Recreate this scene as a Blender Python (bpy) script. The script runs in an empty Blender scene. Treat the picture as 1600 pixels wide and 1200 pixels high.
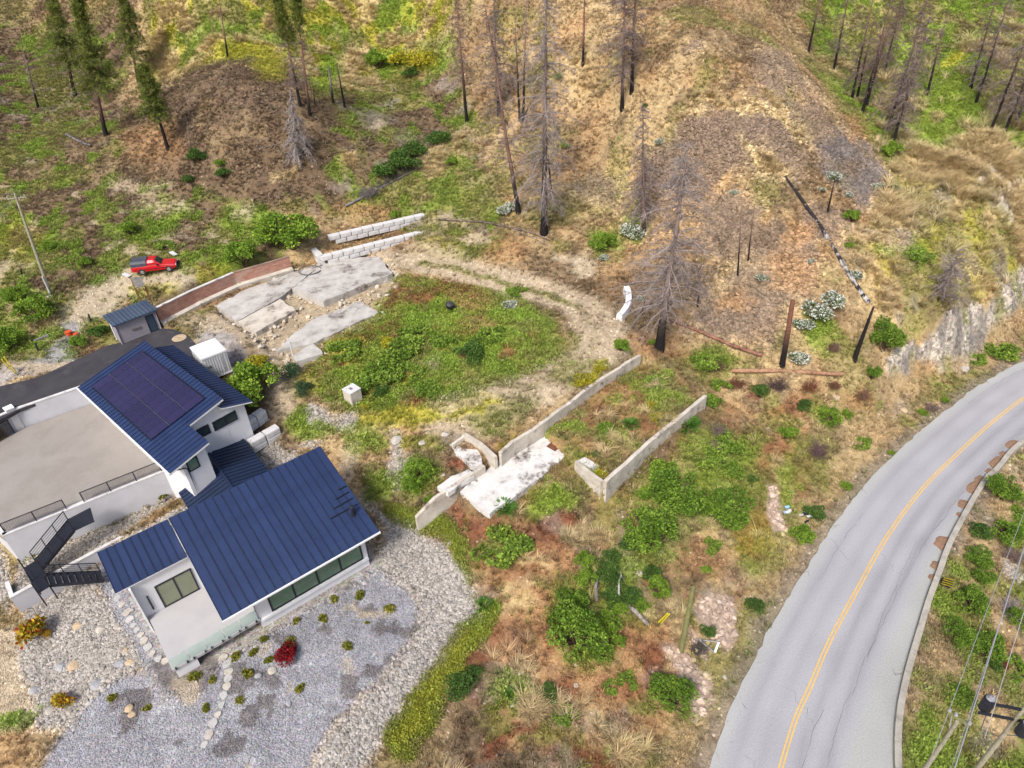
import bpy, bmesh, math, random
import numpy as np
from mathutils import Vector, Matrix
random.seed(7); RNG = np.random.default_rng(7)
S = bpy.context.scene
COL = S.collection

# ---------------------------------------------------------------- camera, world, sun, exposure
F_PX, CAM_H = 1067.0, 38.0                       # focal length in pixels of a 1600 px wide picture; camera height
PITCH, ROLL = math.radians(36), math.radians(-1.95)
r0 = np.array([1, 0, 0.]); u0 = np.array([0, math.sin(PITCH), math.cos(PITCH)]); FW = np.array([0, math.cos(PITCH), -math.sin(PITCH)])
RT = r0*math.cos(ROLL)+u0*math.sin(ROLL); UP = -r0*math.sin(ROLL)+u0*math.cos(ROLL)
CAMP = np.array([0, 0, CAM_H])
cd = bpy.data.cameras.new('camera'); cam = bpy.data.objects.new('camera', cd); COL.objects.link(cam)
cd.sensor_width = 36; cd.lens = 36*F_PX/1600; cd.clip_start = 0.5; cd.clip_end = 3000
cam.matrix_world = Matrix(((RT[0], UP[0], -FW[0], 0), (RT[1], UP[1], -FW[1], 0), (RT[2], UP[2], -FW[2], CAM_H), (0, 0, 0, 1)))
S.camera = cam
W = bpy.data.worlds.new("World"); S.world = W; W.use_nodes = True
nt = W.node_tree; bg = nt.nodes['Background']; sky = nt.nodes.new('ShaderNodeTexSky')
SUN_EL, SUN_ROT = math.radians(48), math.radians(205)
sky.sky_type = 'NISHITA'; sky.sun_disc = False; sky.sun_elevation = SUN_EL; sky.sun_rotation = SUN_ROT
sky.air_density = 1.0; sky.dust_density = 4.0; sky.ozone_density = 1.0
nt.links.new(sky.outputs[0], bg.inputs[0]); bg.inputs[1].default_value = 0.098
sl = bpy.data.lights.new('sun', 'SUN'); sun = bpy.data.objects.new('sun', sl); COL.objects.link(sun)
sl.energy = 2.1; sl.angle = math.radians(14); sl.color = (1, 0.96, 0.91)
sun.rotation_euler = (math.pi/2-SUN_EL, 0, math.pi-SUN_ROT)   # light comes from azimuth SUN_ROT (clockwise from +Y)
S.view_settings.view_transform = 'Standard'; S.view_settings.look = 'None'; S.view_settings.gamma = 1
S.view_settings.exposure = 1.0; S.view_settings.use_curve_mapping = False

# ---------------------------------------------------------------- helpers: survey of the photograph
def ray(px, py): return RT*(px-800)/F_PX - UP*(py-600)/F_PX + FW
def un(px, py, z):                               # the ground point at height z seen at a pixel
    d = ray(px, py); return CAMP + d*(z-CAM_H)/d[2]
def pj(p):                                       # where a world point lands in the photograph
    d = np.asarray(p, float)-CAMP; w = d@FW
    return np.stack([800+F_PX*(d@RT)/w, 600-F_PX*(d@UP)/w, w], -1)

def vnoise(x, y, seed=0):                        # value noise
    xi = np.floor(x).astype(np.int64); yi = np.floor(y).astype(np.int64); fx = x-xi; fy = y-yi
    fx = fx*fx*(3-2*fx); fy = fy*fy*(3-2*fy)
    def h(a, b):
        n = (a*374761393 + b*668265263 + seed*974634777) & 0xffffffff
        n = ((n ^ (n >> 13))*1274126177) & 0xffffffff
        return ((n ^ (n >> 16)) & 0xffff)/65535.0
    return (h(xi, yi)*(1-fx)+h(xi+1, yi)*fx)*(1-fy)+(h(xi, yi+1)*(1-fx)+h(xi+1, yi+1)*fx)*fy
def fbm(x, y, seed=0, o=4):
    s = 0; a = 0.5; t = 0
    for i in range(o):
        s = s+a*vnoise(x*2**i+17.3*i, y*2**i-9.1*i, seed+i); t += a; a *= .5
    return s/t

# ---------------------------------------------------------------- terrain heights
CP = [  # pixel x, pixel y, height
 # bench with the ruins
 (450,450,.2),(600,440,.1),(560,520,-.3),(700,480,-.4),(650,600,-1.0),(800,560,-.6),(900,500,0),(930,560,-.6),(760,630,-1.1),(850,600,-.9),
 (540,620,-1.1),(500,560,-.4),(620,405,.3),(760,425,.3),(860,450,.2),(970,470,.3),(990,520,-.3),(690,400,.6),(800,400,1.6),(900,400,2.2),
 # left: driveway, shed, truck, meadow
 (330,520,0),(300,500,.1),(150,560,-.1),(40,600,-.3),(205,530,0),(190,470,1.2),(130,480,1.4),(245,425,3),(210,435,2.6),(320,400,3.2),(380,410,2.4),(430,370,2.4),
 (80,460,2.0),(30,500,1.0),(30,400,3.6),(150,380,4.3),(100,320,6),(250,340,5.2),(350,330,5),(450,330,4.2),(530,330,3),(600,340,2.2),(660,345,2),(520,390,1.1),
 (30,300,6.5),(30,200,10.5),(30,100,15),(140,230,9.5),(190,130,14),
 # mound at left
 (263,233,9.6),(300,180,13),(340,130,16.5),(440,120,16.5),(400,200,12.5),(480,190,12.2),(560,230,9),(480,270,7.8),(380,270,8.4),
 # behind the mound and the middle gully
 (280,85,17.5),(450,80,17.5),(600,100,14),(600,190,9.5),(620,150,11.5),(680,220,8),(620,260,6.2),(560,300,4.6),(700,290,5),(700,120,13.5),(730,192,9.4),
 # big rocky hill
 (850,365,3.0),(810,333,3.6),(780,180,11),(900,250,8.2),(900,100,17.5),(972,170,14),(1000,300,6.4),(1050,180,14.8),(1080,110,19),(1050,80,20.6),(1150,100,19.5),(1160,200,14.8),
 (1100,300,8),(1100,400,3.8),(1160,430,3),(1010,440,1.2),(1030,545,-1.2),(1200,300,9.2),(1240,120,17.5),(1250,200,13.5),(1220,400,5),(1300,270,9),(1340,350,6),(1230,480,2.0),(1225,570,-1.0),
 (1300,450,2.4),(1340,560,-2.2),(1380,290,7.2),
 # gully behind its right flank, and right slopes
 (1290,90,15.2),(1345,165,11.6),(1390,220,9.2),(1450,120,13),(1470,200,9.6),(1545,210,9.6),(1580,120,13.6),(1430,270,7),(1450,350,4.2),(1400,400,3.4),(1480,430,.8),(1530,330,4.2),(1590,330,3.6),(1560,280,6.2),
 # rock cut and its foot
 (1400,545,-4.2),(1460,505,-3.0),(1440,470,-.8),(1520,470,-3.0),(1590,400,-1.0),(1385,590,-6.8),(1450,575,-7.6),(1520,535,-7.9),(1595,480,-7.9),(1480,600,-8.4),(1570,545,-8.6),
 # slopes below the ruins
 (950,640,-2.0),(1050,620,-1.9),(870,690,-2.2),(930,720,-2.2),(1090,660,-3.6),(1000,740,-3.8),(940,790,-3.9),(1030,700,-3.6),(1120,600,-3.0),(1060,560,-2),(860,790,-3.7),(800,830,-4.0),(760,870,-5.2),
 (900,900,-6.2),(1000,860,-6.2),(1080,800,-6.4),(1150,760,-6.6),(1000,950,-7.2),(900,1000,-7.2),(1100,900,-7.8),(1160,850,-7.8),(1065,1015,-8.3),(1150,960,-8.8),(1000,1080,-8.6),(880,1090,-8.2),(1080,1110,-9.1),
 (1200,690,-6.0),(1260,780,-8.2),(1290,690,-7.2),(1200,620,-4.4),(1300,620,-5.4),(1340,690,-7.8),(1230,880,-8.8),
 # left of the lower ruin
 (700,700,-2.2),(760,690,-1.6),(640,740,-3.4),(620,690,-2.6),(560,680,-2.0),(520,650,-1.5),(470,670,-1.8),(430,720,-3.0),(540,720,-3.4),(640,800,-4.6),(700,780,-3.8),(580,770,-4.4),(440,640,-1.0),(390,570,-.1),(440,600,-.6),
 # house pad and garden
 (600,860,-5.2),(500,980,-5.3),(420,1020,-5.4),(640,950,-5.8),(740,950,-6.4),(560,1080,-6.0),(400,1100,-5.8),(300,1100,-5.8),(650,1080,-6.7),(760,1050,-7.4),(700,860,-5.4),
 (200,1000,-5.6),(130,1000,-6.0),(80,1060,-6.6),(20,1050,-7.0),(120,1110,-6.6),(24,966,-6.7),(60,948,-6.4),(100,931,-6.0),(150,914,-5.5),(8,955,-6.6),(45,1000,-6.8),(180,930,-5.3),(5,900,-5.6),
 # beyond the road
 (1500,1000,-9.6),(1560,900,-10.4),(1590,1000,-11.2),(1560,1090,-10.8),(1480,1110,-9.6),(1590,800,-9.8),(1600,720,-9.3),
]
WP = [(-160,120,30),(-90,110,19),(-110,60,4),(-70,40,-5),(-60,15,-8),(-30,5,-8),(0,0,-10),(0,14,-8.8),(-15,12,-7.2),(30,0,-11),(50,10,-16),(70,30,-17),(90,50,-16),(75,45,-12.5),
      (-60,150,34),(0,150,38),(0,125,27),(60,150,34),(110,140,26),(90,110,16),(110,80,2),(-50,130,27),(45,130,27),(150,90,0),(-160,20,-4),(140,20,-22)]
P3 = np.array([list(un(*c)) for c in CP]+[list(map(float, w)) for w in WP])
def tps_k(r2): return 0.5*r2*np.log(r2+1e-9)
_n = len(P3); _xy = P3[:, :2]/50
_K = tps_k(((_xy[:, None]-_xy[None])**2).sum(-1))+np.eye(_n)*0.004
_A = np.zeros((_n+3, _n+3)); _A[:_n, :_n] = _K; _A[:_n, _n] = 1; _A[:_n, _n+1:] = _xy; _A[_n, :_n] = 1; _A[_n+1:, :_n] = _xy.T
_c = np.linalg.solve(_A, np.concatenate([P3[:, 2], np.zeros(3)]))
def tps(x, y):
    out = np.empty(x.shape).ravel(); xf = x.ravel()/50; yf = y.ravel()/50
    for i in range(0, len(xf), 20000):
        q = np.stack([xf[i:i+20000], yf[i:i+20000]], -1)
        d = ((q[:, None]-_xy[None])**2).sum(-1)
        out[i:i+20000] = tps_k(d)@_c[:_n]+_c[_n]+q@_c[_n+1:]
    return out.reshape(x.shape)
STEP = 0.3
gx = np.concatenate([-np.geomspace(420, 104, 18), np.arange(-103, -75, .6), np.arange(-75, 78, STEP), np.arange(78, 104, .6), np.geomspace(105, 420, 18)])
gy = np.concatenate([-np.geomspace(200, 2, 16), np.arange(0, 122, STEP), np.arange(122, 148, .45), np.geomspace(149, 520, 22)])
GX, GY = np.meshgrid(gx, gy)
_lim = lambda a, lo, hi: np.clip(a, lo, hi)
ex, ey = _lim(GX, -110, 115), _lim(GY, -6, 150)
# the interpolated surface is evaluated on a coarser grid and refined
cxs = np.arange(-112, 118, 1.0); cys = np.arange(-8, 153, 1.0); CX, CY = np.meshgrid(cxs, cys); CZ = tps(CX, CY)
def bil(xs, ys, Z, x, y):
    i = np.clip((x-xs[0])/(xs[1]-xs[0]), 0, len(xs)-1.001); j = np.clip((y-ys[0])/(ys[1]-ys[0]), 0, len(ys)-1.001)
    a = i.astype(int); b = j.astype(int); fx = i-a; fy = j-b
    return (Z[b, a]*(1-fx)+Z[b, a+1]*fx)*(1-fy)+(Z[b+1, a]*(1-fx)+Z[b+1, a+1]*fx)*fy
GZ = bil(cxs, cys, CZ, ex, ey)
out_d = np.hypot(GX-ex, GY-ey)
GZ = GZ + np.where(GY > 150, 1, 0)*np.minimum((GY-150)*.42, 130) + np.where(GX > 115, -1, 0)*0 + np.where(GX < -110, 1, 0)*np.minimum(out_d*.2, 40)*np.clip(GY/100, 0, 1)
BUMP = (fbm(GX/9, GY/9, 3)-.5)*1.1 + (fbm(GX/2.4, GY/2.4, 11)-.5)*.5
PX = pj(np.stack([GX, GY, GZ], -1)); PVALID = PX[..., 2] > 3
def poly_sd(poly, x, y):                         # signed distance to a polygon, negative inside
    d = np.full(x.shape, 1e9); ins = np.zeros(x.shape, bool); n = len(poly)
    for i in range(n):
        ax, ay = poly[i][:2]; bx, by = poly[(i+1) % n][:2]
        ex_, ey_ = bx-ax, by-ay
        t = np.clip(((x-ax)*ex_+(y-ay)*ey_)/(ex_*ex_+ey_*ey_+1e-12), 0, 1)
        d = np.minimum(d, np.hypot(x-ax-t*ex_, y-ay-t*ey_))
        c = ((ay > y) != (by > y)) & (x < (bx-ax)*(y-ay)/(by-ay+1e-12)+ax)
        ins ^= c
    return np.where(ins, -d, d)
def line_d(pts, x, y):
    d = np.full(x.shape, 1e9)
    for (ax, ay), (bx, by) in zip(pts[:-1], pts[1:]):
        ex_, ey_ = bx-ax, by-ay
        t = np.clip(((x-ax)*ex_+(y-ay)*ey_)/(ex_*ex_+ey_*ey_+1e-12), 0, 1)
        d = np.minimum(d, np.hypot(x-ax-t*ex_, y-ay-t*ey_))
    return d
def sm(a, b, x): t = np.clip((x-a)/(b-a), 0, 1); return t*t*(3-2*t)
def cat_rom(P, n=8):
    P = [np.array(p, float) for p in P]; Q = [2*P[0]-P[1]]+P+[2*P[-1]-P[-2]]; o = []
    for i in range(1, len(Q)-2):
        for k in range(n):
            t = k/n; a, b, c, d = Q[i-1:i+3]
            o.append(.5*((2*b)+(c-a)*t+(2*a-5*b+4*c-d)*t*t+(3*b-a-3*c+d)*t**3))
    return np.array(o+[Q[-2]])

# frames of the two buildings, surveyed from their roofs
class Frame:
    def __init__(s, o, a): s.o = np.array(o[:2]); a = math.radians(a); s.u = np.array([math.cos(a), math.sin(a)]); s.v = np.array([-s.u[1], s.u[0]]); s.a = a
    def __call__(s, u, v, z=None):
        p = s.o+s.u*u+s.v*v
        return p if z is None else np.array([p[0], p[1], z])
HF = Frame(un(347, 970, -1), 38.0)
GF = Frame(un(122, 606, 2.4), -42.5)

# road
ZR = -9.0
yl = [un(*p, ZR)[:2] for p in [(1240,1132),(1265,1075),(1297,1000),(1340,920),(1385,840),(1440,765),(1500,705),(1550,660),(1600,622)]]
ROAD_C = cat_rom([(3.5,-32),(5,-8),(8.4,4.5),(11.6,12.4),(15.2,18.6)]+yl+[(63.5,62.8),(73,66.5),(90,70),(125,73),(180,70)])
_rk = [un(*p, ZR)[:2] for p in [(1402,1131),(1440,972),(1465,899),(1487,842),(1535,757),(1557,735),(1600,692)]]
ROAD_K = cat_rom([(11,-32),(12.5,-9),(15.6,1.5),(18.3,8.3),(21.6,14.6)]+_rk+[(60,54),(68,58.6),(76,62),(92,65.5),(126,68.5),(180,66)])
def offs(P, d):
    t = np.gradient(P, axis=0); t /= np.linalg.norm(t, axis=1)[:, None]
    return P+np.stack([-t[:, 1], t[:, 0]], -1)*d
ROAD_L = offs(ROAD_C, 4.05)
road_poly = np.concatenate([ROAD_L, ROAD_K[::-1]])
rp = road_poly[(road_poly[:, 0] < 140)]
rsd = poly_sd(rp, GX, GY)
GZ = GZ+BUMP*np.clip(1, 0, 1)
_side = sm(0, 5.5, rsd-.8)
GZ = (ZR-.12-.10*np.clip(rsd, 0, 3))*(1-_side)+GZ*_side

# pads: polygons of built ground (world xy, height, blend width)
_t = lambda *ps: [un(*p)[:2] for p in ps]
TERR = [GF(-3.9, 1.12), GF(11.1, 1.12), un(4,838,-2)[:2], (-47.5, 41.5), (-54, 46), un(0,690,-2)[:2], un(40,668,-2)[:2]]
STRIP = [GF(11.35, 1.9), un(283,776,-5)[:2], np.array([-28.6, 42.8])+[-.3,.3], un(17,936,-4.7)[:2]+np.array([-.22,.38]), un(9,912,-4.7)[:2]+np.array([.1,.1]), un(4,838,-2)[:2]]
DRIVE = _t((-80,640,0),(0,604,0),(60,590,0),(120,562,0),(165,541,0),(190,535,0),(250,513,0),(272,515,0),(292,523,0),(306,538,0),(312,560,0))+[GF(1,5.8), GF(0.2,5.8), GF(.2,1.3), GF(-4.4,1.0)]+_t((30,640,0),(-60,690,0))
RUIN = _t((335,482,.2),(372,458,.2),(450,426,.2),(505,408,.2),(562,398,.2),(600,404,.2),(618,428,.2),(596,490,-.3),(490,545,-.3),(505,560,0),(460,570,0),(425,552,-.3),(395,522,0))
BRICKF = _t((235,492,.2),(300,466,.2),(366,441,.2),(452,409,.2),(505,409,.2),(450,428,.2),(370,460,.2),(330,484,.2),(262,505,.1))
HOUSE = [HF(-4.6,.6), HF(12.2,.6), HF(12.2,9), HF(8.2,9.5), HF(7.4,14), HF(2,15), HF(-4.6,12)]
GARAGE = [GF(.8,1.6), GF(16.6,1.6), GF(16.6,2.8), GF(13.4,2.8), GF(13.4,8), GF(.8,8)]
TERR_UNDER = [GF(-4.3, 1.5), GF(11.0, 1.3), un(4,838,-2)[:2]+np.array([.35,.12]), (-47.3, 41.9), (-54, 46.3), un(-2,691,-2)[:2]+np.array([-.2,.3]), un(40,668,-2)[:2]+np.array([-.2,.3])]
POOL = _t((-10,980,-6.2),(60,975,-6.2),(140,1132,-6.8),(-20,1140,-7))
LOWPAD2 = _t((98,895,-5),(150,868,-5),(172,900,-5.6),(115,940,-6))
LOWPAD = _t((8,936,-5.5),(50,915,-5.2),(100,890,-5),(112,935,-6),(60,978,-6.4),(0,985,-6.5))
PADS = [(BRICKF, .05, .35), (RUIN, -.5, .5), (HOUSE, -5.4, 1.2), (GARAGE, -.05, .3), (DRIVE, -.06, .8), (LOWPAD2, -5.85, 1.2), (LOWPAD, -6.5, 1.6), (TERR_UNDER, -4.9, .12), (STRIP, -5.05, .08)]
for poly, z, bl in PADS:
    d = poly_sd(poly, GX, GY); w = 1-sm(0, bl, d); GZ = GZ*(1-w)+z*w
# lower ruin room: floor slab level, and the enclosure held up by the long walls
SLAB = _t((719,768,-2.7),(800,695,-2.7),(846,672,-2.7),(893,705,-2.7),(765,803,-2.7))
ENCL = _t((847,668,-2.0),(998,556,-2.0),(1100,622,-1.8),(941,752,-1.8),(900,716,-2.0))
for poly, z, bl in [(SLAB, -2.9, .5)]:
    d = poly_sd(poly, GX, GY); w = 1-sm(0, bl, d); GZ = GZ*(1-w)+z*w
def HT(x, y): return float(hts(np.array([x]), np.array([y]))[0])
_ix = np.arange(len(gx)); _iy = np.arange(len(gy))
def hts(x, y):
    i = np.clip(np.interp(x, gx, _ix), 0, len(gx)-1.001); j = np.clip(np.interp(y, gy, _iy), 0, len(gy)-1.001)
    a = i.astype(int); b = j.astype(int); fx = i-a; fy = j-b
    return (GZ[b, a]*(1-fx)+GZ[b, a+1]*fx)*(1-fy)+(GZ[b+1, a]*(1-fx)+GZ[b+1, a+1]*fx)*fy
def gnd(px, py):                                 # the ground point seen at a pixel (ray march)
    d = ray(px, py); ts = np.linspace(20, 260, 4800); p = CAMP+d*ts[:, None]
    b = p[:, 2] < hts(p[:, 0], p[:, 1]); k = int(np.argmax(b)); q = p[k]
    return np.array([q[0], q[1], HT(q[0], q[1])])
for poly, z, bl in [(ENCL, -2.0, .35)]:
    d = poly_sd(poly, GX, GY); w = 1-sm(0, bl, d); GZ = GZ*(1-w)+(z+BUMP*.3)*w
# ---------------------------------------------------------------- what grows or lies where: a survey of ground cover
def lin(r, g, b, k=0.73): return np.array([((c/255+.055)/1.055)**2.4 if c > 10 else c/3294 for c in (r, g, b)])*k
PAL = dict(brown=lin(121,102,82), tan=lin(196,172,132), orange=lin(184,146,106), red=lin(138,86,64), olive=lin(146,145,84), green=lin(134,162,62), bright=lin(150,170,72),
           yellow=lin(190,184,72), straw=lin(214,192,146), talus=lin(128,111,96), dust=lin(190,174,150), cream=lin(188,174,152), blue=lin(152,152,159), river=lin(156,152,147),
           rock=lin(168,163,156), pink=lin(184,164,150), dirt=lin(126,108,91), leaf=lin(104,136,48), grey=lin(146,136,126), dark=lin(98,82,68), slate=lin(102,96,96), pad=lin(170,160,146))
MATN = list(PAL); MI = {k: i for i, k in enumerate(MATN)}; NM = len(MATN)
PXY = pj(np.stack([GX, GY, GZ], -1)); qx, qy = PXY[..., 0], PXY[..., 1]
ok = (PXY[..., 2] > 5) & (qx > -400) & (qx < 2000) & (qy > -300) & (qy < 1500)
sc = np.where(ok, F_PX/np.maximum(PXY[..., 2], 5), 15)
wx = (fbm(GX/3.2, GY/3.2, 21)-.5)*3.2*sc; wy = (fbm(GX/3.2, GY/3.2, 22)-.5)*2.4*sc
wx += (fbm(GX/.9, GY/.9, 23, 2)-.5)*1.1*sc; wy += (fbm(GX/.9, GY/.9, 24, 2)-.5)*.9*sc
vx, vy = np.where(ok, qx+wx, -9999), np.where(ok, qy+wy, -9999)
WT = np.zeros((NM,)+GX.shape, np.float32)
n1 = fbm(GX/14, GY/14, 31); n2 = fbm(GX/5, GY/5, 32); n3 = fbm(GX/2, GY/2, 33, 3)
WT[MI['tan']] = 1
def lay(m, a):                                   # lay material m over what is there with cover a
    global WT
    a = np.clip(a, 0, 1).astype(np.float32); WT *= (1-a); WT[MI[m]] += a
def blob(m, x, y, rx, ry, s=1., rot=0, soft=.55):
    dx, dy = vx-x, vy-y; c, n = math.cos(rot), math.sin(rot)
    d = np.hypot((dx*c+dy*n)/rx, (-dx*n+dy*c)/ry); lay(m, s*(1-sm(1-soft, 1+soft*.6, d)))
def area(m, poly, s=1., soft=14, mix=None):      # polygon in survey pixels; mix = (noise, lo, hi) makes it patchy
    xs = [p[0] for p in poly]; ys = [p[1] for p in poly]; a = np.zeros(GX.shape)
    k = (vx > min(xs)-60) & (vx < max(xs)+60) & (vy > min(ys)-60) & (vy < max(ys)+60)
    a[k] = 1-sm(-soft, soft, poly_sd(poly, vx[k], vy[k]))
    if mix: a = a*sm(mix[1], mix[2], mix[0])
    lay(m, a*s)
def stroke(m, pts, w, s=1., soft=.6, wpts=None):
    d = line_d(pts, vx, vy); lay(m, s*(1-sm(w*(1-soft), w*(1+soft), d)))
def strokew(m, pts, w, s=1., soft=.5):           # the same with the width in metres on real ground
    g = [gnd(*p)[:2] for p in pts]; d = line_d(g, GX+wx/sc*.4, GY+wy/sc*.4); lay(m, s*(1-sm(w*(1-soft), w*(1+soft), d)))
ALL = [(-300,-300),(1900,-300),(1900,1500),(-300,1500)]
area('brown', ALL, .8, mix=(n1, .42, .62)); area('orange', ALL, .5, mix=(n2, .52, .72)); area('olive', ALL, .4, mix=(fbm(GX/7,GY/7,35), .52, .7))
# the meadow at the left and the gully in the middle
MEAD = [(-300,270),(180,270),(330,285),(420,330),(430,420),(300,460),(190,470),(110,560),(-300,640)]
area('brown', MEAD, .9); area('olive', MEAD, .85, mix=(n2, .42, .55)); area('green', MEAD, .8, mix=(n3, .52, .66)); area('dust', MEAD, .7, mix=(fbm(GX/2.5,GY/2.5,41), .64, .76)); area('bright', MEAD, .6, mix=(fbm(GX/3,GY/3,42), .6, .72))
blob('dust',210,290,45,16,.7); blob('dust',250,320,50,16,.5); blob('green',210,365,50,14,.7); blob('dust',380,330,25,14,.7); blob('straw',60,490,40,26,.8); blob('bright',20,520,34,34,.7); blob('dust',30,412,16,8,.7); blob('dust',200,388,14,8,.8)
blob('brown',105,440,50,30,.6); blob('yellow',30,370,40,40,.35)
LM = [(-300,40),(190,40),(190,270),(-300,270)]
area('brown', LM, .8); area('olive', LM, .7, mix=(n2,.45,.6)); area('green', LM, .7, mix=(n3,.56,.7)); area('grey', LM, .5, mix=(fbm(GX/3,GY/3,43),.6,.75))
# the brown mound
MOUND = [(190,190),(255,128),(330,95),(440,95),(500,165),(575,230),(520,300),(420,330),(300,290),(190,285)]
area('brown', MOUND, .95, 10); area('dirt', MOUND, .6, mix=(n2,.48,.64)); area('dark', MOUND, .35, mix=(fbm(GX/4,GY/1.6,44),.55,.7)); area('tan', MOUND, .25, mix=(fbm(GX/3,GY/3,45),.56,.68)); blob('orange',235,225,55,40,.55)
TOP = [(230,-300),(720,-300),(700,110),(640,140),(560,150),(500,150),(450,95),(330,90),(270,118),(230,130)]
area('olive', TOP, .9); area('yellow', TOP, .8, mix=(n2,.42,.56)); area('straw', TOP, .8, mix=(n3,.5,.62)); area('green', TOP, .7, mix=(fbm(GX/4,GY/4,46),.55,.68))
blob('straw',265,100,26,30,.9); blob('yellow',385,80,60,14,.9); blob('straw',545,105,20,34,.9); blob('straw',585,112,12,30,.8); blob('bright',610,100,36,28,.9); blob('yellow',655,95,26,18,.9); blob('orange',645,120,24,10,.8); blob('yellow',420,100,30,24,.8); blob('green',520,110,20,30,.7)
GUL = [(520,160),(700,110),(790,230),(800,400),(690,400),(600,330),(500,340),(430,330),(520,290)]
area('brown', GUL, .8); area('olive', GUL, .75, mix=(n2,.42,.58)); area('green', GUL, .6, mix=(n3,.54,.68)); area('grey', GUL, .7, mix=(fbm(GX/2.5,GY/2.5,47),.56,.7))
blob('grey',585,185,32,18,.8); blob('dust',590,195,14,9,.8); blob('straw',545,255,12,14,.9); blob('straw',685,250,24,34,.7,.5); blob('bright',530,262,16,16,.8); blob('straw',722,225,14,30,.7); blob('bright',712,250,22,16,.6); blob('orange',560,330,60,14,.6); blob('grey',640,220,28,16,.5); blob('dust',690,345,36,12,.5)
stroke('dark', [(505,262),(545,232),(580,208)], 6, .7); stroke('brown', [(300,310),(420,290),(500,265)], 10, .6); stroke('straw', [(420,283),(470,270)], 6, .6)
blob('olive',740,300,60,40,.7); blob('green',700,300,30,20,.5); blob('dust',680,370,24,10,.5)
# big rocky hill
HILL = [(720,-300),(1230,-300),(1270,90),(1390,250),(1380,330),(1350,480),(1230,560),(1060,520),(980,440),(880,400),(790,330),(740,200)]
area('tan', HILL, .85, 20); area('orange', HILL, .45, mix=(n2,.46,.6)); area('brown', HILL, .6, mix=(fbm(GX/4,GY/4,51),.5,.62)); area('olive', HILL, .5, mix=(fbm(GX/5,GY/5,52),.56,.7))
ROCKY = [(960,330),(1010,240),(1060,190),(1100,150),(1160,100),(1200,75),(1240,100),(1270,150),(1330,200),(1385,270),(1330,330),(1290,400),(1200,420),(1120,400),(1040,380)]
area('talus', ROCKY, .85, 16, mix=(fbm(GX/4.5,GY/4.5,53),.43,.55)); area('dark', ROCKY, .5, mix=(fbm(GX/2,GY/2,54),.55,.68))
for a in [(1150,215,70,50),(1040,270,40,40),(1210,120,34,44),(930,300,40,26),(1140,330,50,40),(1190,460,60,50),(1130,500,60,30),(1250,420,30,50),(1220,250,40,30),(1160,500,70,40),(1100,470,30,40)]: blob('talus', *a, .8)
for a in [(1190,245,50,14,.8,.7),(1150,165,70,10,.8,.15),(1060,185,60,7,.8,-.2),(1200,165,60,8,.8,.6),(1230,190,50,8,.7,.7)]: blob('straw', *a)
area('slate', [(1296,215),(1310,198),(1350,225),(1385,262),(1360,300),(1352,335),(1340,338),(1330,300),(1290,270),(1275,235)], .8, 14); blob('brown',1335,262,22,12,.5); blob('grey',1362,262,18,12,.4)
blob('orange',1240,370,24,26,.7); blob('orange',1240,430,40,36,.6); blob('orange',1150,470,30,20,.6); blob('green',1275,510,26,30,.85); blob('bright',1290,530,30,26,.7); blob('olive',1320,540,30,30,.7); blob('green',1320,130,30,24,.4)
blob('straw',880,330,70,30,.5); blob('cream',905,415,26,16,.9); blob('cream',880,400,16,10,.8); blob('green',945,380,26,22,.7); blob('green',990,360,26,20,.7); blob('olive',860,330,60,30,.5); blob('straw',905,130,60,50,.5); blob('talus',1090,75,20,10,.8)
# right gully and straw slopes
RG = [(1235,-300),(1900,-300),(1900,230),(1600,225),(1500,250),(1400,260),(1340,200),(1275,105)]
area('olive', RG, .9); area('green', RG, .8, mix=(n2,.42,.54)); area('brown', RG, .6, mix=(n3,.52,.66)); area('straw', RG, .6, mix=(fbm(GX/3,GY/3,61),.58,.7))
for a in [(1480,135,50,46),(1465,175,36,34),(1520,195,40,20),(1450,215,30,22),(1585,205,24,22),(1415,85,18,24),(1420,110,14,20),(1480,225,40,16)]: blob('bright', *a, .9); 
blob('orange',1340,200,24,20,.6); blob('yellow',1492,92,20,12,.9); blob('straw',1530,75,50,10,.7); blob('straw',1460,185,14,16,.6)
RS = [(1390,255),(1500,245),(1650,215),(1900,230),(1900,470),(1600,440),(1530,480),(1470,500),(1400,540),(1345,480),(1340,400),(1380,310)]
area('straw', RS, .9, 12); area('olive', RS, .7, mix=(n2,.48,.6)); area('yellow', RS, .6, mix=(n3,.56,.68)); area('grey', RS, .7, mix=(fbm(GX/3,GY/3,62),.56,.66))
for a in [(1440,265,50,30),(1520,240,40,40),(1560,250,30,40),(1500,270,30,20)]: blob('straw', *a, .9)
area('rock', [(1525,270),(1570,262),(1600,290),(1590,330),(1575,385),(1560,380),(1560,330),(1530,300)], .9, 8, mix=(n3,.46,.56))
blob('green',1385,385,20,14,.7); blob('green',1425,400,26,24,.7); blob('talus',1400,370,34,20,.6); blob('talus',1510,420,24,24,.6); blob('brown',1470,480,40,30,.6); blob('olive',1460,450,50,30,.6); blob('yellow',1540,400,20,50,.25)
CUT = [(1378,588),(1395,560),(1440,535),(1475,500),(1520,470),(1535,490),(1560,450),(1610,405),(1900,330),(1900,400),(1650,445),(1600,480),(1560,505),(1530,540),(1510,580),(1470,585),(1440,560),(1410,585)]
area('rock', CUT, .95, 7); area('slate', CUT, .6, 6, mix=(fbm(GX/1.3,GY/2.2,63),.5,.6)); area('olive', CUT, .6, 6, mix=(fbm(GX/2.5,GY/2.5,64),.6,.68)); blob('dust',1510,572,16,10,.8)
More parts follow.
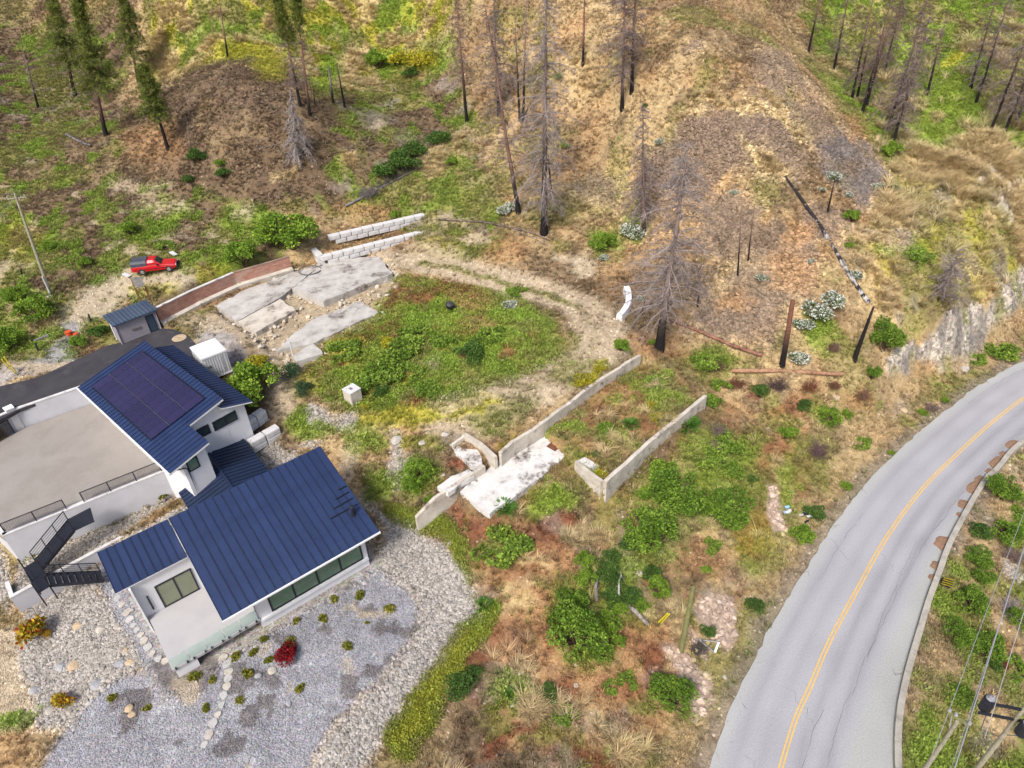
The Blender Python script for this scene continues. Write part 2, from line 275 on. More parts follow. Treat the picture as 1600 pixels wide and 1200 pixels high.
# bench
OVAL = [(600,430),(700,440),(800,460),(870,495),(880,530),(850,570),(790,605),(700,630),(600,650),(520,640),(480,600),(500,545),(590,490)]
area('olive', OVAL, .95, 8); area('red', OVAL, .75, mix=(n2,.5,.6)); area('green', OVAL, .8, mix=(n3,.5,.62)); area('bright', OVAL, .6, mix=(fbm(GX/3,GY/3,71),.56,.68)); area('orange', OVAL, .5, mix=(fbm(GX/4,GY/4,72),.58,.7))
for m, *a in [('red',590,580,26,14,.8),('red',590,535,30,12,.6),('orange',740,470,40,24,.8),('red',700,450,50,12,.6),('yellow',540,545,30,16,.8),('green',600,560,46,24,.8),('green',650,500,46,30,.6),('bright',700,505,20,18,.7),('yellow',640,590,24,10,.7),('green',740,540,40,20,.7),('bright',840,560,36,24,.9),('olive',760,600,60,20,.6),('green',670,600,20,20,.8),('red',720,445,60,14,.5),('green',800,500,40,16,.6),('bright',860,530,20,20,.8),('dust',685,570,14,10,.7),('yellow',480,600,30,30,.4),('red',570,620,20,12,.6)]: blob(m, *a)
strokew('dust', [(600,408),(700,415),(790,440),(850,458),(910,480),(942,512),(935,545),(890,578),(820,612),(740,638),(690,650)], 2.2, .95, .35); strokew('olive', [(660,412),(700,418),(790,442),(850,460),(905,484),(934,512),(926,545),(884,577),(816,611)], .38, .6)
area('dust', [(880,480),(950,470),(985,500),(1000,550),(960,575),(900,600),(830,640),(760,690),(700,690),(690,650),(760,625),(850,590),(900,550)], .8, 12); area('brown', [(880,480),(985,480),(985,560),(760,680),(700,690),(690,650)], .25, mix=(n3,.5,.64)); area('olive', [(880,480),(985,480),(985,560),(760,680),(700,690),(690,650)], .6, mix=(n2,.52,.64))
stroke('yellow', [(560,665),(620,655),(690,645),(760,630)], 13, .9); stroke('dust', [(690,640),(740,630),(800,615)], 8, .7)
blob('yellow',800,690,20,10,.5); blob('yellow',915,595,16,8,.9); blob('yellow',940,580,12,8,.8); blob('olive',770,665,40,16,.6); blob('orange',960,440,30,22,.5); blob('brown',960,440,60,20,.6); blob('yellow',690,385,30,12,.5); blob('olive',740,385,50,20,.8); blob('orange',790,390,40,24,.7); blob('dust',740,370,30,8,.8); blob('dust',680,390,40,10,.7)
area('dust', [(335,490),(450,425),(590,398),(620,430),(590,490),(490,545),(460,572),(420,548)], .85, 8); area('dust', [(300,520),(340,480),(420,520),(470,540),(470,575),(440,600),(410,550),(360,545),(360,590),(310,590)], .85, 8); area('blue', [(300,520),(330,500),(380,540),(400,575),(360,590)], .7, 8); blob('olive',420,570,20,8,.7); strokew('dust', [(440,590),(445,640)], 1.4, .8); blob('dust',330,500,60,16,.7)
stroke('cream', [(290,440),(190,440),(140,470),(110,510)], 18, .95); blob('cream',150,480,40,22,.9); stroke('blue', [(110,510),(90,560),(30,585),(-60,620)], 14, .8); blob('dust',60,575,50,12,.8); blob('yellow',240,450,40,12,.6); blob('olive',165,520,30,24,.9); blob('brown',285,460,60,14,.7); blob('yellow',330,425,50,14,.5); stroke('brown', [(190,490),(300,465),(440,415)], 8, .5)
for m, *a in [('green',500,670,30,16,.8),('bright',470,660,30,16,.8),('river',505,655,22,12,.9),('river',540,665,20,20,.9),('river',490,690,20,8,.8),('bright',570,700,34,20,.8),('bright',560,680,40,14,.5),('cream',545,720,20,24,.8),('river',620,700,16,30,.8),('river',630,740,18,30,.8),('bright',600,760,30,30,.85),('green',650,740,20,24,.8),('red',710,720,26,14,.8),('cream',570,780,20,20,.8),('red',680,765,30,12,.7),('river',430,715,34,22,.95),('yellow',640,690,30,12,.7),('grey',700,690,20,8,.7),('olive',660,690,30,14,.6),('blue',440,735,20,12,.6)]: blob(m, *a)
# below the ruins
LOW = [(690,800),(760,800),(860,770),(940,770),(1000,760),(1110,640),(1180,600),(1300,620),(1330,760),(1230,900),(1120,1140),(1100,1500),(600,1500),(740,1000),(760,900)]
area('brown', LOW, .6, 12); area('orange', LOW, .8, mix=(n2,.44,.56)); area('red', LOW, .8, mix=(fbm(GX/3.5,GY/3.5,81),.5,.6)); area('olive', LOW, .7, mix=(n3,.52,.64)); area('straw', LOW, .6, mix=(fbm(GX/2.5,GY/2.5,82),.58,.68)); area('grey', LOW, .5, mix=(fbm(GX/3,GY/3,83),.6,.7))
EN2 = [(790,715),(1000,560),(1100,620),(940,755),(890,705)]
area('olive', EN2, .7, 5); area('orange', EN2, .7, 5, mix=(n2,.48,.58)); area('red', EN2, .6, 5, mix=(n3,.52,.64)); area('bright', EN2, .6, 5, mix=(fbm(GX/2,GY/2,84),.55,.66)); area('straw', EN2, .5, 5, mix=(fbm(GX/2,GY/2,85),.58,.68))
for m, *a in [('bright',870,780,50,20,.9),('bright',840,800,30,20,.9),('red',830,850,50,34,.7),('red',800,890,40,30,.7),('orange',850,880,50,30,.7),('orange',820,960,50,40,.7),('straw',830,880,40,10,.6),('straw',810,950,36,14,.6),('red',790,1000,24,40,.6),('orange',990,1000,40,30,.8),('orange',950,1050,60,40,.7),('red',980,1080,50,30,.6),('straw',830,1100,34,24,.9),('green',790,1080,40,30,.5),('yellow',1180,830,40,40,.4),('olive',1180,760,60,50,.7),('green',1140,700,50,40,.5),('olive',1270,720,40,50,.7),('green',1290,650,20,20,.6),('orange',1340,630,24,20,.8),('grey',1410,640,24,16,.6),('olive',1330,740,30,40,.7),('bright',1235,760,14,40,.7),('red',1230,640,40,10,.6),('green',1230,820,20,40,.6),('olive',1090,720,40,40,.6),('brown',1130,660,60,24,.5),('green',900,720,30,20,.3),('orange',1100,880,70,40,.6),('green',1180,900,30,40,.4),('dark',1200,590,50,10,.7),('red',1090,560,60,10,.6),('olive',1120,570,70,30,.6),('orange',1000,540,20,16,.6),('green',1110,560,30,20,.6),('green',1080,775,90,56,.65),('leaf',1025,850,50,44,.55),('leaf',910,975,56,66,.55),('green',965,910,50,44,.6),('green',1130,700,60,36,.5),('green',1260,820,30,40,.5),('green',1000,960,30,30,.3),('green',790,860,40,26,.5),('green',655,750,30,40,.5)]: blob(m, *a)
g2 = lambda *ps: [gnd(*p)[:2] for p in ps]
def solid(m, poly, s=1., soft=.5, mix=None):
    k = .35; d = poly_sd(poly, GX+wx/sc*k, GY+wy/sc*k); a = 1-sm(-soft, soft, d)
    if mix: a = a*sm(mix[1], mix[2], mix[0])
    lay(m, a*s)
(lambda *a: 0)('pink', [(1085,955),(1105,925),(1140,930),(1150,970),(1140,1020),(1120,1000),(1100,990)], .95, 5); (lambda *a: 0)('pink', [(1030,1010),(1060,1010),(1110,1060),(1120,1090),(1090,1130),(1060,1060)], .85, 6); (lambda *a: 0)('pink', [(1195,760),(1215,760),(1225,830),(1212,840),(1200,800)], .9, 5); stroke('pink', [(1080,985),(1110,1030)], 5, .8)
stroke('bright', [(610,1150),(680,1080),(745,990),(760,950)], 22, .95, .3); stroke('yellow', [(610,1150),(680,1080),(745,990)], 14, .6, .4)
stroke('bright', [(620,800),(690,835),(720,880),(735,920)], 12, .9)
# verge, and beyond the road
vr = 1-sm(2.2, 4.2, np.where(GX*0+rsd > 0, rsd, 0)+(n3-.5)*3); lay('tan', vr*.8); lay('olive', vr*sm(.48,.6,n2)*.7); lay('grey', (1-sm(.5,1.6,rsd+(n3-.5)*1.5))*.7)
BEY = [(1400,1200),(1450,960),(1500,850),(1570,740),(1620,690),(1900,600),(1900,1500),(1380,1500)]
area('tan', BEY, .7, 4); area('olive', BEY, .85, 4, mix=(n2,.42,.54)); area('green', BEY, .7, 4, mix=(n3,.52,.64)); area('brown', BEY, .5, 4, mix=(fbm(GX/3,GY/3,91),.55,.66)); area('grey', BEY, .7, mix=(fbm(GX/2.5,GY/2.5,92),.6,.7))
blob('river',1575,895,20,24,.8); blob('orange',1575,1000,16,12,.8); blob('dust',1590,740,16,16,.6); blob('brown',1520,1030,20,40,.5); blob('bright',1500,1080,16,24,.7)
for pk in [((1083,958),(1096,932),(1110,922),(1140,930),(1152,965),(1148,1000),(1138,1024),(1118,1006),(1100,992)), ((1030,1008),(1052,1004),(1085,1034),(1112,1060),(1120,1088),(1104,1110),(1088,1130),(1072,1090),(1056,1056)), ((1196,757),(1213,760),(1222,800),(1226,832),(1212,842),(1202,808)), ((1074,984),(1084,984),(1108,1018),(1106,1036),(1092,1020))]: solid('pink', g2(*pk), .97, .3)
# garden of the new house
def solid(m, poly, s=1., soft=.5, mix=None):
    k = .35; d = poly_sd(poly, GX+wx/sc*k, GY+wy/sc*k); a = 1-sm(-soft, soft, d)
    if mix: a = a*sm(mix[1], mix[2], mix[0])
    lay(m, a*s)
g2 = lambda *ps: [gnd(*p)[:2] for p in ps]
RIVER_A = g2((578,790),(620,815),(690,850),(725,885),(750,935),(752,965),(720,995),(690,1040),(645,1090),(605,1135),(530,1262),(450,1262),(540,1120),(600,1060),(640,1010),(655,960),(640,930),(600,905),(585,880),(600,830))
BLUE = g2((585,872),(640,930),(655,960),(640,1010),(600,1060),(540,1120),(450,1262),(20,1262),(110,1130),(180,1060),(240,1040),(215,980),(165,920),(200,880),(414,985))
RIVER_B = g2((45,930),(95,925),(150,915),(185,950),(215,985),(240,1035),(180,1065),(140,1100),(120,1140),(60,1130),(40,1050),(30,985))
RIVER_C = g2((-20,860),(5,850),(22,900),(10,960),(-20,920))
solid('cream', POOL, .9, .6)
solid('blue', BLUE); solid('slate', BLUE, .75, .3, mix=(fbm(GX/2.0,GY/2.0,101,3),.67,.69)); solid('cream', BLUE, .5, .3, mix=(fbm(GX/2.6,GY/2.6,102,3),.72,.76))
solid('river', RIVER_A); solid('river', RIVER_B); solid('river', RIVER_C); strokew('blue', [(168,885),(190,940),(212,978),(236,1015),(265,1040)], .75, .97, .3); solid('river', STRIP, .9); solid('river', HOUSE, .9, .8); solid('river', g2((20,945),(100,915),(190,850),(290,764),(345,790),(240,870),(160,915),(60,985)), .95, .3); strokew('blue', [(168,885),(190,940),(212,978),(236,1015),(265,1040)], .75, .97, .3); blob('green',10,1130,34,20,.8)
(lambda *a, **k: 0)('slate', g2((410,985),(560,890),(578,905),(430,1010),(420,1040),(350,1060)), .35, .4)
for a in [(300,1000+60,60,40),(215,1095,22,16),(425,1055,30,14),(560,945,16,12),(455,1000,22,14)]: blob('slate', *a, .75, soft=.25)
for a in [(305,1085,26,22),(560,1010-60,40,8)]: blob('cream', *a, .7)
COLS = np.tensordot(np.array([PAL[k] for k in MATN]).T, WT, 1).transpose(1, 2, 0)
COLS *= (0.86+.28*fbm(GX/1.1, GY/1.1, 111, 3))[..., None]
ROCKW = WT[MI['talus']]+WT[MI['rock']]+WT[MI['pink']]*.3+WT[MI['slate']]*.2
PEBW = WT[MI['river']]+WT[MI['blue']]*.6+WT[MI['slate']]*.4
GRASSW = sum(WT[MI[k]] for k in ('olive','green','bright','yellow','straw','orange','red','tan','leaf'))
GZ = GZ+ROCKW*(fbm(GX/1.3, GY/1.3, 121, 4)-.5)*1.5*sm(1, 4, rsd)+WT[MI['rock']]*(np.abs(fbm(GX/1.7, GY/1.7, 122, 5)-.5))*5.0*sm(1, 4, rsd)
def wt(m, x, y):
    i = np.clip(np.rint(np.interp(x, gx, _ix)), 0, len(gx)-1).astype(int); j = np.clip(np.rint(np.interp(y, gy, _iy)), 0, len(gy)-1).astype(int)
    return m[j, i]
SITE = [(poly, 0) for poly in (HOUSE, GARAGE, TERR, DRIVE, SLAB)]

# ---------------------------------------------------------------- materials
def newmat(name):
    m = bpy.data.materials.new(name); m.use_nodes = True; n = m.node_tree; return m, n, n.nodes['Principled BSDF']
def nd(n, t, **k):
    x = n.nodes.new(t)
    for a, b in k.items():
        if a.startswith('i_'):
            key = a[2:]; x.inputs[int(key) if key.isdigit() else key.replace('_', ' ')].default_value = b
        else: setattr(x, a, b)
    return x
def mixc(n, f, a, b, bt='MIX'):
    x = nd(n, 'ShaderNodeMix', data_type='RGBA', blend_type=bt)
    for s, i in ((f, 0), (a, 6), (b, 7)):
        if hasattr(s, 'is_linked'): n.links.new(s, x.inputs[i])
        else: x.inputs[i].default_value = s if i == 0 or len(s) == 4 else (*s, 1)
    return x.outputs[2]
def noise(n, scale, detail=4, rough=.6, co=None, dim='3D'):
    x = nd(n, 'ShaderNodeTexNoise', i_Scale=scale, i_Detail=detail, i_Roughness=rough)
    if co: n.links.new(co, x.inputs['Vector'])
    return x.outputs['Fac']
def ramp(n, f, a, b):
    x = nd(n, 'ShaderNodeMapRange', i_From_Min=a, i_From_Max=b); n.links.new(f, x.inputs['Value']); return x.outputs[0]
def bump(n, b, h, dist=.02, st=.6):
    x = nd(n, 'ShaderNodeBump', i_Strength=st, i_Distance=dist); n.links.new(h, x.inputs['Height']); n.links.new(x.outputs[0], b.inputs['Normal'])
def pmat(name, c1, c2=None, scale=3, rough=.8, metal=0, lo=.35, hi=.65, bmp=0, grain=0, gscale=40, stain=None, sscale=.6, slo=.55, shi=.7, spec=.5):
    """two noise-mixed colours, optional fine grain, stains of a third colour, relief"""
    m, n, b = newmat(name); co = nd(n, 'ShaderNodeTexCoord').outputs['Object']
    c = mixc(n, ramp(n, noise(n, scale, 5, .6, co), lo, hi), c1, c2 if c2 is not None else tuple(x*.85 for x in c1))
    if stain is not None: c = mixc(n, ramp(n, noise(n, sscale, 6, .7, co), slo, shi), c, stain)
    if grain: c = mixc(n, ramp(n, noise(n, gscale, 2, .6, co), .3, .7), c, mixc(n, 1.0, c, (1-grain,)*3, 'MULTIPLY'))
    n.links.new(c, b.inputs['Base Color']); b.inputs['Roughness'].default_value = rough; b.inputs['Metallic'].default_value = metal
    b.inputs['Specular IOR Level'].default_value = spec
    if bmp: bump(n, b, noise(n, gscale if grain else scale*4, 4, .6, co), bmp)
    return m
def vmat(name, attr='Col', var=.3, scale=8, rough=.85, trans=0, inst=False, spec=.25, grain=0):
    """colour from a vertex or instance attribute, varied by noise"""
    m, n, b = newmat(name); co = nd(n, 'ShaderNodeTexCoord').outputs['Object']
    a = nd(n, 'ShaderNodeAttribute', attribute_name=attr); a.attribute_type = 'INSTANCER' if inst else 'GEOMETRY'
    c = a.outputs['Color']
    if var: c = mixc(n, 1.0, c, mixc(n, ramp(n, noise(n, scale, 3, .6, co), .25, .75), (1-var,)*3, (1+var,)*3), 'MULTIPLY')
    n.links.new(c, b.inputs['Base Color']); b.inputs['Roughness'].default_value = rough; b.inputs['Specular IOR Level'].default_value = spec
    if trans:
        t = nd(n, 'ShaderNodeBsdfTranslucent'); n.links.new(c, t.inputs['Color']); mx = nd(n, 'ShaderNodeMixShader', i_0=trans)
        n.links.new(b.outputs[0], mx.inputs[1]); n.links.new(t.outputs[0], mx.inputs[2]); n.links.new(mx.outputs[0], n.nodes['Material Output'].inputs[0])
    return m

# ---------------------------------------------------------------- mesh builder and object bookkeeping
def wloc(o):
    v = np.zeros(3)
    while o is not None: v = v+np.array(o.location); o = o.parent
    return v
def setp(o, label=None, cat=None, group=None, kind=None):
    for k, v in (('label', label), ('category', cat), ('group', group), ('kind', kind)):
        if v: o[k] = v
    return o
class MB:
    def __init__(s): s.v = []; s.f = []; s.c = []; s.n = 0; s.mi = []; s.cm = 0
    def add(s, v, f, c=None):
        v = np.asarray(v, float).reshape(-1, 3); s.v.append(v); s.f += [tuple(i+s.n for i in q) for q in f]; s.mi += [s.cm]*len(f)
        s.c.append(np.tile(np.array(c if c is not None else (1, 1, 1)), (len(v), 1)) if np.ndim(c) < 2 else np.asarray(c)); s.n += len(v); return s
    def hexa(s, p, c=None):                      # 8 corners: bottom ring then top ring, counter-clockwise from above
        return s.add(p, [(3,2,1,0),(4,5,6,7),(0,1,5,4),(1,2,6,5),(2,3,7,6),(3,0,4,7)], c)
    def prism(s, poly, z0, z1, c=None):          # z0, z1: numbers or one per corner
        n = len(poly); z0 = [z0]*n if np.isscalar(z0) else z0; z1 = [z1]*n if np.isscalar(z1) else z1
        ar = sum(poly[i][0]*poly[(i+1) % n][1]-poly[(i+1) % n][0]*poly[i][1] for i in range(n))
        k = list(range(n)) if ar > 0 else list(range(n))[::-1]
        v = [(poly[i][0], poly[i][1], z0[i]) for i in k]+[(poly[i][0], poly[i][1], z1[i]) for i in k]
        return s.add(v, [tuple(range(n))[::-1], tuple(range(n, 2*n))]+[(i, (i+1) % n, n+(i+1) % n, n+i) for i in range(n)], c)
    def box(s, c, ax, ay, az, h, col=None):      # centre, unit axes, half sizes
        c = np.asarray(c, float); ax, ay, az = (np.asarray(q, float) for q in (ax, ay, az))
        return s.hexa([c+ax*h[0]*i+ay*h[1]*j+az*h[2]*k for k in (-1, 1) for i, j in ((-1,-1),(1,-1),(1,1),(-1,1))], col)
    def bar(s, a, b, w, h=None, up=(0, 0, 1), col=None):   # square bar between two points
        a, b = np.asarray(a, float), np.asarray(b, float); d = b-a; L = np.linalg.norm(d); d = d/max(L, 1e-9); up = np.asarray(up, float)
        if abs(d@up) > .98: up = np.array([1., 0, 0])
        y = np.cross(up, d); y /= np.linalg.norm(y); return s.box((a+b)/2, d, y, np.cross(d, y), (L/2, w/2, (h or w)/2), col)
    def tube(s, pts, rad, n=6, cap=True, col=None):
        pts = np.asarray(pts, float); m = len(pts); rad = np.broadcast_to(rad, (m,)); t = np.gradient(pts, axis=0); t /= np.linalg.norm(t, axis=1)[:, None]+1e-9
        ref = np.array([0, 0, 1.]) if abs(t[0, 2]) < .9 else np.array([1., 0, 0]); v = []
        for i in range(m):
            x = np.cross(ref, t[i]); x /= np.linalg.norm(x)+1e-9; y = np.cross(t[i], x)
            for k in range(n): a = 2*math.pi*k/n; v.append(pts[i]+(x*math.cos(a)+y*math.sin(a))*rad[i])
        f = [(i*n+k, i*n+(k+1) % n, (i+1)*n+(k+1) % n, (i+1)*n+k) for i in range(m-1) for k in range(n)]
        if cap: f += [tuple(range(n))[::-1], tuple(range((m-1)*n, m*n))]
        return s.add(v, f, np.repeat(col, n, 0) if col is not None and np.ndim(col) == 2 else col)
    def lathe(s, base, prof, n=16, col=None):    # profile of (radius, height)
        b = np.asarray(base, float); m = len(prof)
        v = [b+[r*math.cos(2*math.pi*k/n), r*math.sin(2*math.pi*k/n), z] for r, z in prof for k in range(n)]
        return s.add(v, [(i*n+k, i*n+(k+1) % n, (i+1)*n+(k+1) % n, (i+1)*n+k) for i in range(m-1) for k in range(n)]+[tuple(range(n))[::-1], tuple(range((m-1)*n, m*n))], col)
    def mesh(s, name, mats, off=(0, 0, 0), color=False, smooth=False):
        me = bpy.data.meshes.new(name); v = np.concatenate(s.v)-np.asarray(off); me.from_pydata(v.tolist(), [], s.f)
        for m in (mats if isinstance(mats, (list, tuple)) else [mats]): me.materials.append(m)
        if s.cm: me.polygons.foreach_set('material_index', s.mi)
        if color:
            a = me.color_attributes.new('Col', 'FLOAT_COLOR', 'POINT'); c = np.ones((len(v), 4)); c[:, :3] = np.concatenate(s.c); a.data.foreach_set('color', c.ravel())
        if smooth: me.polygons.foreach_set('use_smooth', [True]*len(me.polygons))
        me.update(); return me
    def build(s, name, mats, parent=None, color=False, smooth=False, base=None, bevel=0):
        v = np.concatenate(s.v)
        if parent is not None: off = wloc(parent); loc = (0, 0, 0)
        else:
            off = np.array(base if base is not None else [*(v[:, :2].min(0)+v[:, :2].max(0))/2, v[:, 2].min()]); loc = off
        o = bpy.data.objects.new(name, s.mesh(name, mats, off, color, smooth)); COL.objects.link(o); o.location = loc
        if parent is not None: o.parent = parent
        if bevel:
            b = o.modifiers.new('edge', 'BEVEL'); b.width = bevel; b.segments = 2; b.limit_method = 'ANGLE'
        return o
def thing(name, loc, label, cat, group=None, rz=0):
    o = bpy.data.objects.new(name, None); COL.objects.link(o); o.location = loc; o.rotation_euler = (0, 0, rz); o.empty_display_size = .3
    return setp(o, label, cat, group)
def inst(name, me, loc, parent=None, rot=(0, 0, 0), scale=1):
    o = bpy.data.objects.new(name, me); COL.objects.link(o); o.location = loc; o.rotation_euler = rot; o.scale = (scale,)*3 if np.isscalar(scale) else scale
    if parent is not None: o.parent = parent
    return o
def copy_tree(src, loc, rz=0, scale=1, label=None):
    r = src.copy(); COL.objects.link(r); r.location = loc; r.rotation_euler = (0, 0, rz); r.scale = (scale,)*3 if np.isscalar(scale) else scale
    if label: r['label'] = label
    for ch in src.children:
        c = ch.copy(); COL.objects.link(c); c.parent = r
        for g in ch.children:
            d = g.copy(); COL.objects.link(d); d.parent = c
    return r

# ---------------------------------------------------------------- the ground
def ground_mat():
    m, n, b = newmat('ground_soil'); g = nd(n, 'ShaderNodeNewGeometry').outputs['Position']
    c = nd(n, 'ShaderNodeAttribute', attribute_name='Col').outputs['Color']; rk = nd(n, 'ShaderNodeAttribute', attribute_name='rock').outputs['Fac']; pb = nd(n, 'ShaderNodeAttribute', attribute_name='pebble').outputs['Fac']
    f1 = noise(n, 1.7, 7, .72, g); f2 = noise(n, 7, 4, .7, g)
    c = mixc(n, 1.0, c, mixc(n, ramp(n, f1, .3, .7), (.60, .57, .52), (1.36, 1.34, 1.3)), 'MULTIPLY')
    c = mixc(n, 1.0, c, mixc(n, ramp(n, f2, .3, .7), (.66, .66, .66), (1.32, 1.32, 1.32)), 'MULTIPLY')
    v = nd(n, 'ShaderNodeTexVoronoi', i_Scale=2.2, i_Randomness=1.0); n.links.new(g, v.inputs['Vector'])
    v2 = nd(n, 'ShaderNodeTexVoronoi', i_Scale=9.0); n.links.new(g, v2.inputs['Vector'])
    hs = nd(n, 'ShaderNodeHueSaturation', i_Saturation=.10); n.links.new(v.outputs['Color'], hs.inputs['Color'])
    c = mixc(n, rk, c, mixc(n, 1.0, c, mixc(n, .7, (1, 1, 1), mixc(n, 1.0, hs.outputs[0], (1.9, 1.9, 1.9), 'MULTIPLY')), 'MULTIPLY')); 
    hs2 = nd(n, 'ShaderNodeHueSaturation', i_Saturation=.3); n.links.new(v2.outputs['Color'], hs2.inputs['Color'])
    c = mixc(n, pb, c, mixc(n, 1.0, c, mixc(n, .8, (1.05, 1.05, 1.05), mixc(n, 1.0, hs2.outputs[0], (2.1, 2.1, 2.1), 'MULTIPLY')), 'MULTIPLY'))
    f3 = noise(n, 2.6, 8, .75, g); c = mixc(n, rk, c, mixc(n, 1.0, c, mixc(n, ramp(n, f3, .36, .62), (.48, .47, .46), (1.45, 1.44, 1.42)), 'MULTIPLY'))
    n.links.new(c, b.inputs['Base Color']); b.inputs['Roughness'].default_value = .95; b.inputs['Specular IOR Level'].default_value = .15
    h = nd(n, 'ShaderNodeMath', operation='ADD'); n.links.new(f2, h.inputs[0])
    hm = nd(n, 'ShaderNodeMath', operation='MULTIPLY'); n.links.new(v.outputs['Distance'], hm.inputs[0]); n.links.new(rk, hm.inputs[1]); n.links.new(hm.outputs[0], h.inputs[1])
    bump(n, b, h.outputs[0], .16, .7); return m
def ground_obj():
    me = bpy.data.meshes.new('ground'); ny, nx = GX.shape; idx = np.arange(ny*nx).reshape(ny, nx)
    fa = np.stack([idx[:-1, :-1], idx[:-1, 1:], idx[1:, 1:], idx[1:, :-1]], -1).reshape(-1, 4)
    me.vertices.add(nx*ny); me.vertices.foreach_set('co', np.stack([GX, GY, GZ], -1).astype(np.float32).ravel())
    me.loops.add(fa.size); me.loops.foreach_set('vertex_index', fa.ravel().astype(np.int32))
    me.polygons.add(len(fa)); me.polygons.foreach_set('loop_start', (np.arange(len(fa))*4).astype(np.int32))
    me.update(calc_edges=True)
    a = me.color_attributes.new('Col', 'FLOAT_COLOR', 'POINT'); c = np.ones((nx*ny, 4), np.float32); c[:, :3] = COLS.reshape(-1, 3); a.data.foreach_set('color', c.ravel())
    for nm, arr in (('rock', ROCKW), ('pebble', PEBW)):
        a = me.attributes.new(nm, 'FLOAT', 'POINT'); a.data.foreach_set('value', np.clip(arr, 0, 1).astype(np.float32).ravel())
    me.polygons.foreach_set('use_smooth', np.ones(len(fa), bool)); me.materials.append(ground_mat())
    o = bpy.data.objects.new('ground', me); COL.objects.link(o); setp(o, kind='structure')
ground_obj()
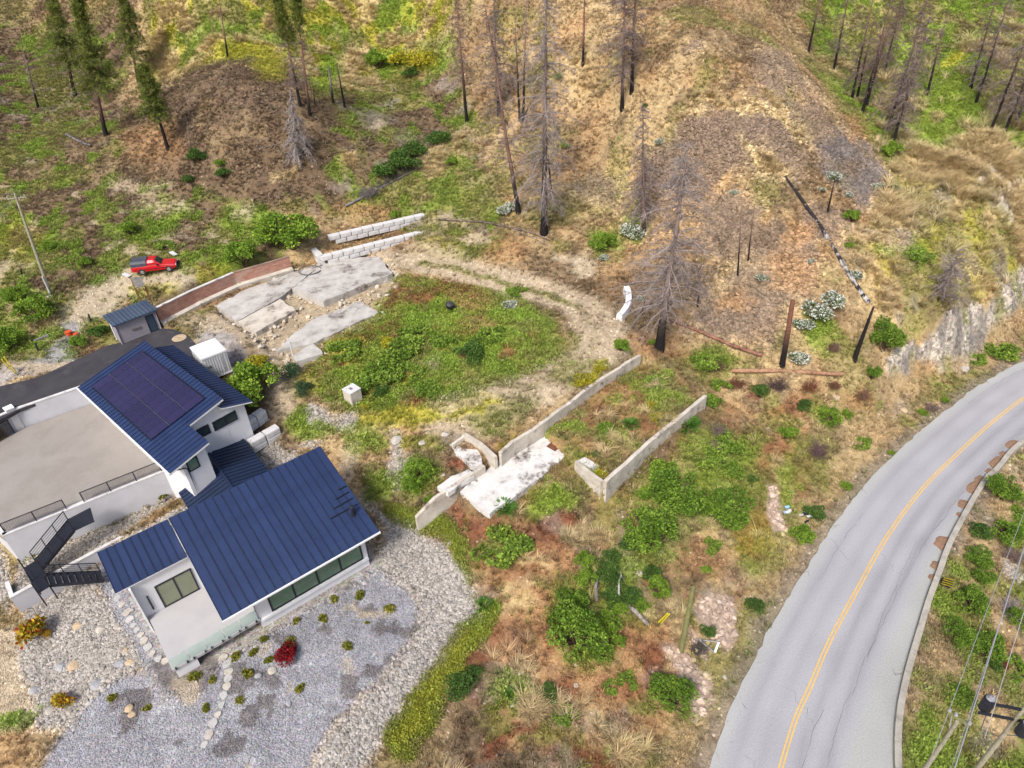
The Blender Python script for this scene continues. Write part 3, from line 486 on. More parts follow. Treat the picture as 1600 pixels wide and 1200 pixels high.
# ---------------------------------------------------------------- materials of built things
M = dict(
 white=pmat('white_stucco', lin(236,236,240,.74), lin(230,230,234,.74), 1.2, .85, bmp=.004, grain=.05, gscale=60, spec=.3),
 trimw=pmat('white_trim', lin(240,240,242,.82), None, 2, .5),
 navy=pmat('navy_metal', lin(50,69,113,.60), lin(44,61,103,.60), .8, .42, .25, spec=.6, stain=lin(56,76,120,.56), sscale=.35),
 navyd=pmat('navy_metal_aged', lin(44,62,96,.6), lin(38,54,86,.6), .8, .45, .25, spec=.6),
 black=pmat('black_metal', lin(42,44,56,.8), lin(34,36,46,.8), 3, .5, .2),
 glassd=pmat('dark_glass', (.02,.03,.035), (.03,.05,.045), .7, .03, spec=.9),
 glassg=pmat('green_reflection_glass', (.09,.16,.10), (.14,.19,.15), 1.6, .06, spec=.4, stain=(.07,.18,.06), sscale=1.4),  # reflection of the green slope put into the pane's base colour
 glasst=pmat('tinted_glass', lin(140,146,120,.7), lin(128,134,110,.7), .8, .1, spec=.8),
 conc=pmat('concrete', lin(208,208,214,.8), lin(196,196,202,.8), .7, .9, bmp=.006, grain=.10, gscale=30, stain=lin(172,170,170,.8), sscale=.9, slo=.62, shi=.8, spec=.2),
 cwhite=pmat('pale_concrete', lin(226,224,222,.8), lin(206,204,204,.8), 1.6, .9, bmp=.01, grain=.12, gscale=20, stain=lin(158,154,150,.8), sscale=1.4, slo=.58, shi=.72, spec=.2),
 cold=pmat('old_concrete', lin(226,224,220,.84), lin(200,195,190,.84), 1.1, .95, bmp=.02, grain=.16, gscale=14, stain=lin(106,94,88,.75), sscale=.55, slo=.54, shi=.66, spec=.15),
 cburn=pmat('weathered_concrete', lin(214,206,194,.86), lin(182,172,158,.86), .9, .95, bmp=.02, grain=.18, gscale=10, stain=lin(88,80,76,.7), sscale=.8, slo=.56, shi=.7, spec=.15),
 terr=pmat('exposed_aggregate', lin(172,165,158,.72), lin(164,157,150,.72), .35, .95, bmp=.006, grain=.2, gscale=26, stain=lin(156,149,141,.72), sscale=.6, slo=.5, shi=.75, spec=.2),
 asph=pmat('new_asphalt', lin(74,72,76,.8), lin(60,58,64,.8), .5, .9, bmp=.006, grain=.2, gscale=40, stain=lin(96,92,94,.7), sscale=.4, spec=.25),
 deck=pmat('deck_concrete', lin(190,188,189,.74), lin(182,180,182,.74), .6, .8, grain=.06, gscale=30),
 siding=pmat('grey_siding', lin(150,144,152,.8), lin(140,134,142,.8), 2, .7), slate=pmat('slate_roof_metal', lin(84,98,118,.8), lin(70,84,104,.8), 1.5, .5, .2),
 door=pmat('blue_grey_door', lin(58,76,94,.8), None, 2, .5), wood=pmat('grey_wood', lin(150,146,140,.7), lin(110,104,98,.7), 2.2, .9, grain=.2, gscale=18), rust=pmat('rusty_steel', lin(136,84,56,.7), lin(100,60,44,.7), 6, .9),
 brick=None, red=pmat('red_paint', lin(206,24,32,.8), lin(188,18,28,.8), .7, .3, spec=.7), tyre=pmat('tyre_rubber', (.02,.02,.022), None, 3, .9), chrome=pmat('light_alloy', (.6,.6,.62), None, 3, .3, .8),
 canopy=pmat('charcoal_canopy', lin(84,86,100,.7), lin(70,72,86,.7), 1.5, .5), lampw=pmat('clear_lamp', (.75,.75,.72), None, 3, .15), lampr=pmat('red_lamp', (.4,.01,.01), None, 3, .2),
 yline=pmat('yellow_road_paint', lin(234,192,104,.8), lin(222,182,108,.8), 1.5, .8, grain=.25, gscale=7, stain=lin(206,184,140,.75), sscale=1.1, slo=.6, shi=.7), crack=pmat('crack_filler', lin(132,128,130,.7), None, 3, .95),
 plastic=pmat('white_plastic', lin(236,236,238,.62), lin(226,226,228,.62), 1, .5), orange=pmat('orange_plastic', lin(226,88,40,.8), None, 3, .6), yellow=pmat('yellow_plastic', lin(232,212,50,.85), None, 3, .5), blue=pmat('blue_plastic', lin(150,190,230,.85), None, 3, .5),
 pole=pmat('treated_pole', lin(150,150,96,.7), lin(122,124,76,.7), 3, .9, grain=.2, gscale=12), poleg=pmat('grey_pole', lin(176,170,150,.75), lin(150,144,122,.75), 3, .9, grain=.2, gscale=12), wire=pmat('wire_metal', lin(190,190,196,.8), None, 3, .5, .5), wired=pmat('dark_cable', lin(90,90,96,.7), None, 3, .6),
 stone=pmat('pale_boulder', lin(206,198,186,.8), lin(176,168,158,.8), 1.6, .95, bmp=.04, grain=.2, gscale=6), stoneg=pmat('grey_boulder', lin(150,152,158,.8), lin(176,176,178,.8), 1.6, .95, bmp=.04, grain=.2, gscale=6), stonet=pmat('tan_boulder', lin(206,184,150,.8), lin(184,160,132,.8), 1.6, .95, bmp=.04, grain=.2, gscale=6), flag=pmat('flagstone', lin(200,198,194,.76), lin(178,177,174,.76), 1.2, .95, bmp=.02, grain=.15, gscale=8),
)
def solar_mat():
    m, n, b = newmat('solar_cells'); co = nd(n, 'ShaderNodeTexCoord').outputs['Object']
    bt = nd(n, 'ShaderNodeTexBrick', offset=0.0, i_Color1=(.014,.010,.040,1), i_Color2=(.019,.012,.042,1), i_Mortar=(.02,.025,.055,1), i_Scale=1, i_Mortar_Size=.006, i_Brick_Width=.168, i_Row_Height=.168)
    n.links.new(co, bt.inputs['Vector']); oi = nd(n, 'ShaderNodeObjectInfo').outputs['Random']
    n.links.new(mixc(n, oi, bt.outputs['Color'], mixc(n, 1.0, bt.outputs['Color'], (1.3, 1.3, 1.35), 'MULTIPLY')), b.inputs['Base Color']); b.inputs['Roughness'].default_value = .18; b.inputs['Specular IOR Level'].default_value = .45; return m
M['kerb'] = pmat('weathered_kerb', lin(196,190,178,.74), lin(172,166,154,.74), 1.3, .95, bmp=.02, grain=.15, gscale=12, stain=lin(132,124,112,.7), sscale=.8, slo=.55, shi=.72, spec=.15)
M['slabc'] = pmat('stained_slab_concrete', lin(206,202,196,.8), lin(176,170,163,.8), .8, .95, bmp=.02, grain=.16, gscale=14, stain=lin(112,100,94,.75), sscale=.5, slo=.54, shi=.68, spec=.15)
M['railgrey'] = pmat('rail_aluminium', lin(120,122,140,.6), None, 3, .5)
M['solar'] = solar_mat()
def brick_mat():
    m, n, b = newmat('red_block_masonry'); co = nd(n, 'ShaderNodeTexCoord').outputs['UV']; g = nd(n, 'ShaderNodeTexCoord').outputs['Object']
    bt = nd(n, 'ShaderNodeTexBrick', i_Color1=(*lin(206,150,128,.8), 1), i_Color2=(*lin(178,122,104,.8), 1), i_Mortar=(*lin(150,124,110,.7), 1), i_Scale=1, i_Mortar_Size=.025, i_Brick_Width=.42, i_Row_Height=.2); n.links.new(co, bt.inputs['Vector'])
    c = mixc(n, ramp(n, noise(n, .8, 6, .7, g), .5, .7), bt.outputs['Color'], lin(196,170,150,.7)); n.links.new(c, b.inputs['Base Color']); b.inputs['Roughness'].default_value = .95; return m
M['brick'] = brick_mat()
for _k in ('navy', 'navyd', 'slate'):
    _m = M[_k]; _n = _m.node_tree; _b = _n.nodes['Principled BSDF']; _l = _b.inputs['Base Color'].links[0].from_socket; _r = nd(_n, 'ShaderNodeObjectInfo').outputs['Random']
    _n.links.new(mixc(_n, 1.0, _l, mixc(_n, _r, (.86, .87, .88), (1.12, 1.11, 1.10)), 'MULTIPLY'), _b.inputs['Base Color'])
def glass_rail():
    m, n, b = newmat('pale_green_glass'); tr = nd(n, 'ShaderNodeBsdfTransparent', i_Color=(.86, .94, .90, 1)); b.inputs['Base Color'].default_value = (.6, .68, .65, 1); b.inputs['Roughness'].default_value = .05
    mx = nd(n, 'ShaderNodeMixShader', i_0=.45); n.links.new(tr.outputs[0], mx.inputs[1]); n.links.new(b.outputs[0], mx.inputs[2]); n.links.new(mx.outputs[0], n.nodes['Material Output'].inputs[0]); return m
M['railglass'] = glass_rail()

# ---------------------------------------------------------------- road
def road():
    mb = MB()
    seg = np.concatenate([[0], np.cumsum(np.linalg.norm(np.diff(ROAD_C, axis=0), axis=1))])
    s = np.arange(0, seg[-1], .6); C = np.stack([np.interp(s, seg, ROAD_C[:, i]) for i in (0, 1)], -1); t = np.gradient(C, axis=0); t /= np.linalg.norm(t, axis=1)[:, None]; N = np.stack([-t[:, 1], t[:, 0]], -1)
    kd0 = np.array([line_d(ROAD_K, c[None, 0], c[None, 1])[0] for c in C])
    kd = np.convolve(np.pad(kd0, 4, 'edge'), np.ones(9)/9, 'valid')
    left = 4.0+.35*(fbm(s/1.1, s*0, 5)-.5)+.2*(fbm(s/.4, s*0, 6)-.5)
    lat = np.linspace(0, 1, 25); rows = []; cols = []
    lav, pale, trk = lin(188,187,192,.60), lin(192,193,190,.62), lin(160,159,163,.58)
    for i, p in enumerate(C):
        o = left[i]+(-kd[i]-.12-left[i])*lat; rows.append(np.c_[p[0]+N[i, 0]*o, p[1]+N[i, 1]*o, np.full(25, ZR)])
        w = np.clip(sm(1.2, 2.0, np.abs(o))*sm(3.9, 2.6, np.abs(o)), 0, 1)
        c = pale*(1-sm(3.9, 2.9, np.abs(o)))[:, None]+lav*sm(3.9, 2.9, np.abs(o))[:, None]
        for x0, st in ((-1.0, .62), (-2.5, .75), (1.2, .3), (2.75, .4)):
            a = np.exp(-((o-x0)/.33)**2)*st*(.45+1.0*fbm(np.full(25, s[i]/9), o*.3, 7)); c = c*(1-a)[:, None]+trk*a[:, None]
        c = c*(.9+.2*fbm(np.full(25, s[i]/3), o/2+40, 8))[:, None]; cols.append(c)
    v = np.concatenate(rows); n = len(C)
    mb.add(v, [(i*25+j, i*25+j+1, (i+1)*25+j+1, (i+1)*25+j) for i in range(n-1) for j in range(24)], np.concatenate(cols))
    m = vmat('worn_asphalt', 'Col', .16, 9, .95, spec=.2); nn = m.node_tree; b = nn.nodes['Principled BSDF']
    bump(nn, b, noise(nn, 60, 2, .6, nd(nn, 'ShaderNodeTexCoord').outputs['Object']), .006)
    o = mb.build('road', m, color=True, base=(0, 0, ZR)); setp(o, kind='structure')
    yl = MB()
    for d in (-.11, .11):
        a = C+N*(d-.055); b = C+N*(d+.055); q = np.concatenate([np.c_[a, np.full(n, ZR+.006)], np.c_[b, np.full(n, ZR+.006)]])
        yl.add(q, [(i+1, i, n+i, n+i+1) for i in range(n-1)])
    setp(yl.build('yellow_centre_line', M['yline'], base=(0, 0, ZR)), kind='structure')
    ck = MB(); rr = random.Random(4)
    for q in range(26):                          # sealed cracks that wander along and across the lanes
        along = q < 15; i0 = rr.randrange(20, n-70); o = rr.choice([-1.0, -2.5, -2.4, 2.8, 1.2])+rr.uniform(-.3, .3) if along else rr.uniform(-3, 2); P = []
        for j in range(rr.randrange(14, 40) if along else 9):
            i = min(n-1, i0+(j if along else j//3)); o += rr.uniform(-.09, .09) if along else rr.uniform(.1, .45); P.append(np.r_[C[i]+N[i]*o+(t[i]*rr.uniform(-.15, .15)), ZR+.004])
        P = np.array(P); d = np.gradient(P, axis=0); d /= np.linalg.norm(d, axis=1)[:, None]+1e-9; pn = np.c_[-d[:, 1], d[:, 0], d[:, 2]*0]; w = (.015 if along else .012)*np.array([rr.uniform(.4, 1.5) for _ in P])[:, None]
        ck.add(np.concatenate([P-pn*w, P+pn*w]), [(i, i+1, len(P)+i+1, len(P)+i) for i in range(len(P)-1)])
    setp(ck.build('road_cracks', M['crack'], base=(0, 0, ZR)), kind='structure')
    # low concrete barrier along the outer edge, cast in sections
    sg = np.concatenate([[0], np.cumsum(np.linalg.norm(np.diff(ROAD_K, axis=0), axis=1))]); kp = lambda s: np.array([np.interp(s, sg, ROAD_K[:, i]) for i in (0, 1)])
    bt = thing('concrete_barrier', (*kp(40), ZR), 'low weathered concrete barrier running along the outer edge of the paved road', 'barrier'); s0 = 22
    while s0 < sg[-1]-60:
        l = 2.9; mb = MB()
        for a, b in ((s0, s0+l/2), (s0+l/2, s0+l)):
            p, q = kp(a), kp(b-(.03 if b > s0+l*.7 else 0)); d = (q-p)/np.linalg.norm(q-p); nn_ = np.array([-d[1], d[0]]); w = .21; z = ZR+.42+rr.uniform(-.015, .015)
            mb.hexa([[*(p+nn_*w*1.15), ZR-.4], [*(p-nn_*w*1.15), ZR-.4], [*(q-nn_*w*1.15), ZR-.4], [*(q+nn_*w*1.15), ZR-.4], [*(p+nn_*w), z], [*(p-nn_*w), z], [*(q-nn_*w), z], [*(q+nn_*w), z]])
        mb.build('barrier_section', M['kerb'], bt); s0 += l
    # rust-coloured leaf litter blown against it
    lm = pmat('leaf_litter_brown', lin(172,136,108,.74), lin(146,116,94,.74), 5, .95, bmp=.03, grain=.3, gscale=15)
    mb = MB()
    for px, py, ln, w in [(1556,722,2.6,.75),(1548,737,1.0,.5),(1538,752,1.6,.6),(1528,765,2.4,.75),(1511,790,1.5,.7),(1503,806,.8,.4),(1480,851,2.0,.9),(1466,886,1.2,.5),(1458,903,.9,.35),(1588,697,2.2,.7),(1573,712,1.4,.5)]:
        p = un(px, py, ZR)[:2]; i = int(np.argmin(np.hypot(*(ROAD_K-p).T))); i = min(max(i, 1), len(ROAD_K)-2); d = ROAD_K[i+1]-ROAD_K[i-1]; d /= np.linalg.norm(d); e = np.array([-d[1], d[0]]); j = line_d(ROAD_K, p[None, 0], p[None, 1])[0]; p = p-e*(j-.24) if ((p-ROAD_K[i])@e) > 0 else p+e*(j+.24)
        R_ = 14; v = [[*p, ZR+.10]]+[[*(p+d*ln/2*math.cos(a)*rr.uniform(.75, 1.1)*f+e*max(0, math.sin(a))**.55*w*rr.uniform(.8, 1.1)*f), ZR+z] for f, z in ((.6, .08), (1, .003)) for a in [2*math.pi*k/R_ for k in range(R_)]]
        mb.add(v, [(0, 1+k, 1+(k+1) % R_) for k in range(R_)]+[(1+k, 1+R_+k, 1+R_+(k+1) % R_, 1+(k+1) % R_) for k in range(R_)])
    setp(mb.build('leaf_litter', lm), kind='stuff')
road()

# ---------------------------------------------------------------- ground slabs: driveway, terrace
setp(MB().prism(DRIVE, -.3, .03).build('driveway', M['asph']), kind='structure')
setp(MB().prism(TERR, -2.6, -2.0).build('terrace', M['terr']), kind='structure')
setp(MB().lathe(un(280, 528, .034), [(.75, 0), (.72, .012), (0.0, .012)], 24).build('manhole_cover', M['stonet']), 'round tan manhole cover set in the dark driveway', 'manhole cover')

# ---------------------------------------------------------------- houses
def wallpt(fr, px, py, u=None, v=None):          # where a pixel meets a vertical wall plane u=const or v=const of a frame -> (other coordinate, z)
    d = ray(px, py); nrm = fr.u if u is not None else fr.v; k = u if u is not None else v
    t = (k-(CAMP[:2]-fr.o)@nrm)/(d[:2]@nrm); p = CAMP+d*t; return (p[:2]-fr.o)@(fr.v if u is not None else fr.u), p[2]
def window(fr, parent, a0, a1, z0, z1, u=None, v=None, out=-1, n=1, glass='glassd', name='window', fr_w=.09):
    """framed window on a wall plane; out = direction of the outside along the plane normal; n panes side by side"""
    P = (lambda a, d, z: fr(a, v+out*d, z)) if v is not None else (lambda a, d, z: fr(u+out*d, a, z))
    mb = MB()
    def bx(m_, a, b, d0, d1, za, zb): m_.hexa([P(a, d0, za), P(b, d0, za), P(b, d1, za), P(a, d1, za), P(a, d0, zb), P(b, d0, zb), P(b, d1, zb), P(a, d1, zb)])
    bx(mb, a0, a1, -.05, .07, z0, z0+fr_w); bx(mb, a0, a1, -.05, .07, z1-fr_w, z1)
    w = (a1-a0)/n
    for i in range(n+1): bx(mb, a0+w*i-(fr_w/2 if 0 < i < n else 0 if i == 0 else fr_w), a0+w*i+(fr_w/2 if 0 < i < n else fr_w if i == 0 else 0), -.05, .068, z0+fr_w, z1-fr_w)
    f = mb.build(name, M['black'], parent)
    for i in range(n):
        g = MB(); bx(g, a0+w*i+fr_w*.5, a0+w*(i+1)-fr_w*.5, -.04, .03, z0+fr_w*.5, z1-fr_w*.5); g.build('pane', M[glass], f)
    return f
def seam_roof(fr, parent, u0, u1, v0, v1, z0, z1, mat, pw=.46, th=.16, trim='trimw', name='roof', along='v', holes=None):
    """metal roof on a slab: panels laid side by side, each a pan with one raised standing seam, running up the slope along v (or u)"""
    def P(u, v, h=0):
        t = (v-v0)/(v1-v0) if along == 'v' else (u-u0)/(u1-u0); return fr(u, v, z0+(z1-z0)*t+h)
    sl = MB(); sl.hexa([P(u0, v0, -th), P(u1, v0, -th), P(u1, v1, -th), P(u0, v1, -th), P(u0, v0), P(u1, v0), P(u1, v1), P(u0, v1)])
    rf = sl.build(name, M[trim], parent); ul = MB(); e_ = .028; A_ = [(u0, v0), (u1, v0), (u1, v1), (u0, v1)] if along == 'u' else [(u0, v0), (u1, v0), (u1, v1), (u0, v1)]; ul.hexa([P(*q, .001) for q in A_]+[P(*q, .006) for q in A_]); ul.build('seam_shade_sheet', M['black'], rf); a0, a1 = (u0, u1) if along == 'v' else (v0, v1); n = max(1, round((a1-a0)/pw)); w = (a1-a0)/n; me = None; e = .03  # black sheet added below the panels; gaps show it as seam shadow lines
    for i in range(n):
        a = a0+w*i; Q = (lambda s, t, h: P(s, t, h)) if along == 'v' else (lambda s, t, h: P(t, s, h))
        b0, b1 = (v0-e, v1+e) if along == 'v' else (u0-e, u1+e)
        off = Q(a, b0, 0)-Q(a0, b0, 0)
        if me is None:
            m_ = MB()
            for s0, s1, h in ((a+.03, a+w-.035, .012), (a, a+.03, .07)):
                c = [Q(s0, b0, .007), Q(s1, b0, .007), Q(s1, b1, .007), Q(s0, b1, .007)]; m_.hexa(c+[x+[0, 0, h] for x in c])
            me = m_.mesh('roof_panel', M[mat], wloc(parent))
        inst('roof_panel', me, off, rf)
    return rf, P
HZ = -5.45
def house():
    h = thing('modern_house', HF(3, 5, HZ), 'white modern house with a broad sloping navy metal roof and a concrete deck', 'house')
    rz = lambda v: -1+.31*v-.2
    def wall(name, pts, z0, z1, mat='white'): return MB().prism([HF(*p) for p in pts], z0, z1).build(name, M[mat], h)
    body = [(2.3, 1.3), (11.2, 1.3), (11.2, 8.2), (2.3, 8.2)]
    wall('wall', body, HZ-.2, [rz(p[1]) for p in body]); wall('wall', [(2.34, 1.12), (11.16, 1.12), (11.16, 1.297), (2.34, 1.297)], -4.62, -4.38, 'trimw')
    wing = [(-4.0, 6.7), (2.297, 6.7), (2.297, 9.5), (-4.0, 9.5)]; wall('wall', wing, HZ-.2, [.265*(p[1]-6.4)-.47 for p in wing])
    wall('wall', [(0.0, 8.2), (2.29, 8.2), (2.29, 6.72), (.0, 6.72)], -.2, [rz(8.2), rz(8.2), rz(6.72), rz(6.72)])
    fin = [(-4.12, 6.2), (-4.003, 6.2), (-4.003, 6.9), (-4.12, 6.9)]; wall('wall', fin, HZ-.2, [.265*(p[1]-6.4)-.5 for p in fin], 'trimw')
    # connector to the garage
    conn = [(2.3, 8.2), (7.7, 8.2), (7.7, 17.6), (5.2, 17.6), (5.2, 14.6), (2.3, 14.6)]; wall('wall', conn, HZ-.2, [-1.75, -1.35, -1.35, -.8, -.8, -1.75])
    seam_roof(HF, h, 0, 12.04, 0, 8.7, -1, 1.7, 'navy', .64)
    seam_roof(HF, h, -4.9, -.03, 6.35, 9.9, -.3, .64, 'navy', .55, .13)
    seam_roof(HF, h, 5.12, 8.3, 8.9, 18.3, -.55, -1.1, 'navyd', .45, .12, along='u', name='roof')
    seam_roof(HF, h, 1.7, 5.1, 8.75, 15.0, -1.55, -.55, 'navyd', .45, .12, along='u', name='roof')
    MB().bar(HF(5.11, 8.9, -.48), HF(5.11, 18.2, -.48), .22, .06).build('ridge_cap', M['navyd'], h)
    MB().bar(HF(-.02, -.07, -1.06), HF(12.06, -.07, -1.06), .13, .13).build('gutter', M['trimw'], h)
    for u, v in ((11.27, 1.24), (2.24, 1.24)):
        MB().tube([HF(u-.15, -.02, -1.1), HF(u-.1, .5, -1.45), HF(u, v, -1.8), HF(u, v, -5.3)], .05, 6).build('downspout', M['black'], h)
    # deck
    d = MB().prism([HF(*p) for p in [(-3.9, 1.15), (2.28, 1.15), (2.28, 6.68), (-3.9, 6.68)]], -4.45, -4.2).build('deck', M['deck'], h)
    wall('deck_wall', [(-3.75, 1.25), (-2.3, 1.25), (-2.3, 1.6), (-3.75, 1.6)], HZ-.2, -4.452); wall('deck_wall', [(-3.75, 1.61), (-3.5, 1.61), (-3.5, 6.6), (-3.75, 6.6)], HZ-.2, -4.452); wall('deck_wall', [(-2.2, 2.4), (2.2, 2.4), (2.2, 2.6), (-2.2, 2.6)], HZ-.2, -4.452, 'conc')
    for i in range(5):
        u = -3.85+i*1.22; g = MB().box(HF(u+.59, 1.2, -3.62), [*HF.u, 0], [*HF.v, 0], [0, 0, 1], (.575, .008, .52)).build('railing_glass', M['railglass'], h)
        for q in (.2, .98): MB().box(HF(u+q, 1.12, -4.2), [*HF.u, 0], [*HF.v, 0], [0, 0, 1], (.05, .03, .12)).build('railing_clip', M['black'], g)
    # sliding door, sconce, ribbon of windows
    (ua, za), (ub, zb) = wallpt(HF, 257.5, 949, v=6.7), wallpt(HF, 312, 919, v=6.7); _, zt = wallpt(HF, 245.5, 914, v=6.7)
    window(HF, h, ua, ub, -4.19, max(zt, -2.0), v=6.7, n=2, glass='glasst', name='sliding_door', fr_w=.11)
    MB().box(HF(*wallpt(HF, 235, 942, v=6.64)[:1], 6.64, -3.0), [*HF.u, 0], [*HF.v, 0], [0, 0, 1], (.05, .05, .75)).build('wall_light', M['black'], h)
    window(HF, h, 3.25, 10.8, -4.3, -2.05, v=1.3, n=4, glass='glassg', name='window', fr_w=.12)
    # roof fittings
    def rp(px, py):
        z = 0.
        for _ in range(20): q = un(px, py, z); z = -1+.31*((q[:2]-HF.o)@HF.v)+.05
        return q
    for a in [(529,766,541,760), (525,781,545,769), (521,796,551,779), (517,811,559,788)]: MB().bar(rp(*a[:2])+[0, 0, .05], rp(*a[2:])+[0, 0, .05], .05, .09).build('snow_guard', M['black'], h)
    q = rp(552, 804); MB().lathe(q-[0, 0, .1], [(.2, 0), (.2, .12), (.13, .13), (.13, .75), (.19, .76), (.19, .95), (.05, 1.0)], 14).build('flue_pipe', M['black'], h)
house()
def garage():
    g = thing('garage', GF(7, 4, 0), 'white garage carrying a big solar array on its stepped navy metal roof', 'garage')
    def wall(pts, z0, z1, mat='white'): return MB().prism([GF(*p) for p in pts], z0, z1).build('wall', M[mat], g)
    rz = lambda v: 2.4+1.6*v/6.6-.17
    b = [(.35, 1.1), (13.9, 1.1), (13.9, 6.5), (.35, 6.5)]; wall(b, -5.4, [rz(p[1]) for p in b])
    b = [(.35, 6.51), (13.88, 6.51), (13.88, 8.45), (.35, 8.45)]; wall(b, -5.4, [3.2, 3.2, 2.35, 2.35])
    b = [(13.9, 1.12), (17.0, 1.12), (17.0, 3.2), (13.9, 3.2)]; wall(b, -5.4, [rz(p[1]) for p in b])
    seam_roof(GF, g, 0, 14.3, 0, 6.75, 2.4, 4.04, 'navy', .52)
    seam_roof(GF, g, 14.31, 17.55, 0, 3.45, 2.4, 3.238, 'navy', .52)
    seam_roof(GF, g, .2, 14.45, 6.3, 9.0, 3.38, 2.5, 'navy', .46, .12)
    MB().bar(GF(-.02, -.07, 2.33), GF(17.58, -.07, 2.33), .13, .13).build('gutter', M['trimw'], g)
    sl = math.atan2(1.64, 6.75); vs = np.array([*GF.v*math.cos(sl), math.sin(sl)]); us = np.array([*GF.u, 0]); ns = np.cross(us, vs)
    me = fm = None
    for r in range(3):
        for c in range(11):
            u = 1.35+c*1.048; v = .82+r*1.69; p = GF(u+.52, v+.82, 2.4+(v+.82)*1.64/6.75+.15)-wloc(g)
            rot = Matrix((us, vs, ns)).transposed().to_euler()
            if me is None:
                I = np.eye(3); me = MB().box((0, 0, 0), *I, (.505, .82, .015)).mesh('solar_panel', M['solar'])
                f = MB()
                for x in (-1, 1): f.box((x*.512, 0, -.004), *I, (.006, .832, .024)); f.box((0, x*.827, -.004), *I, (.505, .005, .0235))
                fm = f.mesh('panel_frame', M['black'])
            o = inst('solar_panel', me, p, g, rot); inst('panel_frame', fm, (0, 0, 0), o)
    for r in (1, 2):
        v = .82+r*1.69-.02; MB().bar(GF(1.35, v, 2.4+v*1.64/6.75+.16), GF(12.87, v, 2.4+v*1.64/6.75+.16), .022, .02).build('mounting_rail', M['railgrey'], g)
    for r in (0.76, 5.93): MB().bar(GF(1.35, r, 2.4+r*1.64/6.75+.07), GF(12.87, r, 2.4+r*1.64/6.75+.07), .05, .06).build('mounting_rail', M['black'], g)
    for a, b_, c, d in [(311,673,330,674), (333,661,371,648)]:
        v0, z0 = wallpt(GF, a, b_+8, u=13.9); v1, _ = wallpt(GF, c, d-2, u=13.9)
    for (xa, ya), (xb, yb), n, u in [((310,682),(331,679),1,13.9), ((336,675),(371,653),2,13.9), ((296,738),(313,728),1,17.0)]:
        v0, z0 = wallpt(GF, xa, ya, u=u); v1, z1 = wallpt(GF, xb, yb, u=u); zb = (z0+z1)/2
        window(GF, g, min(v0, v1), max(v0, v1), zb, zb+(.95 if u < 15 else 1.15), u=u, out=1, n=n, glass='glassg' if u > 15 else 'glassd')
    MB().tube([GF(17.3, .3, 2.3), GF(17.2, 1.2, 1.9), GF(17.06, 1.4, 1.6), GF(17.06, 1.4, -1.6)], .05, 6).build('downspout', M['black'], g)
    MB().tube([GF(14.5, 3.5, 3.0), GF(14.2, 3.6, 2.5), GF(13.98, 3.6, 2.2), GF(13.98, 3.6, -.8)], .05, 6).build('downspout', M['black'], g)
garage()
# ---------------------------------------------------------------- terrace walls, railings, stairs
def poly_wall(pts, th, z0, z1, name, mat, label, cat='wall', cap=None, caph=.1):
    """wall standing on a line of points, thickness to its left; each straight run butts the next"""
    t = thing(name, (*pts[0][:2], z0 if np.isscalar(z0) else z0[0]), label, cat); P = [np.array(p[:2], float) for p in pts]; n = len(P)
    d = [(P[i+1]-P[i])/np.linalg.norm(P[i+1]-P[i]) for i in range(n-1)]; nn = [np.array([-x[1], x[0]]) for x in d]
    def off(i):
        if i == 0: return nn[0]
        if i == n-1: return nn[-1]
        m = nn[i-1]+nn[i]; return m/(m@nn[i])
    z0 = [z0]*n if np.isscalar(z0) else z0; z1 = [z1]*n if np.isscalar(z1) else z1
    for i in range(n-1):
        a, b = P[i], P[i+1]; c, e = P[i]+off(i)*th, P[i+1]+off(i+1)*th; ch = caph if cap else 0
        MB().hexa([[*a, z0[i]], [*b, z0[i+1]], [*e, z0[i+1]], [*c, z0[i]], [*a, z1[i]-ch], [*b, z1[i+1]-ch], [*e, z1[i+1]-ch], [*c, z1[i]-ch]]).build('wall_section', M[mat], t)
        if cap:
            o = .03; a, b, c, e = P[i]-off(i)*o, P[i+1]-off(i+1)*o, P[i]+off(i)*(th+o), P[i+1]+off(i+1)*(th+o)
            MB().hexa([[*a, z1[i]-ch+.001], [*b, z1[i+1]-ch+.001], [*e, z1[i+1]-ch+.001], [*c, z1[i]-ch+.001], [*a, z1[i]], [*b, z1[i+1]], [*e, z1[i+1]], [*c, z1[i]]]).build('wall_cap', M[cap], t)
    return t
WR, WL = GF(11.25, 1.25), un(4, 838, -2)[:2]; wd = (WL-WR)/np.linalg.norm(WL-WR); wn = np.array([-wd[1], wd[0]])   # wn points to the lower side
wd2 = np.array([wn[0], wn[1]])
BK = [GF(-4.0, .62), un(34,668,-2)[:2]]
poly_wall([un(-90,725,-2)[:2], un(36,668,-2)[:2], GF(-4.0, 1.12), GF(.33, 1.12)], .25, -2.6, .12, 'retaining_wall', 'conc', 'pale concrete wall holding the driveway above the back of the terrace', cap='cwhite')
poly_wall([WL-wd*.02, WR], .3, -5.9, -1.92, 'retaining_wall', 'conc', 'tall concrete wall below the terrace railing with a gravel strip at its foot', cap='cwhite')
poly_wall([(-49.5, 43.9), WL+wd*.0-np.array([wd[0]*.03, wd[1]*.03])], .3, -6.4, -1.92, 'retaining_wall', 'conc', 'concrete end wall closing the terrace above the river stones', cap='cwhite')
poly_wall([un(9,912,-4.7)[:2], un(17,936,-4.7)[:2], un(297,784,-4.7)[:2]], .24, -6.9, -4.55, 'garden_wall', 'conc', 'low concrete garden wall between the gravel strip and the stepping stones', cap='cwhite')
poly_wall([(-53.8, 46.1), (-49.52, 43.87)], .3, -7.5, -1.92, 'retaining_wall', 'conc', 'concrete end wall of the terrace outside the gravel garden', cap='cwhite')
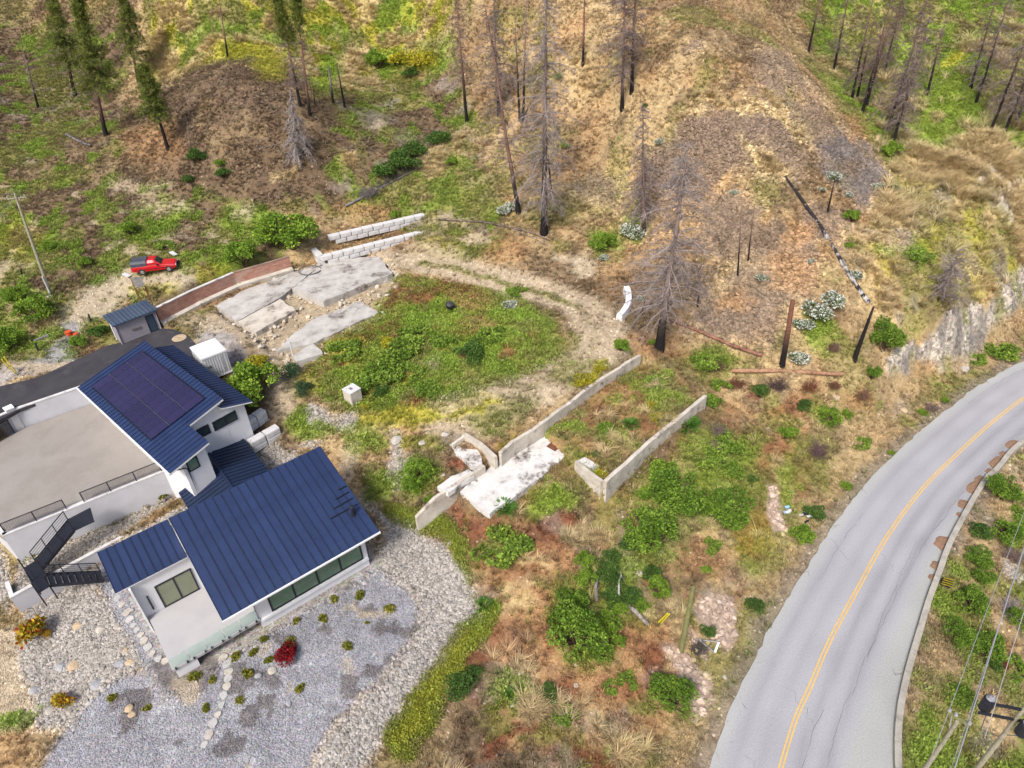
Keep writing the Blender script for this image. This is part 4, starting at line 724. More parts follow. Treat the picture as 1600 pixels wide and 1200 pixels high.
poly_wall([(-50.6, 49.0), (-53.8, 46.4)], .3, -7.5, -1.92, 'retaining_wall', 'conc', 'short concrete wall closing the terrace behind the slatted gate', cap='cwhite')
gp = thing('gate_post', un(34,668,-2), 'thick white concrete post at the end of the driveway wall beside the slatted gate', 'post')
pc = un(31,668,-2)[:2]; MB().box([*pc, -1.0], [*GF.u, 0], [*GF.v, 0], [0, 0, 1], (.32, .32, 1.3)).build('shaft', M['cwhite'], gp); MB().box([*pc, .36], [*GF.u, 0], [*GF.v, 0], [0, 0, 1], (.38, .38, .06)).build('cap', M['trimw'], gp)
def slat_rail(name, a, b, z, label, cat, h=1.05, n=9, posts=None, mat='black', za=None):
    a, b = np.array(a[:2]), np.array(b[:2]); L = np.linalg.norm(b-a); t = thing(name, (*a, z), label, cat); zb = z if za is None else za
    P = lambda s, q: np.array([*(a+(b-a)*s), z+(zb-z)*s+q]); k = posts or max(2, round(L/1.8)+1)
    for i in range(k): MB().bar(P(i/(k-1), -.12), P(i/(k-1), h), .06, .06).build('post', M[mat], t)
    for j in range(n): MB().bar(P(0, .12+(h-.14)*j/(n-1)), P(1, .12+(h-.14)*j/(n-1)), .025 if j < n-1 else .07, .02 if j < n-1 else .05).build('slat', M[mat], t)
    return t
SA, SB = un(106,801,-2)[:2], un(133,787,-2)[:2]; on = lambda p: WR+wd*((p-WR)@wd)+wn*-.12
inn = on
slat_rail('railing', inn(WL-wd*.25), inn(SA), -1.92, 'short run of black slatted railing beside the top of the stairs at the terrace corner', 'railing')
slat_rail('railing', inn(SB), inn(WR-(-wd)*.3), -1.92, 'long run of black slatted railing between the stairs and the garage', 'railing')
sg_ = thing('slatted_gate', un(2,675,-2), 'black slatted gate beside the white post at the terrace entrance', 'gate'); ga, gb = un(25,672,-2)+[.1,-.4,0], un(-60,716,-2)+[.1,-.4,0]
for j in range(11): MB().bar(ga+[0, 0, .15+j*.15], gb+[0, 0, .15+j*.15], .1, .03).build('slat', M['black'], sg_)
for s in (0, .25, .5, 1): MB().bar(ga+(gb-ga)*s, ga+(gb-ga)*s+[0, 0, 1.8], .07, .07).build('frame_post', M['black'], sg_)
def stairs():
    t = thing('metal_staircase', un(60, 905, -5.3), 'black metal staircase with two flights and a landing down the terrace wall', 'staircase')
    zt, zl, zb = -2.02, -3.75, -5.25
    out = wn if ((un(115,827,zt)[:2]-WR)@wn) > 0 else -wn
    s0 = (SA-WR)@wd; s1 = (SB-WR)@wd; e = [un(*q, zt)[:2] for q in ((106,811),(141,793),(147,814),(115,829))]
    MB().prism(e, zt-.1, zt).build('platform', M['black'], t)
    def flight(a0, a1, b0, b1, z0, z1, n):
        a0, a1, b0, b1 = (np.array(q[:2]) for q in (a0, a1, b0, b1))
        for s, e_ in ((a0, b0), (a1, b1)):
            MB().bar([*s, z0-.1], [*e_, z1-.05], .06, .28).build('stringer', M['black'], t)
            MB().bar([*s, z0+.95], [*e_, z1+1.0], .06, .06).build('handrail', M['black'], t)
            for j in range(3): MB().bar([*s, z0+.25+j*.23], [*e_, z1+.3+j*.23], .02, .02).build('rail_bar', M['black'], t)
            for k in range(4): q = k/3; MB().bar([*(s+(e_-s)*q), z0+(z1-z0)*q-.05], [*(s+(e_-s)*q), z0+(z1-z0)*q+1.0], .05, .05).build('post', M['black'], t)
        for i in range(n):
            q = (i+.5)/n; c0 = a0+(b0-a0)*q; c1 = a1+(b1-a1)*q; z = z0+(z1-z0)*(i+1)/(n+1); d = (b0-a0)/np.linalg.norm(b0-a0)*.19
            MB().prism([c0-d, c1-d, c1+d, c0+d], z-.04, z).build('tread', M['black'], t)
    l0, l1 = un(55,876,zl), un(66,889,zl); flight(un(106,812,zt), un(115,828,zt), l0, l1, zt, zl, 9)
    L = [un(*p, zl)[:2] for p in [(37,887),(55,876),(67,889),(71,897),(77,915),(59,926),(50,908)]]
    MB().prism(L, zl-.12, zl).build('landing', M['black'], t)
    for a, b in ((0, 6), (6, 5)):
        for z in (.3, .55, .8, 1.05): MB().bar([*L[a], zl+z], [*L[b], zl+z], .04, .03).build('rail_bar', M['black'], t)
    for p in (L[0], L[6], L[5], L[4]): MB().bar([*p, zl-1.6], [*p, zl+1.05], .07, .07).build('post', M['black'], t)
    flight(un(71,896,zl), un(77,914,zl), un(157,893,zb), un(163,907,zb), zl, zb, 8)
stairs()
# ---------------------------------------------------------------- shed, container, pickup
def shed():
    F = Frame(np.array([-41.1, 61.6]), 45.2); L, Wd = 4.5, 2.45
    t = thing('garden_shed', F(2.2, 1.2, 0), 'small grey clad shed with a dark ribbed roof beside the driveway', 'shed')
    b = [(.2, .2), (L-.2, .2), (L-.2, Wd-.2), (.2, Wd-.2)]; MB().prism([F(*p) for p in b], -.3, [2.35, 2.35, 2.55, 2.55]).build('wall', M['siding'], t)
    bo = MB()
    for j in range(15):
        z = .05+j*.152
        for (a, c) in (((.2, .2), (L-.2, .2)), ((.2, Wd-.2), (.2, .2))):
            p, q = F(*a), F(*c); d = (q-p)/np.linalg.norm(q-p); n_ = np.array([d[1], -d[0]])
            bo.hexa([[*(p+n_*.03), z], [*(q+n_*.03), z], [*q, z], [*p, z], [*(p+n_*.006), z+.14], [*(q+n_*.006), z+.14], [*q, z+.14], [*p, z+.14]])
    setp(bo.build('cladding_boards', M['siding'], t), kind='stuff')
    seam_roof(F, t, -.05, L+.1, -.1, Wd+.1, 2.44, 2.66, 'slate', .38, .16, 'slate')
    window(F, t, L-1.3, L-.45, .02, 2.05, v=.2, name='door_frame', glass='door', fr_w=.06)
    MB().box(F(2.0, .13, 1.15), [*F.u, 0], [*F.v, 0], [0, 0, 1], (.42, .03, .11)).build('vent', M['wood'], t)
    for u in (.16, L-.16): MB().bar(F(u, .14, -.2), F(u, .14, 2.34), .09, .09).build('corner_trim', M['siding'], t)
    MB().tube([F(L+.02, Wd-.1, 2.4), F(L-.1, .5, 2.2), F(L-.12, .3, 0)], .045, 6).build('downspout', M['trimw'], t)
    MB().tube([F(.1, 1.6, 2.4), F(.12, 1.5, 2.0), F(.12, 1.5, 0)], .05, 6).build('downspout', M['trimw'], t)
shed()
def container():
    F = Frame(np.array([-29.5, 54.6]), 41.5); L, Wd, H_ = 2.3, 2.55, 2.55    # u to the far right, v away to the left
    F = Frame(np.array([-29.45, 54.45]), 39.5)
    t = thing('storage_container', F(1.2, 1.3, 0), 'white corrugated storage container standing on grey gravel behind the garage', 'container')
    b = [(0, 0), (2.4, 0), (2.4, 2.9), (0, 2.9)]; MB().prism([F(*p) for p in b], .05, 2.6).build('shell', M['plastic'], t)
    for a, c in (((0, 0), (2.4, 0)), ((2.4, 0), (2.4, 2.9)), ((0, 2.9), (0, 0))):
        p, q = F(*a), F(*c); d = (q-p)/np.linalg.norm(q-p); n_ = np.array([d[1], -d[0]]); Lg = np.linalg.norm(q-p); k = int(Lg/.24)
        for i in range(k): x = p+d*(.12+(Lg-.24)*(i+.5)/k); MB().box([*(x+n_*.02), 1.32], [*d, 0], [*n_, 0], [0, 0, 1], (.055, .025, 1.12)).build('wall_rib', M['plastic'], t)
        for z in (.14, 2.52): MB().box([*(p+d*Lg/2+n_*.03), z], [*d, 0], [*n_, 0], [0, 0, 1], (Lg/2, .035, .08)).build('edge_rail', M['trimw'], t)
    MB().prism([F(.08, .08), F(2.32, .08), F(2.32, 2.82), F(.08, 2.82)], 2.601, 2.63).build('lid', M['trimw'], t)
    MB().box(F(.5, -.07, 1.5), [*F.u, 0], [*F.v, 0], [0, 0, 1], (.16, .03, .07)).build('latch', M['wood'], t); MB().bar(F(1.8, -.08, .4), F(1.8, -.08, 2.3), .04, .04).build('locking_bar', M['wire'], t)
container()
def pickup():
    a, b = gnd(214, 428), gnd(277, 418); ang = math.atan2(*(b-a)[1::-1]); c = (a+b)/2; z = max(HT(*a[:2]), HT(*b[:2]), HT(*c[:2]))-.05
    t = thing('pickup_truck', (c[0], c[1], z), 'red pickup truck with a charcoal canopy over its bed, parked on the grass', 'pickup truck', rz=0)
    t.rotation_euler = (0, 0, ang); I = np.eye(3)
    def part(name, mb, mat, par=t, **k): me = mb.mesh(name, M[mat] if isinstance(mat, str) else mat, (0, 0, 0), smooth=k.get('smooth', False)); o = inst(name, me, (0, 0, 0), par); return o
    def loft(secs):                              # (x, z bottom, z top, half width bottom, half width top)
        mb = MB(); v = []
        for x, z0, z1, w0, w1 in secs: v += [(x, -w0, z0), (x, -w0*1.0, z0+(z1-z0)*.6), (x, -w1, z1), (x, w1, z1), (x, w0, z0+(z1-z0)*.6), (x, w0, z0)]
        n = len(secs); return mb.add(v, [(i*6+k, (i+1)*6+k, (i+1)*6+(k+1) % 6, i*6+(k+1) % 6) for i in range(n-1) for k in range(6)]+[tuple(range(6)), tuple(range((n-1)*6, n*6))[::-1]])
    body = part('body', loft([(-2.42,.5,.98,.8,.78),(-2.35,.42,1.02,.84,.82),(-.6,.38,1.02,.86,.84),(.55,.36,1.0,.86,.83),(.75,.36,1.0,.86,.82),(1.6,.4,.95,.86,.78),(2.2,.42,.88,.84,.74),(2.4,.5,.8,.78,.66)]), 'red')
    bv = body.modifiers.new('edge', 'BEVEL'); bv.width = .05; bv.segments = 2; bv.limit_method = 'ANGLE'
    part('cab', loft([(-.62,.98,1.5,.8,.62),(-.5,.98,1.6,.81,.64),(.1,.98,1.6,.81,.64),(.25,.98,1.56,.81,.63),(.85,.96,1.0,.8,.74)]), 'red')
    part('canopy', loft([(-2.4,1.0,1.56,.8,.68),(-2.3,1.0,1.62,.82,.7),(-.7,1.0,1.62,.82,.7),(-.64,1.0,1.55,.8,.68)]), 'canopy')
    for s in (-1, 1):
        part('window', MB().hexa([(-1.9,s*.80,1.12),(-.85,s*.80,1.12),(-.85,s*.825,1.12),(-1.9,s*.825,1.12),(-1.9,s*.73,1.46),(-.85,s*.73,1.46),(-.85,s*.755,1.46),(-1.9,s*.755,1.46)]), 'glassd')
        part('window', MB().hexa([(-.42,s*.79,1.1),(.52,s*.79,1.1),(.52,s*.82,1.1),(-.42,s*.82,1.1),(-.38,s*.67,1.52),(.2,s*.67,1.52),(.2,s*.70,1.52),(-.38,s*.70,1.52)]), 'glassd')
        part('door_mirror', MB().box((.5, s*.95, 1.1), *I, (.06, .1, .08)), 'black'); part('headlight', MB().box((2.34, s*.58, .72), *I, (.07, .15, .08)), 'lampw'); part('tail_light', MB().box((-2.41, s*.7, .82), *I, (.03, .08, .16)), 'lampr')
        part('trim_strip', MB().box((0, s*.865, .62), *I, (2.1, .01, .035)), 'black')
        for x in (-1.35, 1.55):
            w = part('wheel', MB().add([(x+.36*math.cos(k*math.pi/9), s*.87+dy, .36+.36*math.sin(k*math.pi/9)) for dy in (-.12*s-.0, .02*s) for k in range(18)], [(k, (k+1) % 18, 18+(k+1) % 18, 18+k) for k in range(18)]+[tuple(range(18))[::-1], tuple(range(18, 36))]), 'tyre')
            part('rim', MB().add([(x+r*math.cos(k*math.pi/6), s*(.895+d), .36+r*math.sin(k*math.pi/6)) for r, d in ((.22, 0), (.16, -.005), (.07, .015)) for k in range(12)], [(i*12+k, i*12+(k+1) % 12, (i+1)*12+(k+1) % 12, (i+1)*12+k) for i in range(2) for k in range(12)]+[tuple(range(24, 36))]), 'chrome', w)
            part('wheel_arch', MB().tube([(x+.43*math.cos(q), s*.865, .38+.43*math.sin(q)) for q in np.linspace(-.1, math.pi+.1, 12)], .035, 5), 'red')
    part('windscreen', MB().hexa([(.30,-.6,1.5),(.34,-.6,1.53),(.34,.6,1.53),(.30,.6,1.5),(.80,-.7,1.02),(.85,-.7,1.05),(.85,.7,1.05),(.80,.7,1.02)]), 'glassd')
    part('front_bumper', MB().box((2.42, 0, .52), *I, (.08, .8, .1)), 'black'); part('rear_bumper', MB().box((-2.48, 0, .52), *I, (.08, .78, .09)), 'chrome'); part('grille', MB().box((2.4, 0, .72), *I, (.03, .38, .08)), 'black'); part('tailgate', MB().box((-2.42, 0, .8), *I, (.02, .7, .18)), 'red'); part('bonnet_crease', MB().bar((.95, 0, .99), (2.15, 0, .9), .5, .02), 'red')
pickup()
# ---------------------------------------------------------------- ruins
GD = lambda px, py, dz=0: gnd(px, py)+np.array([0, 0, dz])
def slab(pix, z, th, mat, name, label, cat='slab', jag=.12, seed=1):
    """thick concrete slab with a broken outline"""
    r = random.Random(seed); P = [un(*p, z)[:2] for p in pix]; O = []
    for i in range(len(P)):
        a, b = P[i], P[(i+1) % len(P)]; L = np.linalg.norm(b-a); k = max(1, int(L/.7)); d = (b-a)/L; n_ = np.array([-d[1], d[0]])
        for j in range(k): O.append(a+(b-a)*j/k+(n_*r.uniform(-jag, jag) if j else 0))
    return setp(MB().prism(O, z-th, z).build(name, M[mat]), label, cat)
slab([(456,451),(507,411),(560,402),(592,401),(613,427),(540,457),(505,471),(480,461)], .34, 1.3, 'slabc', 'concrete_slab', 'largest bare concrete slab of the ruin, with a thick broken front edge and a hose ring on it', seed=1)
slab([(338,478),(375,456),(452,427),(506,411),(455,451),(440,463),(415,478),(372,501)], .2, .8, 'slabc', 'concrete_slab', 'long pale concrete slab lying along the foot of the red brick wall', seed=2)
slab([(372,502),(437,467),(462,484),(400,519)], .12, .8, 'cburn', 'concrete_slab', 'small dark stained concrete slab between the two long pale slabs', seed=3)
slab([(430,549),(455,524),(487,500),(528,484),(562,470),(591,488),(488,537),(443,545)], -.10, .9, 'slabc', 'concrete_slab', 'sunken concrete slab with dark debris on it, in front of the largest slab', seed=4)
slab([(457,556),(488,536),(503,548),(504,552),(463,565)], .12, 1.5, 'slabc', 'concrete_slab', 'thick square concrete footing with a white pipe standing beside it', jag=.04, seed=5)
slab([(719,768),(762,733),(800,700),(848,672),(893,705),(840,749),(765,803)], -2.55, .6, 'cold', 'concrete_floor', 'white concrete floor of the lower ruin with a square drain hole near its far corner', 'floor', seed=6)
slab([(683,760),(705,744),(732,733),(742,741),(700,770)], -2.0, .5, 'cold', 'concrete_slab', 'narrow white slab piece lying behind the short leaning wall of the lower ruin', seed=7)
slab([(700,694),(727,680),(752,712),(754,728),(735,728)], -1.9, .5, 'cold', 'concrete_slab', 'cracked white slab beside the burnt low wall at the back of the lower ruin', seed=8)
slab([(903,719),(914,714),(936,727),(932,737)], -1.9, .25, 'cold', 'concrete_slab', 'flat pale concrete plate lying by the corner of the outer enclosure wall', jag=.02, seed=9)
h = MB(); c = un(866, 697, -2.54); h.box(c+[0, 0, .02], [*GF.u, 0], [*GF.v, 0], [0, 0, 1], (.5, .5, .03)); o = h.build('drain_hatch', M['rust']); setp(o, 'square dark drain hatch in the white floor of the lower ruin', 'hatch')
def ruinwall(pix, z1, z0, th, label, mat='cburn', rag=.08, seed=1, side=1):
    """old wall along a surveyed top edge, ragged top, board-marked faces"""
    r = random.Random(seed); T = [un(*p, z) for p, z in zip(pix, z1)]; pts = []; zs = []
    for i in range(len(T)-1):
        k = max(1, int(np.linalg.norm(T[i+1]-T[i])/1.1))
        for j in range(k): p = T[i]+(T[i+1]-T[i])*j/k; pts.append(p[:2]); zs.append(p[2]+r.uniform(-rag, rag))
    pts.append(T[-1][:2]); zs.append(T[-1][2])
    zb = [min(z0, HT(*p)-.5) for p in pts]
    return poly_wall(pts[::side], th, zb[::side], zs[::side], 'ruined_wall', mat, label)
ruinwall([(998,553),(930,595),(845,659),(800,688)], [-.75,-.8,-.9,-1.0], -3.2, .32, 'long straight weathered concrete wall along the track, ending beside the white floor', seed=1)
ruinwall([(800,687),(779,706)], [-.95,-1.0], -3.3, .3, 'short end of ruined wall pierced by a dark slotted vent', seed=2, rag=.02)
ruinwall([(777,712),(752,690),(728,676)], [-1.1,-1.15,-1.0], -3.2, .28, 'scorched low wall meeting the vent wall at the back of the white floor', seed=3, rag=.1)
ruinwall([(728,676),(705,693)], [-1.2,-1.5], -3, .26, 'short crumbling wall stub at the back corner of the lower ruin', seed=4)
ruinwall([(755,726),(725,745),(677,777),(648,806)], [-1.8,-1.9,-2.2,-3.2], -4.4, .3, 'short leaning retaining wall on the near side of the white floor', seed=5, side=1)
ruinwall([(1100,617),(1050,657),(1010,690),(975,722),(943,750)], [-1.6,-1.55,-1.6,-1.6,-1.6], -4.6, .34, 'long outer enclosure wall of the ruin holding back orange grass', seed=6)
ruinwall([(943,750),(902,719)], [-1.6,-1.75], -4.2, .3, 'short return wall at the near corner of the outer enclosure', seed=7)
vt = MB(); a, b = un(802,689,-1.25), un(782,705,-1.25); d = (b-a)/np.linalg.norm(b-a); nrm = np.array([d[1], -d[0], 0]); nrm = nrm if nrm[1] < 0 else -nrm
for i in range(5): vt.box(a+(b-a)*(.15+.17*i)+nrm*.04+[0, 0, -.25], d, nrm, [0, 0, 1], (.09, .03, .32))
setp(vt.build('wall_vent', M['black']), 'dark slotted vent set in the end of the long ruined wall', 'vent')
# retaining walls of moulded concrete blocks
def block_mesh(L=1.44, Dp=.75, H_=.62):
    r = random.Random(3); mb = MB(); I = np.eye(3); mb.box((0, 0, H_/2), *I, (L/2-.035, Dp/2, H_/2-.02)); mb.box((0, 0, H_/2), *I, (L/2-.09, Dp/2+.04, H_/2-.07)); return mb.mesh('concrete_block', M['cwhite'])
BLK = block_mesh()
def block_wall(pix, z, rows, label):
    P = [un(*p, z)[:2] for p in pix]; t = thing('block_wall', (*P[0], z), label, 'wall'); w = wloc(t); r = random.Random(5)
    for i in range(len(P)-1):
        a, b = P[i], P[i+1]; L = np.linalg.norm(b-a); d = (b-a)/L; ang = math.atan2(d[1], d[0]); k = max(1, round(L/1.45)); st = L/k
        for row in range(rows):
            n = k if row % 2 == rows % 2 or k < 2 else k; of = 0 if row % 2 else .0
            for j in range(n):
                p = a+d*(st*(j+.5)+(st/2 if row % 2 == 0 and j < n-1 and k > 2 else 0)); inst('concrete_block', BLK, np.array([*p, z+row*.62])-w+[r.uniform(-.02, .02), r.uniform(-.03, .03), 0], t, (0, 0, ang+r.uniform(-.015, .015)), (st/1.45, 1, 1))
    return t
block_wall([(492,401),(504,414),(677,370)], .25, 2, 'lower of the two white block walls, turning a corner beside the bright green bush')
block_wall([(515,382),(664,347)], 1.35, 2, 'upper of the two white block walls, standing on the slope behind the other')
block_wall([(386,676),(416,655)], -1.5, 2, 'short stack of pale blocks closest to the garage gable')
block_wall([(394,706),(438,681)], -2.35, 2, 'short stack of pale blocks on river stones below the garage gable')
# red block wall behind the ruin
def brick_wall():
    t = thing('brick_wall', GD(350, 440), 'long low red brick wall with a pale coping above the ruin slabs', 'wall'); prof = [((243,483), (247,489), 1.4), ((300,455), (303,468), 1.75), ((365,427), (366,444), 1.9), ((452,402), (450,410), 1.9)]
    T = [un(*p[0], 2.15-.1*i) for i, p in enumerate(prof)]
    for i in range(3):
        a, b = T[i], T[i+1]; d = (b-a)[:2]/np.linalg.norm((b-a)[:2]); n_ = np.array([-d[1], d[0]])*.3
        m_ = MB(); m_.hexa([[*a[:2], -.3], [*b[:2], -.3], [*(b[:2]+n_), -.3], [*(a[:2]+n_), -.3], [*a[:2], a[2]], [*b[:2], b[2]], [*(b[:2]+n_), b[2]], [*(a[:2]+n_), a[2]]])
        o = m_.build('wall_section', M['brick'], t); uv = o.data.uv_layers.new(name='UVMap'); base = np.array(wloc(t))
        for lp in o.data.loops: v = np.array(o.data.vertices[lp.vertex_index].co)+base; uv.data[lp.index].uv = (float((v[:2]-T[0][:2])@d), float(v[2]))
        MB().hexa([[*(a[:2]-n_*.1), a[2]+.001], [*(b[:2]-n_*.1), b[2]+.001], [*(b[:2]+n_*1.1), b[2]+.001], [*(a[:2]+n_*1.1), a[2]+.001], [*(a[:2]-n_*.1), a[2]+.09], [*(b[:2]-n_*.1), b[2]+.09], [*(b[:2]+n_*1.1), b[2]+.09], [*(a[:2]+n_*1.1), a[2]+.09]]).build('coping', M['cold'] if i < 2 else M['brick'], t)
        e = -n_*1.6; MB().hexa([[*(a[:2]-n_*.02+e), -.3], [*(b[:2]-n_*.02+e), -.3], [*(b[:2]-n_*.02), -.3], [*(a[:2]-n_*.02), -.3], [*(a[:2]-n_*.02+e), .45], [*(b[:2]-n_*.02+e), .42], [*(b[:2]-n_*.02), .55], [*(a[:2]-n_*.02), .6]]).build('footing', M['cburn'], t)
brick_wall()
# concrete cube, pipe, drum, hose ring, barrier, boards, posts and the like
def at(px, py, dz=0): return GD(px, py, dz)
c = at(553, 627); t = thing('concrete_cube', c, 'weathered concrete cube with a square socket in its top, standing in the weeds', 'concrete block')
MB().box(c+[0, 0, .62], [*GF.u, 0], [*GF.v, 0], [0, 0, 1], (.62, .62, .8)).build('body', M['cburn'], t, bevel=.04); MB().box(c+[0, 0, 1.425], [*GF.u, 0], [*GF.v, 0], [0, 0, 1], (.64, .64, .05)).build('top_slab', M['cwhite'], t); MB().box(c+[-.05, 0, 1.48], [*GF.u, 0], [*GF.v, 0], [0, 0, 1], (.2, .14, .012)).build('socket', M['crack'], t)
p = un(460, 563, -.9); o = MB().tube([p, p+[0, 0, 2.2], p+[.02, 0, 2.3]], .09, 8).build('stand_pipe', M['plastic']); setp(o, 'slim white stand pipe beside the square concrete footing', 'pipe')
c = at(704, 486); t = thing('barbecue_kettle', c, 'black kettle barbecue abandoned in the overgrown oval', 'barbecue')
MB().lathe(c+[0, 0, .35], [(.2, 0), (.42, .12), (.5, .35), (.5, .52)], 16).build('bowl', M['black'], t); MB().lathe(c+[0, 0, .875], [(.5, 0), (.44, .16), (.25, .25), (.03, .28)], 16).build('lid', pmat('sooty_lid', lin(92,92,96,.7), lin(50,50,54,.7), 3, .4), t)
for k in range(3): a = k*2.1; MB().bar(c+[.22*math.cos(a), .22*math.sin(a), .48], c+[.48*math.cos(a), .48*math.sin(a), -.05], .05).build('leg', M['black'], t)
c = un(484, 422, .46); o = MB().tube([c+[1.35*math.cos(a), 1.25*math.sin(a), .02*math.sin(5*a)] for a in np.linspace(.35, 6.2, 36)], .055, 6).build('hose_ring', M['wired']); setp(o, 'black hose coiled in a wide ring on the largest concrete slab', 'hose')
pts = [at(*q) for q in ((978,456),(981,463),(982,472),(981,481),(977,489),(972,496),(967,501))]; mb = MB()
for i in range(len(pts)-1):
    a, b = pts[i], pts[i+1]; na = np.gradient(np.array(pts)[:, :2], axis=0); q = lambda k, w: np.array([-na[k][1], na[k][0]])/np.linalg.norm(na[k])*w
    f = lambda k, w, z: np.array([*(pts[k][:2]+q(k, w)), pts[k][2]+z]); w0, w1 = .42, .30
    mb.hexa([f(i, -w0, -.4), f(i+1, -w0, -.4), f(i+1, w0, -.4), f(i, w0, -.4), f(i, -w1, .75), f(i+1, -w1, .75), f(i+1, w1, .75), f(i, w1, .75)] if False else [f(i, w0, -.4), f(i, -w0, -.4), f(i+1, -w0, -.4), f(i+1, w0, -.4), f(i, w1, .75), f(i, -w1, .75), f(i+1, -w1, .75), f(i+1, w1, .75)])
setp(mb.build('curved_barrier', M['trimw']), 'curved white concrete barrier standing at the bend of the track', 'barrier')
c = at(222, 462); t = thing('lean_to_table', c, 'grey board top on rusty legs standing behind the red pickup', 'table')
P4 = [un(*q, z) for q, z in (((204,434),3.9),((220,432),3.9),((227,446),3.6),((212,449),3.6))]; MB().hexa([x-[0, 0, .06] for x in P4]+P4).build('board_top', M['wood'], t)
for q in P4: MB().bar(q-[0, 0, .05], [q[0], q[1], HT(*q[:2])-.1], .07).build('leg', M['rust'], t)
for x in (.25, .75): a = P4[3]+(P4[2]-P4[3])*x; MB().bar(a-[0, 0, .7], P4[0]+(P4[1]-P4[0])*x-[0, 0, .7], .05).build('brace', M['rust'], t)
c = at(109, 524); t = thing('orange_bucket', c, 'small orange bucket lying where the dirt path meets the gravel', 'bucket'); MB().lathe(c, [(.26, -.02), (.32, .4), (.36, .5)], 10).build('tub', M['orange'], t); MB().tube([c+[.34*math.cos(a), .1, .5+.2*math.sin(a)] for a in np.linspace(0, math.pi, 8)], .02, 4).build('handle', M['black'], t); MB().lathe(c+[.55, .2, 0], [(.3, 0), (.28, .12), (.1, .18)], 9).build('lid', M['orange'], t)
for px, py, ptx, pty, lb in [(143,505,138,491,'short dark post leaning beside the path above the shed'), (60,550,55,536,'short dark post standing on the gravel beside the timber offcut'), (33,432,33,420,'small grey post stub in the meadow by the tall utility pole')]:
    c = at(px, py); q = un(ptx, pty, c[2]+1.0); setp(MB().bar(c-[0, 0, .2], q, .14).build('marker_post', M['black']), lb, 'post')
c = at(64, 535); setp(MB().bar(c+[-.7, 0, .15], c+[.5, .9, .35], .3, .22).build('timber_offcut', M['wood']), 'grey timber offcut lying beside the dark post on the gravel', 'timber')
for a, b, w, lb in [((194,431),(208,437),.5,'pale sheet lying on the ground at the tail of the pickup'), ((268,397),(279,404),.5,'white board leaning in the grass beyond the nose of the pickup')]:
    p, q = at(*a, .3), at(*b, .25); q = p+(q-p)*.7; setp(MB().bar(p, q, w, .08).build('board', M['plastic']), lb, 'board')
for px, py, lb in [(1230,802,'blue and white plastic litter on the verge slope'), (1258,813,'white and black plastic litter nearest the road verge')]:
    c = at(px, py); mb = MB(); r = random.Random(px)
    for k in range(5): mb.box(c+[r.uniform(-.4, .4), r.uniform(-.5, .5), .15+.08*k], *[v/np.linalg.norm(v) for v in (np.array([1, r.uniform(-.6, .6), .2]), np.array([-r.uniform(-.6, .6), 1, .1]), np.array([0, 0, 1.]))], (.2, .11, .04))
    mb.mi = [0 if (i//6) % 2 else 1 for i in range(len(mb.f))]; mb.cm = 1; setp(mb.build('plastic_litter', [M['plastic'], M['blue'] if px < 1240 else M['black']]), lb, 'litter')
# ---------------------------------------------------------------- poles and wires
def top_for(base, px, py):                       # the point at pixel (px, py) nearest to standing above a base
    d = ray(px, py); t = ((base[:2])@d[:2])/(d[:2]@d[:2]); return CAMP+d*t
def utility_pole(base_px, top_px, label, mat, r=.15):
    b = at(*base_px); tp = top_for(b, *top_px); t = thing('utility_pole', b, label, 'utility pole'); MB().tube([b-[0, 0, .5], b+(tp-b)*.5, tp], [r*1.25, r*1.1, r*.8], 10).build('pole', M[mat], t); return t, b, tp
t, b, tp = utility_pole((79,461), (24,305), 'tall grey utility pole standing alone in the meadow beyond the driveway', 'poleg')
MB().bar(tp+[-.9, -.2, -.3], tp+[.9, .2, -.3], .1, .12).build('crossarm', M['poleg'], t)
for s in (-.8, .8, 0): MB().lathe(tp+[s, s*.22, -.2 if s else .0], [(.05, 0), (.08, .08), (.05, .2)], 8).build('insulator', M['wire'], t)
MB().tube([b+[.12, -.12, 0], b+[.12, -.12, 2.4]], .07, 6).build('conduit', M['plastic'], t); MB().lathe(b-[0, 0, .1], [(.45, 0), (.4, .14), (.2, .16)], 10).build('footing', M['cwhite'], t)
for q in ((-8, 330), (-8, 395)): e = un(q[0]-120, q[1]+60, 4); setp(MB().tube([tp+[0, 0, -.2]+(e-tp)*s+[0, 0, -1.2*s*(1-s)*4*.3] for s in np.linspace(0, 1, 8)], .012, 4, False).build('power_line', M['wire']), 'thin service wire running from the lone meadow pole past the dirt path' if q[1] < 350 else 'second thin wire sloping down from the lone meadow pole', 'cable')
t, b2, tp2 = utility_pole((1064,1017), (1083,918), 'mossy green utility pole leaning slightly above the pink rock patches', 'pole', .17)
MB().lathe(tp2, [(.14, -.02), (.12, .05), (.02, .08)], 8).build('pole_cap', M['pole'], t)
ga = at(1028, 974); gb = at(1033, 974)
for a, q, lb in [(ga, (1043,959), 'pair'), (gb, (1046,958), 'pair')]:
    pass
gt = thing('guy_wire', ga, 'guy wire with two yellow guards anchoring the mossy green pole', 'guy wire'); MB().tube([ga, tp2], .012, 4, False).build('wire', M['wire'], gt); MB().tube([ga+[0, 0, .05], ga+(tp2-ga)*.3], .055, 6).build('guy_guard', M['yellow'], gt); MB().tube([gb+[0, 0, .05], gb+(tp2-gb)*.28], .055, 6).build('guy_guard', M['yellow'], gt)
for q, lb in [((1120,933),'guy wire from the mossy pole to the upper pink rock'), ((1190,975),'long guy wire from the mossy pole toward the road verge')]: setp(MB().tube([tp2-[0, 0, .2], at(*q)], .012, 4, False).build('guy_wire', M['wire']), lb, 'guy wire')
g1 = at(22, 583); gt = thing('guy_wire', g1, 'two tall yellow guy guards beside the driveway in the grass', 'guy wire')
